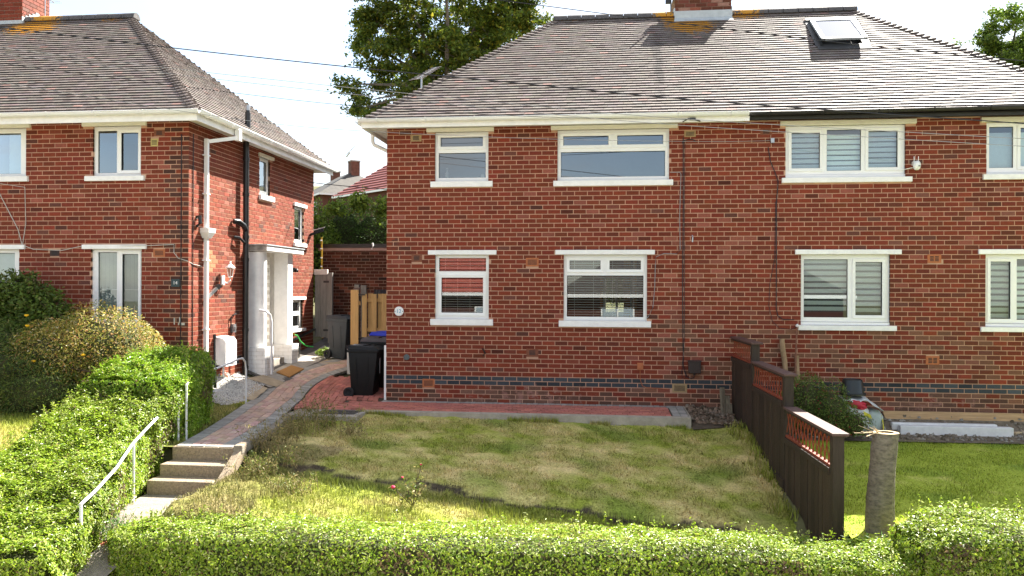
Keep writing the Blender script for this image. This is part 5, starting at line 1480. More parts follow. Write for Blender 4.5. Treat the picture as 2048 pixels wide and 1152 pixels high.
# ================================================================== wheelie bins
def wheelie(label, loc, rz, body_m, lid_m, group=None, w=.50, dpt=.56, h=.98):
    """hinge and wheels on local -x, front on +x"""
    t = thing('wheelie_bin', label, 'bin', loc, rz, group)
    b = MB(); x0, x1, y = -dpt / 2, dpt / 2, w / 2
    k = .80
    b.add([(x0 * k - .01, -y * k, .03), (x1 * k - .05, -y * k, .0), (x1 * k - .05, y * k, .0), (x0 * k - .01, y * k, .03),
           (x0, -y, h - .12), (x1, -y, h - .12), (x1, y, h - .12), (x0, y, h - .12)], [(0, 3, 2, 1), (0, 1, 5, 4), (1, 2, 6, 5), (2, 3, 7, 6), (3, 0, 4, 7), (4, 5, 6, 7)])
    b.build('body', body_m, t, bevel=.022, local=True, smooth=True)
    for s in (-1, 1):   # moulded panel lines on the sides
        for (xa, za, xb, zb) in ((-.13, .25, -.13, .74), (.10, .25, .10, .74)):
            b = MB(); b.bar((xa * .9, s * (y * (k + (1 - k) * za / (h - .12)) + .001), za), (xb, s * (y * (k + (1 - k) * zb / (h - .12)) + .001), zb), .016, .012, 0, (1, 0, 0)); b.build('side_rib', body_m, t, local=True)
    b = MB(); b.box(x0 - .02, x1 + .015, -y - .015, y + .015, h - .13, h - .075); b.build('rim', body_m, t, bevel=.012, local=True)
    b = MB(); hz = h - .07
    b.add([(x0 - .03, -y - .02, hz), (x1 + .04, -y - .02, hz - .01), (x1 + .04, y + .02, hz - .01), (x0 - .03, y + .02, hz),
           (x0 + .01, -y + .02, hz + .075), (x1 - .07, -y + .03, hz + .05), (x1 - .07, y - .03, hz + .05), (x0 + .01, y - .02, hz + .075)],
          [(0, 3, 2, 1), (0, 1, 5, 4), (1, 2, 6, 5), (2, 3, 7, 6), (3, 0, 4, 7), (4, 5, 6, 7)])
    lid = b.build('lid', lid_m, t, bevel=.014, local=True, smooth=True)
    b = MB(); b.box(x1 - .20, x1 - .10, -.09, .09, hz + .045, hz + .072); b.box(x0 + .10, x1 - .24, -y + .10, y - .10, hz + .06, hz + .083); b.build('lid_moulding', lid_m, lid, bevel=.008, local=True)
    b = MB(); b.tube([(x0 - .065, -y + .07, h - .02), (x0 - .065, y - .07, h - .02)], .016, 8)
    for s in (-1, 1): b.bar((x0 - .065, s * (y - .08), h - .02), (x0 + .01, s * (y - .08), h - .09), .03, .03)
    b.build('handle', body_m, t, local=True)
    for s in (-1, 1):
        b = MB(lambda a, c, d: (x0 * .86 - .03 + a, s * (y * .86 + .005) + c * s, .10 + d))
        n = 20
        for (r0, r1, c0, c1, nm) in ((.065, .10, 0, .05, 'wheel'),):
            pr = [(.0, .012), (.05, .012), (.058, .03), (.066, .045), (.092, .045), (.10, .035), (.10, .0), (0, 0)]
            vs = []; fs = []
            for (r, c_) in pr:
                for q in range(n): vs.append((r * math.cos(2 * math.pi * q / n), c_, r * math.sin(2 * math.pi * q / n)))
            for i in range(len(pr) - 1):
                for q in range(n): fs.append((i * n + q, i * n + (q + 1) % n, (i + 1) * n + (q + 1) % n, (i + 1) * n + q))
            b.add(vs, fs)
        b.build('wheel', rubber, t, smooth=True, local=True)
    b = MB(); b.tube([(x0 * .86 - .03, -y * .86, .10), (x0 * .86 - .03, y * .86, .10)], .012, 8); b.build('axle', black_iron, t, local=True)
    return t
t = wheelie('black wheelie bin in front, side on, with a paper label on its lid', (-.52, .50, .01), 0, black_pl, black_pl, 'wheelie bins by the side of the houses')
b = MB(); b.add([(-.22, -.17, .989), (-.02, -.17, .982), (-.02, -.05, .990), (-.22, -.05, .997)], [(0, 1, 2, 3)]); b.build('lid_label', label_m, t, local=True)
b = MB(); b.box(.262, .268, -.03, .03, .45, .74); b.build('front_label', label_m, t, local=True)
wheelie('black wheelie bin with dull brown lid, behind the front one', (-.46, 1.12, .12), R(4), black_pl, brown_pl, 'wheelie bins by the side of the houses')
wheelie('wheelie bin with bright blue lid, behind the other bins', (-.44, 1.75, .20), R(-6), black_pl, blue_pl, 'wheelie bins by the side of the houses')
wheelie('dark grey wheelie bin standing alone by the timber fence end', (-1.95, 3.55, .47), R(-20), grey_bin, grey_bin, 'wheelie bins by the side of the houses')

# ================================================================== lawns
def right_col(P, dry, seed):
    return lawn_col(P, dry, seed) * np.array([1.15, 1.22, 1.0])
def break_y(x): return -4.66 + .05 * np.sin(x * 1.3) + .05 * np.sin(x * 3.7 + 1) - .02 * x
def own_col(P, dry, seed):
    low = P[:, 1] < break_y(P[:, 0])
    c = lawn_col(P, dry, seed)
    cl_ = lawn_col(P, dry - .26, seed + 2) * .8
    c = np.where(low[:, None], cl_, c)
    d = np.abs(P[:, 1] - break_y(P[:, 0]) + .03 * np.sin(P[:, 0] * 11)) < (.022 + .035 * vnoise(P, 2.0, 4))
    c = np.where(d[:, None], np.array([.085, .068, .045]), c)
    edge = (P[:, 0] < .2 + .3 * vnoise(P, 2, 8)) & (P[:, 1] < -3.6)
    return np.where(edge[:, None], c * .5 + np.array([.10, .075, .045]) * .5, c)
lawn = lawn_sheet('lawn', np.arange(-1.02, 6.6, .06), np.arange(-6.9, -1.30, .06), .02, 1, own_col, .045, lambda x, y: (x > edge_x(y) + .0) & (x < 6.24 - .0504 * y))
rlawn = lawn_sheet('lawn', np.arange(6.25, 13, .08), np.arange(-7.2, -.9, .08), -.80, 6, right_col, .03, lambda x, y: x > 6.28 - .0504 * y)
llawn = lawn_sheet('lawn', np.arange(-12, -1.75, .1), np.arange(-8.2, -.2, .1), -.05, 13, None, .03)
grass('grass', 78000, (-1.0, 6.36), (-6.6, -1.36), .02, 1, (.014, .036), lambda x, y: (x < 6.18 - .0504 * y) & (x > edge_x(y) + .05) & ~((x < .05) & (y > -2.0)), own_col, 1.7, 'patchy dry and green grass of the middle lawn')
grass('grass', 15000, (-.6, 6.3), (-6.5, -4.75), -.2, 3, (.04, .10), None, own_col, .8, 'longer rough grass along the low end of the middle lawn', .005)
grass('grass', 3200, (-.3, 5.3), (-1.45, -1.36), -.3, 3, (.05, .12), lambda x, y: np.sin(x * 5.1) + np.sin(x * 2.3 + 1) > .1, None, .8, 'grass tufts growing along the concrete kerb', .005)
grass('grass', 2600, (5.5, 6.4), (-4.5, -1.0), -.5, 9, (.05, .14), lambda x, y: x > 5.95 - .0504 * y + .12 * np.sin(y * 5), None, .8, 'green weeds growing along the brown fence', .009)
grass('grass', 56000, (6.35, 11.6), (-6.8, -.95), -.80, 6, (.016, .036), lambda x, y: x > 6.33 - .0504 * y, right_col, .7, 'short green grass of the right lawn')
grass('grass', 46000, (-6.5, -2.6), (-8.1, -1.6), -.05, 13, (.03, .07), None, None, .8, 'sunlit dry grass of the left lawn')
grass('grass', 14000, (-3.0, -1.55), (-4.6, -.5), -.3, 15, (.03, .08), lambda x, y: x < np.interp(-y, [.6, 2.1, 3.6, 4.7], [-2.46, -2.08, -1.75, -1.56]), None, .8, 'strip of grass between the hedge and the brick path')
gap_sheet('verge', [(-2.95, -1.0), (-2.55, -.45), (-2.42, -.5), (-2.06, -2.1), (-1.74, -3.6), (-1.54, -4.72), (-2.2, -4.72)], MATS_turf, .02)
o = bpy.data.objects['verge']; a_ = o.data.attributes.new('col', 'FLOAT_COLOR', 'POINT')
for q in range(len(o.data.vertices)): a_.data[q].color = (.13, .14, .035, 1)
# bare soil and rubble between kerb end and fence, and along the right hand wall
gap_sheet('bare_soil', [(5.39, -1.5), (6.15, -1.3), (6.16, -.02), (5.39, -.02)], soil, .03)
gap_sheet('bare_soil', [(6.3, -1.15), (11.9, -1.0), (11.9, -.01), (6.25, -.01)], mat('stony_soil', (.17, .14, .10), .98, .5, 14, .9, 50, .1), .03)
def rubble(label, n, xr, yr, r0, r1, cs):
    GV, GF, GC = [], [], []
    for _ in range(n):
        x, y = random.uniform(*xr), random.uniform(*yr); z = gapz(x, y) + .035; r = random.uniform(r0, r1); b0 = len(GV); a = random.uniform(0, 6)
        k = 5
        GV += [(x + r * random.uniform(.7, 1.2) * math.cos(a + 6.283 * q / k), y + r * random.uniform(.7, 1.2) * math.sin(a + 6.283 * q / k), z) for q in range(k)]
        GV += [(x + r * .6 * math.cos(a + 6.283 * q / k), y + r * .6 * math.sin(a + 6.283 * q / k), z + r * random.uniform(.4, 1.0)) for q in range(k)]
        for q in range(k): GF.append([b0 + q, b0 + (q + 1) % k, b0 + k + (q + 1) % k, b0 + k + q])
        GF.append([b0 + k, b0 + k + 1, b0 + k + 2, b0 + k + 3]); GF.append([b0 + k, b0 + k + 3, b0 + k + 4, b0 + k + 4][:3] + [b0 + k + 4])
        c = np.array(random.choice(cs)) * random.uniform(.7, 1.2); GC += [c] * (2 * k)
    GF = [f for f in GF if len(set(f)) == 4]
    o = np_mesh('rubble', np.array(GV), np.array(GF), 4, mat('rubble_stone', (.3, .25, .2), .95, .3, 30, .4, 60, .15, src='attr'), np.array(GC), None, 'stuff')
    return tag(o, label, 'rubble')
rubble('loose soil and stones between the kerb end and the fence', 420, (5.4, 6.18), (-1.25, -.03), .012, .05, [(.17, .12, .08), (.25, .2, .15), (.12, .09, .06), (.24, .17, .12)])
rubble('stones and debris along the foot of the right wall', 520, (6.5, 11.8), (-.95, -.05), .012, .045, [(.25, .21, .16), (.3, .28, .24), (.15, .12, .08)])

# ================================================================== hedges
PRIVET = [(.225, .33, .022), (.32, .41, .036), (.135, .23, .018), (.43, .48, .15), (.18, .125, .05)]
def hedge(label, st_pts, n, cols, w8, lsize=(.036, .019), r=.16, lump=.05, m=None, group=None, caps=(True, True), name='privet_hedge', cat='hedge', seed=0, core=True, fz=None):
    """st_pts: stations (x, y, top z, ground z, width) along the hedge"""
    P = np.array(st_pts, float)
    t = thing(name, label, cat, (P[0, 0], P[0, 1], P[0, 3]), 0, group)
    d = np.gradient(P[:, :2], axis=0); d = d / np.linalg.norm(d, axis=1, keepdims=True); sd = np.stack([-d[:, 1], d[:, 0]], 1)
    def section(k, s, ins=0.0):
        """k station (float array), s perimeter 0..1 -> position, normal"""
        i = np.clip(k.astype(int), 0, len(P) - 2); f = (k - i)[:, None]
        A = P[i] * (1 - f) + P[i + 1] * f; side = unit(sd[i] * (1 - f) + sd[i + 1] * f)
        w = A[:, 4] - 2 * ins; zt = A[:, 2] - ins; zg = A[:, 3]; h = zt - zg; rr = np.minimum(r, h * .6)
        arc = np.pi / 2 * rr; Ls = h - rr; tot = 2 * Ls + 2 * arc + (w - 2 * rr); q = s * tot
        off = np.zeros(len(k)); z = np.zeros(len(k)); nx = np.zeros(len(k)); nz = np.zeros(len(k))
        a = q < Ls; off[a] = -w[a] / 2; z[a] = zg[a] + q[a]; nx[a] = -1
        b1 = (q >= Ls) & (q < Ls + arc); th_ = (q - Ls) / rr; off[b1] = (-w / 2 + rr - rr * np.cos(th_))[b1]; z[b1] = (zt - rr + rr * np.sin(th_))[b1]; nx[b1] = -np.cos(th_)[b1]; nz[b1] = np.sin(th_)[b1]
        c = (q >= Ls + arc) & (q < Ls + arc + w - 2 * rr); off[c] = (-w / 2 + rr + q - Ls - arc)[c]; z[c] = zt[c]; nz[c] = 1
        q2 = q - (Ls + arc + w - 2 * rr); e = (q2 >= 0) & (q2 < arc); th2 = q2 / rr; off[e] = (w / 2 - rr + rr * np.sin(th2))[e]; z[e] = (zt - rr + rr * np.cos(th2))[e]; nx[e] = np.sin(th2)[e]; nz[e] = np.cos(th2)[e]
        g = q2 >= arc; off[g] = w[g] / 2; z[g] = (zt - rr - (q2 - arc))[g]; nx[g] = 1
        pos = np.stack([A[:, 0] + side[:, 0] * off, A[:, 1] + side[:, 1] * off, z], 1)
        nor = np.stack([side[:, 0] * nx, side[:, 1] * nx, nz], 1)
        return pos, nor
    k = rng.random(n) * (len(P) - 1.0001); s = rng.random(n)
    pos, nor = section(k, s)
    for e in (0, 1):
        if not caps[e]: continue
        m_ = int(n * .06); A = P[0 if e == 0 else -1]; D = d[0 if e == 0 else -1] * (-1 if e == 0 else 1); Sd = sd[0 if e == 0 else -1]
        off = (rng.random(m_) - .5) * (A[4] - .08); z = A[3] + rng.random(m_) * (A[2] - A[3] - .02)
        bulge = .10 * (1 - (2 * off / A[4]) ** 2)
        pc = np.stack([A[0] + Sd[0] * off + D[0] * bulge, A[1] + Sd[1] * off + D[1] * bulge, z], 1); ncap = np.tile(np.array([D[0], D[1], .15]), (m_, 1))
        pos = np.concatenate([pos, pc]); nor = np.concatenate([nor, ncap])
    n = len(pos)
    dis = lump * (vnoise(pos, 2.6, seed) * .7 + vnoise(pos, 7.0, seed + 2) * .6 + vnoise(pos, 15, seed + 5) * .35) - np.abs(rng.normal(size=n)) * .026 + (rng.random(n) < .05) * rng.random(n) * .09
    pos = pos + nor * dis[:, None]
    nn = nor * 1.1 + rng.normal(size=(n, 3)) * .42 + np.array([0, 0, .35])
    col = palette(n, cols, w8, .18)
    tint = (1 + .24 * vnoise(pos, 1.6, seed + 7))[:, None]
    dead = (vnoise(pos, 2.1, seed + 11) + .6 * vnoise(pos, 6.0, seed + 13) > .62) & (rng.random(n) < .42) & (nor[:, 2] < .6)
    col[dead] = np.array([.17, .115, .055]) * (1 + .2 * rng.normal(size=(dead.sum(), 1)))
    leaves('foliage', pos, nn, np.full(n, lsize[0]), np.full(n, lsize[1]), np.clip(col * tint, .004, .8), m or leaf_gloss, t)
    # stray shoots above the clipped surface
    ns = int(n / 420); k = rng.random(ns) * (len(P) - 1.0001); sp, sn = section(k, rng.uniform(.2, .8, ns)); LP = []; b = MB()
    for q in range(ns):
        v = (Vector(sn[q]) * .7 + Vector((random.gauss(0, .35), random.gauss(0, .35), .8))).normalized() * random.uniform(.05, .15)
        a = Vector(sp[q]); b.tube([a, a + v], [.003, .0015], 4)
        for w_ in np.linspace(.25, 1.05, 7): LP.append(tuple(a + v * float(w_) + Vector((random.gauss(0, .008), random.gauss(0, .008), random.gauss(0, .006)))))
    b.build('shoot', twig_m, t, kind='stuff')
    LP = np.array(LP); leaves('foliage', LP, rng.normal(size=LP.shape) + np.array([0, 0, .5]), np.full(len(LP), lsize[0]), np.full(len(LP), lsize[1]), palette(len(LP), [cols[1], cols[3], cols[0]], None, .15), m or leaf_gloss, t)
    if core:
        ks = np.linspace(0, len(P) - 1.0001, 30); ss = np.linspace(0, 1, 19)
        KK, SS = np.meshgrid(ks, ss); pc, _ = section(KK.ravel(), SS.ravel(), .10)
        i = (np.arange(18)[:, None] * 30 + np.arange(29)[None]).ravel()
        np_mesh('shade_core', pc, np.stack([i, i + 1, i + 31, i + 30], 1), 4, core_m, None, t)  # dark shell added inside the leaves to block light
        b = MB()
        for _ in range(90):
            kk = np.array([random.random() * (len(P) - 1.001)]); pp, nr = section(kk, np.array([random.uniform(.1, .9)]), .09)
            a = Vector(pp[0]); v = (Vector(nr[0]) + Vector((random.gauss(0, .6), random.gauss(0, .6), .5))).normalized() * random.uniform(.06, .13)
            b.tube([a, a + v], .004, 4)
        b.build('twig', twig_m, t)
    return t
hedge('long clipped privet hedge along the street edge below the middle lawn',
      [(-1.02, -6.72, -.47, -1.45, .72), (-.7, -6.68, -.44, -1.45, .8), (.2, -6.70, -.40, -1.5, .88), (1.5, -6.68, -.39, -1.5, .90), (3.0, -6.66, -.40, -1.5, .90), (4.5, -6.64, -.38, -1.5, .88), (5.6, -6.62, -.40, -1.5, .86), (6.2, -6.64, -.45, -1.5, .82), (6.8, -6.70, -.44, -1.5, .82), (7.15, -6.72, -.40, -1.5, .85)],
      118000, PRIVET, [.36, .28, .18, .13, .05], seed=1)
hedge('taller clipped hedge by the tree stump in front of the green lawn',
      [(6.90, -6.78, -.24, -1.5, .85), (7.15, -6.77, -.12, -1.5, 1.0), (7.6, -6.74, -.08, -1.5, 1.12), (8.6, -6.72, -.09, -1.5, 1.15), (9.6, -6.7, -.09, -1.5, 1.15), (10.6, -6.7, -.09, -1.5, 1.15)],
      62000, PRIVET, [.34, .28, .18, .15, .05], seed=4)
hedge('bright green hedge dropping in steps down the left side of the path',
      [(-2.40, -4.22, .74, -.3, 1.46), (-2.45, -5.0, .52, -.45, 1.42), (-2.37, -5.7, .26, -.6, 1.55), (-2.28, -6.4, .02, -.9, 1.72), (-2.16, -7.1, -.20, -1.2, 1.80), (-2.04, -7.9, -.45, -1.5, 1.85)],
      135000, [(.225, .335, .020), (.32, .42, .032), (.13, .23, .016), (.42, .47, .13), (.18, .125, .05)], [.36, .30, .16, .14, .04], seed=8, lump=.08, r=.28)
hedge('dense rounded green hedge block at the top of the path by the gravel',
      [(-2.62, -2.60, 1.08, .1, 1.02), (-2.50, -3.2, 1.12, .05, 1.20), (-2.40, -3.9, 1.02, .0, 1.36), (-2.38, -4.45, .84, -.2, 1.32)],
      78000, [(.185, .32, .016), (.27, .41, .024), (.12, .22, .016), (.38, .42, .08)], [.42, .30, .18, .10], lsize=(.045, .018), seed=12, lump=.075, r=.34)

# ================================================================== shrubs and trees
def blob(n, c, rad, lump=.16, seed=0, shell=.22, f=2.2, low=-.75):
    v = unit(rng.normal(size=(n * 2, 3))); v = v[v[:, 2] > low][:n]
    k = 1 - np.abs(rng.normal(size=len(v))) * shell + lump * (vnoise(v, f, seed) + .6 * vnoise(v, f * 2.7, seed + 3))
    return np.array(c) + v * np.array(rad) * k[:, None], v
def shrub(name, label, lobes, n, cols, w8, lsize, m=None, cat='shrub', seed=0, stems=True, droop=0.0, group=None, lump=.16, base=None, core=True, shell=.22):
    """lobes: (centre, radii)"""
    b0 = base or (lobes[0][0][0], lobes[0][0][1], lobes[0][0][2] - lobes[0][1][2])
    t = thing(name, label, cat, b0, 0, group)
    vol = np.array([l[1][0] * l[1][1] + l[1][0] * l[1][2] + l[1][1] * l[1][2] for l in lobes]); vol = vol / vol.sum()
    PP, NN = [], []
    for i, (c, rd) in enumerate(lobes):
        p, v = blob(int(n * vol[i]), c, rd, lump, seed + i, shell); PP.append(p); NN.append(v)
    pos = np.concatenate(PP); nor = np.concatenate(NN); N = len(pos)
    nn = nor * .6 + rng.normal(size=(N, 3)) * .6 + np.array([0, 0, .4 - droop])
    col = palette(N, cols, w8, .2) * (1 + .25 * vnoise(pos, 2.0, seed + 4))[:, None]
    leaves('foliage', pos, nn, np.full(N, lsize[0]), np.full(N, lsize[1]), np.clip(col, .004, .8), m or leaf_matt, t)
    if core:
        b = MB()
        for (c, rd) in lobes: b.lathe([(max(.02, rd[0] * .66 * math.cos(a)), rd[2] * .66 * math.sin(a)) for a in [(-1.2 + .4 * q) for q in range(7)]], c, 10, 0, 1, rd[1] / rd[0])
        b.build('shade_core', core_m, t)  # dark filler added in each lobe to stop light passing through
    if stems:
        b = MB()
        for (c, rd) in lobes:
            for _ in range(16):
                a = Vector(c) + Vector((random.gauss(0, rd[0] * .3), random.gauss(0, rd[1] * .3), 0)); v = Vector((random.gauss(0, 1), random.gauss(0, 1), random.uniform(.1, 1.2))).normalized()
                e = Vector(c) + Vector((v.x * rd[0], v.y * rd[1], v.z * rd[2])) * random.uniform(.85, 1.12)
                b.tube([a, a.lerp(e, .6) + Vector((0, 0, .04)), e], [.012, .008, .003], 4)
        b.build('stem', twig_m, t)
    return t
shrub('variegated_shrub', 'big rounded variegated shrub with yellow and pink tips under the left window',
      [((-4.05, -2.25, .95), (.95, .75, .88)), ((-4.75, -2.35, .75), (.95, .8, .85)), ((-3.75, -2.2, .62), (.55, .6, .7))], 33000,
      [(.38, .34, .06), (.50, .39, .12), (.18, .22, .03), (.54, .29, .09), (.64, .56, .33)], [.30, .22, .28, .12, .08], (.050, .017), seed=21, lump=.12)
shrub('evergreen_shrub', 'low dark green shrub with feathery branches at the edge of the left lawn',
      [((-5.45, -2.75, .55), (1.0, .75, .72)), ((-4.75, -2.95, .40), (.8, .55, .5)), ((-5.9, -2.4, .9), (.7, .7, .7))], 30000,
      [(.07, .12, .02), (.11, .16, .024), (.17, .2, .04), (.21, .19, .06)], [.42, .34, .16, .08], (.050, .014), seed=27, lump=.14)
t = shrub('leafy_bush', 'loose tall leafy bush in front of the left edge window',
      [((-6.15, -1.75, 1.35), (.55, .4, .85)), ((-5.75, -1.7, 1.5), (.42, .35, .75)), ((-6.6, -1.8, 1.0), (.5, .45, .9)), ((-6.05, -1.72, 1.85), (.5, .4, .55)), ((-5.35, -1.75, 1.45), (.4, .35, .6))], 13000,
      [(.10, .16, .022), (.15, .21, .03), (.07, .11, .02), (.2, .21, .06)], [.4, .3, .2, .1], (.085, .045), seed=33, lump=.25, core=False, shell=.4)
b = MB()
for (x, y, z) in ((-4.97, -2.9, 1.46), (-5.02, -2.85, 1.62), (-3.98, -2.98, 1.02), (-4.75, -3.05, .92)): b.lathe([(0, -.02), (.03, -.005), (.034, .015), (0, .02)], (x, y, z), 7)
b.build('flower', flower_y, t)
shrub('fuchsia_bush', 'bushy green plant with small red flowers beside the lattice fence',
      [((7.25, -.85, .22), (.42, .40, .50)), ((7.62, -.95, .10), (.42, .40, .45)), ((7.0, -.8, .02), (.35, .35, .4)), ((7.95, -1.0, -.10), (.28, .3, .26))], 15000,
      [(.13, .20, .03), (.19, .26, .05), (.09, .14, .025), (.42, .04, .05), (.25, .21, .07)], [.40, .30, .2, .05, .05], (.040, .016), seed=40, lump=.28, droop=.2, shell=.36)
shrub('conifer_sprig', 'yellow green weed growing from the drive by the drain pot',
      [((-2.35, 3.6, .60), (.28, .18, .10))], 240, [(.18, .26, .03), (.13, .2, .03)], [.6, .4], (.08, .05), seed=46, core=False)
# weeds in the left side of the lawn
def weed(label, c, h, n, cols, seed, name='weed_clump'):
    t = thing(name, label, 'weeds', c)
    b = MB(); LP = []
    for k in range(n):
        a = Vector(c) + Vector((random.gauss(0, .12), random.gauss(0, .12), 0)); l = Vector((random.gauss(0, .3), random.gauss(0, .3), 1)).normalized() * h * random.uniform(.5, 1.05)
        p1 = a + l * .5 + Vector((random.gauss(0, .02), 0, 0)); p2 = a + l
        b.tube([a, p1, p2], [.004, .003, .0015], 4)
        for _ in range(14):
            f = random.uniform(.15, 1); LP.append(tuple(a.lerp(p2, f) + Vector((random.gauss(0, .025), random.gauss(0, .025), random.gauss(0, .01)))))
    b.build('stem', mat('dry_stem', (.30, .23, .10), .9, .3), t)
    LP = np.array(LP); N = len(LP)
    leaves('foliage', LP, rng.normal(size=(N, 3)) + np.array([0, 0, .6]), np.full(N, .045), np.full(N, .014), palette(N, cols, None, .2), leaf_matt, t)
wc = [(.16, .19, .03), (.22, .21, .06), (.10, .14, .025), (.30, .24, .10)]
def gp(x, y, o_=.0): return (x, y, gapz(x, y) + o_)
weed('tall straggly weed at the corner of the manhole surround', gp(-.62, -2.15), .62, 26, wc, 1)
weed('dense green weed clump below the manhole surround', gp(-.25, -2.55), .45, 34, wc, 2)
weed('dry grassy weed clump beside the top step', gp(-.45, -3.6), .38, 26, [(.28, .22, .09), (.2, .18, .06)], 3)
weed('green weed clump on the bank below the steps', gp(-.05, -4.6), .32, 26, wc, 4)
weed('straw coloured grass clump halfway down the left lawn edge', gp(-.55, -3.0), .42, 40, [(.34, .27, .11), (.24, .21, .08), (.18, .2, .05)], 11)
weed('tall dry stalks just below the top of the path edging', gp(-.55, -4.25), .5, 36, [(.32, .25, .11), (.2, .19, .06)], 12)
weed('spreading green and brown weeds right of the stair side kerb', gp(-.3, -5.0), .30, 44, wc, 13)
weed('sparse seed heads standing in the lawn right of the manhole weeds', gp(.25, -2.9), .34, 26, [(.34, .28, .13), (.22, .22, .07)], 14)
weed('low yellow green weeds at the left end of the lawn bank', gp(.3, -5.4), .26, 30, wc, 5)
weed('blue green leafy shoots in the hedge gap at the foot of the stump', (6.74, -6.45, -.72), .42, 40, [(.09, .17, .05), (.13, .21, .06)], 6, 'leafy_shoots')
weed('feathery green shoots beside the landing in front of the lower handrail', (-1.22, -6.6, -.66), .36, 36, [(.09, .2, .04), (.14, .25, .05)], 7, 'leafy_shoots')
t = thing('rose_plant', 'small rose plant with pink red blooms on the low lawn bank', 'rose', gp(1.75, -5.25))
LP = []; x0, y0, z0 = gp(1.75, -5.25)
tops = [(-.24, .0, .22), (-.14, .05, .33), (.10, 0, .50), (.05, .05, .38), (.16, -.03, .28), (-.05, -.05, .25)]
for (dx_, dy_, dz_) in tops:
    b = MB(); b.tube([(x0, y0, z0), (x0 + dx_ * .6, y0 + dy_, z0 + dz_ * .6), (x0 + dx_, y0 + dy_, z0 + dz_)], [.006, .005, .003], 5); b.build('stem', twig_m, t)
    for _ in range(26):
        f = random.uniform(.3, 1); LP.append((x0 + dx_ * f + random.gauss(0, .03), y0 + dy_ + random.gauss(0, .03), z0 + dz_ * f + random.gauss(0, .02)))
LP = np.array(LP); N = len(LP)
leaves('foliage', LP, rng.normal(size=(N, 3)) + np.array([0, 0, .6]), np.full(N, .045), np.full(N, .028), palette(N, wc, None, .2), leaf_matt, t)
for (dx_, dy_, dz_), r in zip(tops[:3], (.028, .016, .014)):
    b = MB(); b.lathe([(0, -.6 * r), (r * .8, -.3 * r), (r, .2 * r), (r * .6, .7 * r), (0, .75 * r)], (x0 + dx_, y0 + dy_, z0 + dz_), 8); b.build('bloom', flower_r, t, smooth=True)

def tree(label, base, trunk_top, lobes, n, cols, w8, lsize, seed, name='tree', limbs=True):
    t = thing(name, label, 'tree', base)
    b = MB(); B = Vector(base); Tt = Vector(trunk_top)
    b.tube([B, B.lerp(Tt, .5) + Vector((.1, 0, 0)), Tt], [.28, .22, .16], 10)
    b.build('trunk', bark, t, smooth=True)
    b = MB(); rr = random.Random(seed)
    PP, NN = [], []
    tot = sum(l[1] ** 2 for l in lobes)
    for (c, r) in lobes:
        c = Vector(c)
        b.tube([Tt - Vector((0, 0, rr.uniform(0, 1.5))), Tt.lerp(c, .5) + Vector((rr.gauss(0, .15), rr.gauss(0, .15), .2)), c], [.10, .06, .02], 6)
        ncl = max(7, int(31 * r * r))
        per = max(20, int(n * r * r / tot / ncl))
        for _ in range(ncl):
            v = Vector((rr.gauss(0, 1), rr.gauss(0, 1), rr.gauss(0, 1))).normalized()
            p = c + v * r * (rr.random() ** .45)
            if rr.random() < .22: b.tube([c.lerp(p, .1), p], [.02, .006], 4)
            q = np.array(p) + rng.normal(size=(per, 3)) * np.array([.16, .16, .085])
            PP.append(q); NN.append(np.tile(np.array(v), (per, 1)))
    b.build('limb', bark, t)
    pos = np.concatenate(PP); nor = np.concatenate(NN); N = len(pos)
    nn = nor * .35 + rng.normal(size=(N, 3)) * .6 + np.array([0, 0, .6])
    col = palette(N, cols, w8, .2) * (1 + .3 * vnoise(pos, .9, seed))[:, None]
    leaves('crown', pos, nn, np.full(N, lsize[0]), np.full(N, lsize[1]), np.clip(col, .004, .8), leaf_matt, t)
    return t
def tp(x, y, r, Y=13.0):   # lobe table measured on the tree itself: metres across, up, radius
    s_ = 59.5; return ((-1.72 + (x - 880) / s_, Y + random.uniform(-1.2, 1.2), 7.62 + (255 - y) / s_), r / s_)
tree('tall loose-crowned tree rising behind the left end of the middle roof', (-1.6, 13.2, 1.7), (-1.5, 13.1, 8.5),
     [tp(895, 70, 105), tp(800, 45, 80), tp(1000, 30, 85), tp(765, 110, 52), tp(835, 150, 66), tp(925, 130, 80), tp(735, 30, 38), tp(1045, 15, 52), tp(748, 205, 40), tp(708, 178, 24),
      tp(722, 75, 34), tp(900, -70, 120), tp(1010, -40, 70), tp(780, -40, 80), tp(855, 200, 52), tp(985, 85, 60), tp(735, 235, 26), tp(780, 160, 40)],
     66000, [(.07, .115, .014), (.11, .165, .018), (.18, .22, .022), (.27, .25, .025), (.05, .08, .012)], [.28, .30, .24, .1, .08], (.135, .075), 5)
tree('distant green tree showing above the right hip of the roof', (19.5, 20, 3.0), (19.3, 20, 9.5),
     [((19.3, 20, 11.2), 1.5), ((17.9, 20.3, 10.9), .95), ((20.7, 20, 11.8), 1.35), ((18.8, 19.6, 12.1), .8), ((20.0, 20, 10.2), 1.5), ((17.3, 20, 11.3), .5), ((22.0, 20.2, 11.2), 1.5), ((19.8, 20, 12.7), .6), ((17.0, 20, 10.4), .6)],
     30000, [(.09, .15, .016), (.13, .2, .024), (.2, .26, .026), (.06, .1, .015)], [.35, .35, .15, .15], (.13, .075), 9)
shrub('garden_shrub', 'light green bushy shrub beside the far corner of the left house', [((-5.3, 9.5, 3.3), (1.3, 1.0, 1.5)), ((-4.6, 9.2, 2.6), (1.0, .8, 1.3))], 17000,
      [(.20, .29, .03), (.27, .36, .045), (.12, .19, .025)], [.45, .3, .25], (.11, .055), seed=52)
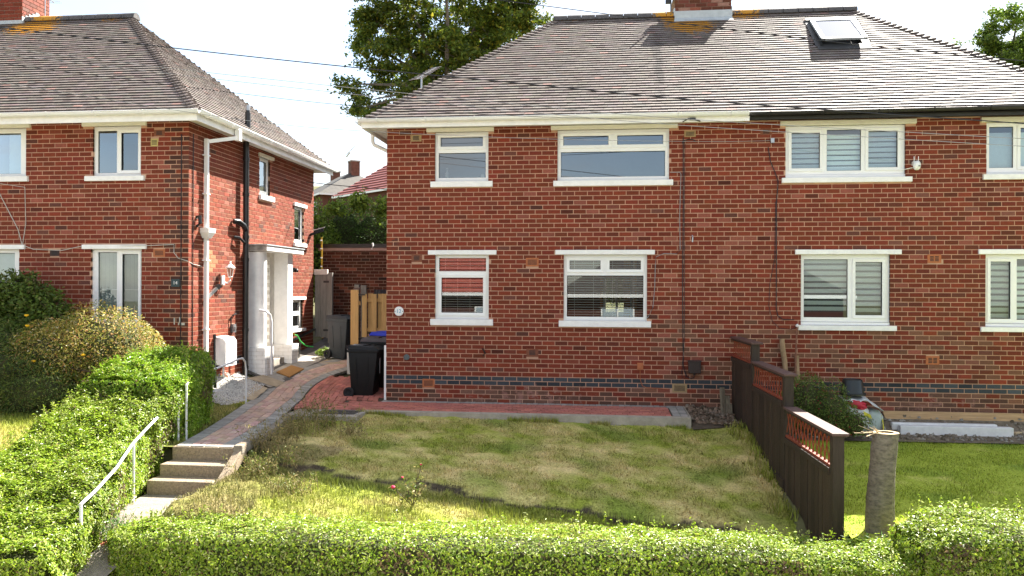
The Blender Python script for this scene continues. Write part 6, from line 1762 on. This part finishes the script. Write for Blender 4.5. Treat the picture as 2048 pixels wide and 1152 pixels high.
shrub('conifer_hedge', 'dark green conifer hedge above the garage roof', [((-3.1, 10.5, 3.2), (1.5, 1.0, 1.75)), ((-1.6, 10.6, 3.1), (1.6, 1.0, 1.75)), ((-4.1, 10.2, 3.3), (.9, .8, 1.7)), ((1.0, 10.8, 2.6), (2.0, 1.0, 1.5)), ((4.5, 10.8, 2.6), (2.4, 1.0, 1.5))], 46000,
      [(.08, .155, .02), (.115, .20, .028), (.05, .10, .015)], [.45, .3, .25], (.085, .028), seed=57, lump=.08, cat='hedge')
shrub('sapling', 'yellow green sapling leaves in front of the red roofed far house', [((-3.25, 9.0, 4.55), (.32, .3, .42)), ((-2.5, 9.1, 4.3), (.4, .3, .45)), ((-1.9, 9.0, 4.55), (.35, .3, .55)), ((-4.0, 9.1, 4.4), (.3, .3, .3))], 2600,
      [(.20, .28, .03), (.26, .33, .04), (.13, .20, .03)], [.45, .3, .25], (.13, .075), seed=63, core=False, shell=.6, lump=.45)

# ================================================================== garage, gates and fences in the gap
ga = thing('garage', 'flat roofed dark brick garage closing the gap behind the timber fence', 'garage', (-1.2, 6.0, .7))
GW = Wall('front', 6.0)
b = MB(); b.box(-3.32, 1.6, 6.007, 11.0, .5, 3.05); b.build('wall', mortar_dark, ga)
gc = brick_cells(-3.32, .4, .7, 3.05, [])
gcol = brick_colours(len(gc), 'brown') * .75
for i in range(len(gcol)):
    if rng.random() < .04: gcol[i] = (.26, .085, .05)
lay_bricks([(GW, gc, gcol)], ga)
b = MB(); b.box(-3.40, 1.7, 5.93, 5.96, 3.03, 3.10); b.build('fascia_board', mat('pink_board', (.50, .33, .28), .7, .15), ga)
b = MB(); b.box(-3.46, 1.7, 5.88, 11.1, 3.10, 3.20); b.build('flat_roof', black_iron, ga)
b = MB(); b.tube([(-1.95, 5.86, 3.22), (-1.93, 5.84, 3.14), (-1.97, 5.85, 3.06)], .022, 8); b.build('pipe_hook', white, ga)
gt = thing('side_gate', 'weathered grey boarded gate with a white top rail at the back of the drive', 'gate', (-3.1, 5.2, .75))
for k in range(3):
    b = MB(); b.box(-3.23 + k * .15, -3.085 + k * .15, 5.2 - .004 * k, 5.23, .86 - .02 * k, 2.40); b.build('board', grey_wood, gt, bevel=.004)
b = MB(); b.box(-3.24, -2.90, 5.16, 5.25, 2.40, 2.53); b.build('top_rail', paint_old, gt, bevel=.006)
b = MB(); b.box(-2.89, -2.78, 5.18, 5.28, .7, 2.45); b.build('post', grey_wood, gt, bevel=.006)
for z in (1.0, 2.2):
    b = MB(); b.box(-3.0, -2.86, 5.17, 5.18, z, z + .05); b.build('hinge', black_iron, gt)
yp = thing('striped_cane', 'tall yellow cane with white bands standing by the garage corner', 'cane', (-3.16, 5.55, .8))
b = MB(); b.tube([(-3.15, 5.55, .8), (-3.20, 5.6, 3.36)], .024, 8); b.build('cane', yellow_m, yp)
b = MB()
for z in (2.60, 2.82, 3.05, 3.26): b.tube([(-3.15 - .05 * (z - .8) / 2.56, 5.548, z), (-3.15 - .05 * (z - .8) / 2.56, 5.55, z + .03)], .028, 8)
b.build('band', white, yp)
tf = thing('timber_fence', 'new yellow treated timber fence of spaced boards behind the bins', 'fence', (-.6, 2.4, .3))
x = -1.17; k = 0
while x < -.02:
    b = MB(); y0 = 2.36 if k % 2 == 0 else 2.44
    b.box(x, x + .105, y0, y0 + .02, .32, 1.95 + random.uniform(-.006, .006)); b.build('board', new_wood, tf, bevel=.003); x += .107; k += 1
for z in (.6, 1.15, 1.78):
    b = MB(); b.box(-1.18, -.02, 2.385, 2.435, z, z + .07); b.build('rail', new_wood, tf)
for x in (-1.23, -.16):
    b = MB(); b.box(x, x + .12, 2.47, 2.57, .3, 2.13); b.build('post', grey_wood, tf, bevel=.008)
tg = thing('timber_gate', 'new yellow timber gate of narrow boards standing open at the fence end', 'gate', (-1.22, 2.4, .3))
dv = Vector((-.48, .88, 0)).normalized(); nv = Vector((dv.y, -dv.x, 0))
for k in range(7):
    a = Vector((-1.24, 2.36, 0)) + dv * (k * .115)
    b = MB()
    for (p, q) in ((a, a + dv * .07),): b.bar(p + Vector((0, 0, 1.18)) + dv * .035, p + Vector((0, 0, 1.181)) + dv * .035, .07, .02, 0) if False else None
    c = [a, a + dv * .075, a + dv * .075 - nv * .022, a - nv * .022]
    b.add([(p.x, p.y, .40) for p in c] + [(p.x, p.y, 2.03) for p in c], [(0, 1, 2, 3), (4, 5, 6, 7), (0, 1, 5, 4), (1, 2, 6, 5), (2, 3, 7, 6), (3, 0, 4, 7)]); b.build('board', new_wood, tg)
for z in (.65, 1.75):
    b = MB(); a = Vector((-1.24, 2.36, z)); b.bar(a + nv * .02, a + dv * .8 + nv * .02, .04, .08); b.build('rail', new_wood, tg)
b = MB(); b.box(-1.60, -1.49, 3.2, 3.3, .4, 2.15); b.build('post', grey_wood, tg, bevel=.008)
b = MB(); b.bar((-1.55, 3.0, 2.06), (-1.06, 2.46, 2.06), .03, .03); b.bar((-1.24, 2.34, 1.93), (-1.10, 2.34, 1.93), .02, .03); b.build('latch', black_iron, tg)
cg = thing('corrugated_panel', 'dark corrugated sheet just above the timber fence top', 'panel', (-.7, 2.75, .4))
b = MB(); n = 28
for k in range(n):
    x0 = -1.02 + k * .034; o0 = .018 * (k % 2); o1 = .018 * ((k + 1) % 2)
    b.quad((x0, 2.75 + o0, .4), (x0 + .034, 2.75 + o1, .4), (x0 + .034, 2.75 + o1, 2.04), (x0, 2.75 + o0, 2.04))
b.build('sheet', mat('dark_sheet', (.06, .06, .065), .5, .4, 20), cg)
cp = thing('concrete_post', 'short chipped concrete post next to the grey bin', 'post', (-1.40, 2.25, .33))
b = MB(); b.box(-1.44, -1.34, 2.18, 2.28, .25, .80); b.build('post', paint_old, cp, bevel=.012)
sb_ = thing('stone_slab', 'flat stone slab under the grey bin', 'slab', (-1.95, 3.4, .46))
b = MB(); zq = gapz(-1.95, 3.3)
b.add([(-2.35, 3.0, zq - .06), (-1.75, 2.9, zq - .07), (-1.55, 3.7, zq + .0), (-2.3, 3.9, zq + .02), (-2.35, 3.0, zq + .01), (-1.75, 2.9, zq), (-1.55, 3.7, zq + .07), (-2.3, 3.9, zq + .09)], [(0, 3, 2, 1), (4, 5, 6, 7), (0, 1, 5, 4), (1, 2, 6, 5), (2, 3, 7, 6), (3, 0, 4, 7)]); b.build('slab', conc_y, sb_, bevel=.01)

# brown lattice-topped fence between the gardens
fn = thing('lattice_fence', 'dark brown stepped board fence topped with red lattice between the two lawns', 'fence', (6.2, 0, -.2))
fd = Vector((.0504, -1, 0)).normalized(); fnv = Vector((1, .0504, 0)).normalized()
def FT(s_, d, z):
    p = Vector((6.2, 0, 0)) + fd * s_ + fnv * d
    return (p.x, p.y, z)
panels = [(.02, 1.56, 1.24, .90), (1.68, 3.56, .95, .585), (3.68, 5.62, .52, .13)]
for (s0, s1, zc, zr) in panels:
    b = MB(FT); b.box(s0 - .02, s1 + .15, -.03, .15, zc - .022, zc + .008); b.build('cap', fence_cap, fn, bevel=.004)
    b = MB(FT); b.box(s0, s1, -.025, .012, zr - .075, zr); b.build('rail', fence_br, fn, bevel=.003)
    b = MB(FT); b.box(s0, s1, .0, .05, zc - .055, zc - .022); b.build('rail', fence_br, fn)
    n = max(8, int((s1 - s0) / .145)); w = (s1 - s0) / n
    for k in range(n):
        a, c = s0 + k * w, s0 + (k + 1) * w
        p = FT((a + c) / 2, 0, 0)
        g0 = min(gapz(p[0] - .35, p[1]), gapz(p[0], p[1])) - .05
        b = MB(FT); b.box(a + .004, c - .004, random.uniform(-.006, .004) - .002, .02, g0, zr - .02); o = b.build('board', fence_bo, fn, bevel=.003); q_ = random.uniform(1.0, 1.8); o.color = (.033 * q_, .022 * q_, .015 * q_, 1)
    b = MB(FT); b.box(s0, s1, .0, .05, zr + .002, zr + .03); la = b.build('lattice', lattice_m, fn)
    H = zc - .055 - zr - .03; zb = zr + .03; st_ = .15
    s_ = s0 - H * .55
    while s_ < s1:
        for sgn, dd in ((1, .018), (-1, .028)):
            a0, a1 = (s_, s_ + H * .55) if sgn > 0 else (s_ + H * .55, s_)
            # clip to the panel
            def zz_(q): return zb + H * (q - a0) / (a1 - a0)
            lo, hi = max(min(a0, a1), s0), min(max(a0, a1), s1)
            if hi - lo < .02: continue
            b = MB(); b.bar(FT(lo, dd, zz_(lo)), FT(hi, dd, zz_(hi)),   .010, .010, 0, tuple(fd.cross(Vector((0, 0, 1))))); b.build('slat', lattice_m, la)
        s_ += st_
for (s0, zc, d0) in ((1.56, 1.218, .0), (3.56, .928, .0), (5.62, .498, .0)):
    p = FT(s0, 0, 0)
    b = MB(FT); b.box(s0, s0 + .115, -.012, .108, min(gapz(p[0] - .3, p[1]), gapz(p[0], p[1])) - .1, zc); b.build('post', fence_br, fn, bevel=.004)
b = MB(FT); b.box(2.4, 3.66, -.028, -.006, -.56, -.44); b.build('gravel_board', fence_br, fn)
wp = thing('broken_post', 'splintered grey post stump leaning at the wall end of the brown fence', 'post', (6.08, -.28, -.2))
for (dx_, h, tl) in ((0, .58, .02), (.07, .44, .06), (.11, .30, .07)):
    b = MB(); b.bar((6.03 + dx_, -.30, -.25), (6.03 + dx_ + tl * .5 - .04, -.24, -.2 + h), .07, .06); b.build('splinter', post_wood, wp, bevel=.006)

# ================================================================== stump, logs, sacks, planks
su = thing('tree_stump', 'tall sawn tree stump with rough bark standing behind the street hedges', 'stump', (6.98, -5.55, -.55))
n = 30; rows_ = 26; V = []; F = []
bx, by, z0, z1 = 6.99, -5.60, -.75, .525
for r_ in range(rows_ + 1):
    f = r_ / rows_; z = z0 + (z1 - z0) * f
    rad = .130 + .030 * (1 - f) ** 2
    cx_, cy_ = bx + .075 * f - .02 * math.sin(f * 3), by
    for k in range(n):
        a = 2 * math.pi * k / n
        p = Vector((math.cos(a) * 2.2, math.sin(a) * 2.2, z * 3.2))
        d = 1 + .05 * noise.noise(p * 1.0) + .05 * noise.noise(p * 2.7) + .03 * noise.noise(p * 7)
        for (ka, kz, kr) in ((4.4, -.25, .16), (4.9, .12, .12), (4.0, .35, .10), (5.3, -.45, .13), (4.7, -.05, .08)):
            dd = math.hypot((a - ka) * .7, (z - kz) * 5); d += kr * math.exp(-dd * dd * 3.2)
        V.append((cx_ + rad * d * math.cos(a), cy_ + rad * d * math.sin(a), z))
for r_ in range(rows_):
    for k in range(n): F.append((r_ * n + k, r_ * n + (k + 1) % n, (r_ + 1) * n + (k + 1) % n, (r_ + 1) * n + k))
b = MB(); b.add(V, F); b.build('trunk', bark, su, smooth=True)
b = MB(); top = V[-n:]; tx, ty = bx + .075 - .003, by
rim = [(x, y, z1 + .004) for x, y, z in top]; inner = [(tx + (x - tx) * .62, ty + (y - ty) * .62, z1 + .006) for x, y, z in top]
b.add(rim + inner, [(k, (k + 1) % n, n + (k + 1) % n, n + k) for k in range(n)]); b.build('cut_face', cutwood, su)
b = MB(); b.add([(x, y, z - .012) for x, y, z in inner] + [(tx, ty, z1 - .03)], [(k, (k + 1) % n, n) for k in range(n)]); b.build('heartwood', mat('rotten_heart', (.22, .16, .07), .9, .4, 20, .5, 40), su)
b = MB()
for k in range(16):
    a = Vector((tx - .10 + random.gauss(0, .03), ty + random.gauss(0, .06), z1)); v = Vector((-.11 + random.gauss(0, .05), random.gauss(-.02, .05), random.uniform(-.03, .07)))
    b.bar(a, a + v, .012, .004)
b.build('splinters', cutwood, su, kind='stuff')
for (lab, a, c, r) in (('thicker dry log propped on the wall behind the fence', (7.13, -.22, -.2), (7.045, -.05, 1.22), .045), ('shorter dry log propped on the wall beside the bush', (7.32, -.28, -.25), (7.27, -.06, .93), .042)):
    t = thing('dry_log', lab, 'log', a)
    A, Cc = Vector(a), Vector(c); b = MB(); pts = [A.lerp(Cc, k / 8) + Vector((random.gauss(0, .010), random.gauss(0, .006), 0)) for k in range(9)]
    b.tube(pts, [r * random.uniform(.85, 1.1) for _ in pts], 9); b.build('log', stick_m, t, smooth=True)
t = thing('metal_pole', 'thin rusty pole with a pale knob reaching the window sill', 'pole', (7.18, -.26, -.25))
b = MB(); b.tube([(7.18, -.26, -.28), (7.285, -.075, 1.42)], .014, 8); b.build('shaft', mat('rusty_pole', (.20, .085, .05), .7, .3, 20), t)
b = MB(); b.lathe([(0, -.03), (.028, -.015), (.03, .01), (0, .032)], (7.29, -.075, 1.45), 10); b.build('knob', paint, t, smooth=True)
def sack(name, label, c, rad, m, rot=0.0, lump=.10, seed=0, extra=None):
    t = thing(name, label, 'sack', (c[0], c[1], c[2] - rad[2]))
    V, F = [], []; nu, nv_ = 22, 14
    for i in range(nv_ + 1):
        ph = -math.pi / 2 + math.pi * i / nv_
        for k in range(nu):
            a = 2 * math.pi * k / nu
            e = .72
            cx_ = math.copysign(abs(math.cos(a)) ** e, math.cos(a)); sy_ = math.copysign(abs(math.sin(a)) ** e, math.sin(a)); cz_ = math.copysign(abs(math.sin(ph)) ** .8, math.sin(ph)); cc_ = max(0, math.cos(ph)) ** .75
            p = Vector((cx_ * cc_, sy_ * cc_, cz_)); d = 1 + lump * noise.noise(p * 2.1 + Vector((seed, 0, 0))) + lump * .6 * noise.noise(p * 5.3 + Vector((0, seed, 0)))
            q = Vector((p.x * rad[0] * d, p.y * rad[1] * d, p.z * rad[2] * d)); q.rotate(Matrix.Rotation(rot, 3, 'Y'))
            V.append((c[0] + q.x, c[1] + q.y, c[2] + q.z))
    for i in range(nv_):
        for k in range(nu): F.append((i * nu + k, i * nu + (k + 1) % nu, (i + 1) * nu + (k + 1) % nu, (i + 1) * nu + k))
    b = MB(); b.add(V, F); b.build('bag', m, t, smooth=True)
    return t
t = sack('garden_sack', 'pale green sack slumped at the foot of the pile under the tub', (8.42, -.42, -.13), (.16, .16, .22), bag_g, R(14), .12, 3)
b = MB(); b.add([(8.53, -.52, .05), (8.57, -.52, -.05), (8.59, -.54, -.2), (8.57, -.56, -.27), (8.55, -.57, -.1)], [(0, 1, 2, 3, 4)]); b.build('printed_edge', bag_y, t)
t = sack('garden_sack', 'white sack half hidden by the red flowered bush', (8.14, -.45, -.08), (.24, .19, .27), bag_w, R(-5), .12, 8)
b = MB(); b.add([(8.22, -.66, .08), (8.34, -.66, .02), (8.36, -.66, -.05), (8.24, -.67, .0)], [(0, 1, 2, 3)]); b.build('printed_patch', bag_y, t)
t = sack('garden_sack', 'crumpled red sack squeezed in the middle of the pile', (8.16, -.50, .17), (.15, .16, .075), bag_r, R(12), .2, 11)
t = thing('plastic_sheet', 'torn white plastic sheet draped over the sacks', 'plastic sheet', (8.2, -.4, .25))
b = MB(); V = []; F = []; nu, nw = 16, 8
for i in range(nu + 1):
    for j in range(nw + 1):
        u_ = i / nu; w_ = j / nw; x = 7.88 + u_ * .68; y = -.20 - w_ * .42
        z = .30 - .55 * max(0, u_ - .55) ** 1.35 - .10 * max(0, .3 - u_) - .05 * w_ + .03 * noise.noise(Vector((x * 9, y * 9, 0))) - (.10 if j == nw and .2 < u_ < .5 else 0) * .3
        V.append((x, y, z))
for i in range(nu):
    for j in range(nw): F.append((i * (nw + 1) + j, (i + 1) * (nw + 1) + j, (i + 1) * (nw + 1) + j + 1, i * (nw + 1) + j + 1))
b.add(V, F); o = b.build('sheet', bag_w, t, smooth=True); md = o.modifiers.new('thick', 'SOLIDIFY'); md.thickness = .006
t = thing('upturned_tub', 'black plastic tub turned upside down on top of the sacks', 'tub', (8.13, -.36, .30))
b = MB(); b.lathe([(.205, 0), (.215, .0), (.215, .03), (.195, .035), (.185, .05), (.16, .245), (.15, .258), (.14, .262), (.135, .25), (.02, .25), (0, .25)], (8.13, -.36, .31), 26); b.build('tub', bucket_m, t, smooth=True)
b = MB(); b.tube([(8.33, -.40, .33), (8.27, -.53, .335), (8.13, -.585, .34), (7.99, -.53, .335)], .006, 6); b.build('handle', black_iron, t)
t = thing('timber_plank', 'long pale sawn plank on edge against the foot of the right wall', 'plank', (10.2, -.1, -.2))
b = MB(); b.add([(8.74, -.20, -.19), (11.8, -.20, -.19), (11.8, -.16, -.19), (8.74, -.16, -.19), (8.70, -.08, .01), (11.8, -.08, .01), (11.8, -.04, .01), (8.70, -.04, .01)], [(0, 3, 2, 1), (4, 5, 6, 7), (0, 1, 5, 4), (1, 2, 6, 5), (2, 3, 7, 6), (3, 0, 4, 7)]); b.build('plank', plank_m, t, bevel=.003)
t = thing('white_beam', 'front white painted concrete beam lying before the long plank', 'beam', (9.7, -.5, -.35))
b = MB(); b.box(8.84, 10.60, -.56, -.42, -.345, -.165); b.build('beam', mat('chipped_white_paint', (.70, .70, .68), .7, .12, 9, .3, 40, .3), t, bevel=.012)
t = thing('white_beam', 'second white beam just showing behind the front one', 'beam', (9.5, -.36, -.35))
b = MB(); b.box(8.76, 10.42, -.40, -.30, -.34, -.14); b.build('beam', mat('chipped_white_paint', (.7, .7, .68), .7), t, bevel=.02)
for k, (x, y, l) in enumerate(((10.75, -.45, .2), (10.86, -.38, .16))):
    t = thing('firewood_piece', ('split piece of pale firewood beyond the end of the white beam', 'sawn timber offcut at the right edge beside the beam')[k], 'firewood', (x, y, -.34))
    b = MB(); b.bar((x - l / 2, y, -.29), (x + l / 2, y + .06, -.27), .09, .08); b.build('piece', cutwood if k == 0 else new_wood, t, bevel=.008)
for k, (lab, c, dims, m, rz) in enumerate((('loose red brick at the foot of the lower handrail', (-1.30, -6.75, -.72), (.22, .11, .075), brick_o, .9),
                                           ('grey flat stone left of the lower handrail foot', (-1.50, -6.55, -.66), (.34, .22, .07), conc, .5),
                                           ('buff broken slab below the lower handrail foot', (-1.40, -6.95, -.80), (.30, .24, .06), conc_y, .3))):
    t = thing(('loose_brick', 'flat_stone', 'broken_slab')[k], lab, ('brick', 'stone', 'slab')[k], c, rz)
    b = MB(); b.box(-dims[0] / 2, dims[0] / 2, -dims[1] / 2, dims[1] / 2, 0, dims[2]); o = b.build('block', m, t, bevel=.012, local=True); o.color = (.42, .13, .08, 1)

# ================================================================== houses on the hill behind, and across the street
def simple_house(label, loc, rz, L_, D_, hw, hr, wall_m, roof_m, gabled, wins, chim=None, name='brick_house', courses=0, group=None):
    t = thing(name, label, 'house', loc, rz, group)
    b = MB(); b.box(-L_ / 2, L_ / 2, -D_ / 2, D_ / 2, -3, hw); b.build('wall', wall_m, t, local=True)
    o = .45; run = 0 if gabled else D_ / 2
    e = [(-L_ / 2 - o, -D_ / 2 - o, hw), (L_ / 2 + o, -D_ / 2 - o, hw), (L_ / 2 + o, D_ / 2 + o, hw), (-L_ / 2 - o, D_ / 2 + o, hw)]
    r0, r1 = (-L_ / 2 - o + run, 0, hr), (L_ / 2 + o - run, 0, hr)
    b = MB(); b.add(e + [r0, r1], [(0, 1, 5, 4), (2, 3, 4, 5), (3, 0, 4), (1, 2, 5), (0, 3, 2, 1)]); rf = b.build('roof', roof_m, t, local=True)
    if courses:
        for k in range(courses):
            f0 = k / courses
            for (p, q) in ((0, 1), (1, 2), (2, 3), (3, 0)):
                A, B_ = Vector(e[p]), Vector(e[q]); top = {0: Vector(r0), 1: Vector(r1), 2: Vector(r1), 3: Vector(r0)}
                a0, a1 = A.lerp(top[p], f0), B_.lerp(top[q], f0); b0, b1 = A.lerp(top[p], f0 + 1.0 / courses), B_.lerp(top[q], f0 + 1.0 / courses)
                N = (a1 - a0).cross(b0 - a0).normalized(); N = N if N.z > 0 else -N
                c = MB(); lift = N * .09; c.add([tuple(a0 + lift), tuple(a1 + lift), tuple(b1 + N * .01), tuple(b0 + N * .01), tuple(a0), tuple(a1)], [(0, 1, 2, 3), (4, 5, 1, 0)]); c.build('tile_course', roof_m, rf, local=True)
    b = MB()
    for (p, q) in ((0, 1), (1, 2), (2, 3), (3, 0)):
        A, B_ = Vector(e[p]), Vector(e[q]); b.bar(A + Vector((0, 0, -.06)), B_ + Vector((0, 0, -.06)), .12, .16)
    b.build('gutter', white, t, local=True)
    for (side, u, z0, z1, w) in wins:
        f = MB(); g = MB()
        if side == 'f':
            y = -D_ / 2; f.box(u - w / 2 - .07, u + w / 2 + .07, y - .05, y + .02, z0 - .07, z1 + .07); g.quad((u - w / 2, y - .056, z0), (u + w / 2, y - .056, z0), (u + w / 2, y - .056, z1), (u - w / 2, y - .056, z1)); f.box(u - .035, u + .035, y - .07, y - .05, z0, z1)
        elif side == 'b':
            y = D_ / 2; f.box(u - w / 2 - .07, u + w / 2 + .07, y - .02, y + .05, z0 - .07, z1 + .07); g.quad((u - w / 2, y + .056, z0), (u + w / 2, y + .056, z0), (u + w / 2, y + .056, z1), (u - w / 2, y + .056, z1)); f.box(u - .035, u + .035, y + .05, y + .07, z0, z1)
        else:
            x = L_ / 2 if side == 'r' else -L_ / 2; s = 1 if side == 'r' else -1
            f.box(min(x, x + s * .05), max(x, x + s * .05), u - w / 2 - .07, u + w / 2 + .07, z0 - .07, z1 + .07); g.quad((x + s * .056, u - w / 2, z0), (x + s * .056, u + w / 2, z0), (x + s * .056, u + w / 2, z1), (x + s * .056, u - w / 2, z1)); f.box(min(x + s * .05, x + s * .07), max(x + s * .05, x + s * .07), u - .035, u + .035, z0, z1)
        fo = f.build('window', white, t, local=True); g.build('pane', mat('far_pane', (.35, .42, .46), .1, .1, 3, .0, 60, .6), fo, local=True)
    if chim:
        for (cx_, cy_, w, h0, h1) in chim:
            b = MB(); b.box(cx_ - w, cx_ + w, cy_ - w * .8, cy_ + w * .8, h0, h1); cho = b.build('chimney', far_brick, rf, local=True)
            b = MB(); b.box(cx_ - w - .06, cx_ + w + .06, cy_ - w * .8 - .06, cy_ + w * .8 + .06, h1, h1 + .12); b.build('chimney_cap', conc, cho, local=True)
    return t
simple_house('grey roofed brick house far up the hill between the two houses', (-23.4, 70, 6.3), R(-55), 12, 8.0, 4.75, 7.5, far_brick, far_grey, False,
             [('r', 0, 2.9, 4.1, 1.0), ('f', 3.5, 2.9, 4.1, 1.2), ('f', -2, 2.9, 4.1, 1.2)], [(2.5, .2, .55, 6.5, 8.5), (-4, .2, .5, 6.5, 8.2)])
simple_house('red roofed brick house far up the hill beside the middle house', (-13.2, 62, 5.9), R(48), 13, 8.5, 4.5, 8.0, far_brick, far_red, False,
             [('f', -4.9, 2.6, 4.0, .9), ('f', -2.6, 2.6, 4.0, .9), ('f', 1.6, 2.6, 4.0, .9)], None, courses=12)
t = thing('tv_aerial', 'tiny aerial on the far grey roof beside its chimney', 'aerial', (-22.0, 68.0, 13.4))
b = MB(); b.tube([(-22.0, 68.0, 13.3), (-22.0, 68.0, 16.2)], .035, 5); b.build('mast', chrome, t)
b = MB(); b.bar((-22.7, 68, 15.5), (-21.7, 68, 16.4), .05, .05); b.bar((-22.6, 68, 15.3), (-22.2, 68, 15.8), .3, .05); b.build('elements', chrome, t)
simple_house('red roofed house across the street, seen mirrored in the ground floor windows', (-6.4, -32, -2.9), R(180), 15, 8, 4.75, 8.0, mat('street_brick', (.075, .03, .022), .9, .3, 4), red_roof, False,
             [('f', -4.2, 2.7, 4.0, 1.3), ('f', -.2, 2.7, 4.0, 1.3), ('f', 4.2, 2.7, 4.0, 1.3), ('f', -4.2, .2, 1.6, 1.6), ('f', 4.2, .2, 1.6, 1.6)], [(0, 0, .55, 7, 9.2)], courses=14)
simple_house('grey roofed house across the street, mirrored in the wide ground floor window', (8.4, -31, -2.9), R(180), 13.5, 8, 4.7, 7.3, mat('street_brick', (.075, .03, .022), .9, .3, 4), mat('street_grey_tiles', (.07, .062, .055), .8, .3, 3), False,
             [('f', -4.0, 2.7, 4.0, 1.5), ('f', 0, 2.7, 4.0, 1.2), ('f', 4.0, 2.7, 4.0, 1.5), ('f', -4.0, .2, 1.6, 1.8), ('f', 4.0, .2, 1.6, 1.8)], [(0, 0, .55, 6.5, 8.4)])
for k, (x, y, r) in enumerate(((7.0, -46, 2.6), (12.0, -48, 3.0), (-16, -50, 3.2))):
    tree(('distant street tree mirrored low in the wide upstairs window', 'rounder street tree mirrored right of the upstairs reflection', 'far street tree behind the houses across the road')[k], (x, y, -3), (x, y, 3.5), [((x, y, 6.0), r * .8), ((x + 1.2, y, 5.0), r * .6), ((x - 1.2, y, 5.2), r * .6)], 3000,
         [(.05, .08, .014), (.03, .06, .01)], [.6, .4], (.3, .18), 70 + k)

for (lab, x, m, prof) in (('white pump bottle on the sill inside the small upstairs window', 1.10, paint, [(0, 0), (.03, 0), (.032, .10), (.015, .13), (.013, .15), (.018, .155), (.018, .19), (0, .195)]),
                          ('low white jar at the other end of the small upstairs window', 1.76, paint, [(0, 0), (.035, 0), (.035, .05), (.028, .055), (.028, .065), (0, .07)])):
    t = thing('bottle' if x < 1.5 else 'jar', lab, 'bottle' if x < 1.5 else 'jar', (x, .115, 4.085))
    b = MB(); b.lathe(prof, (x, .115, 4.085), 12); b.build('container', m, t, smooth=True)
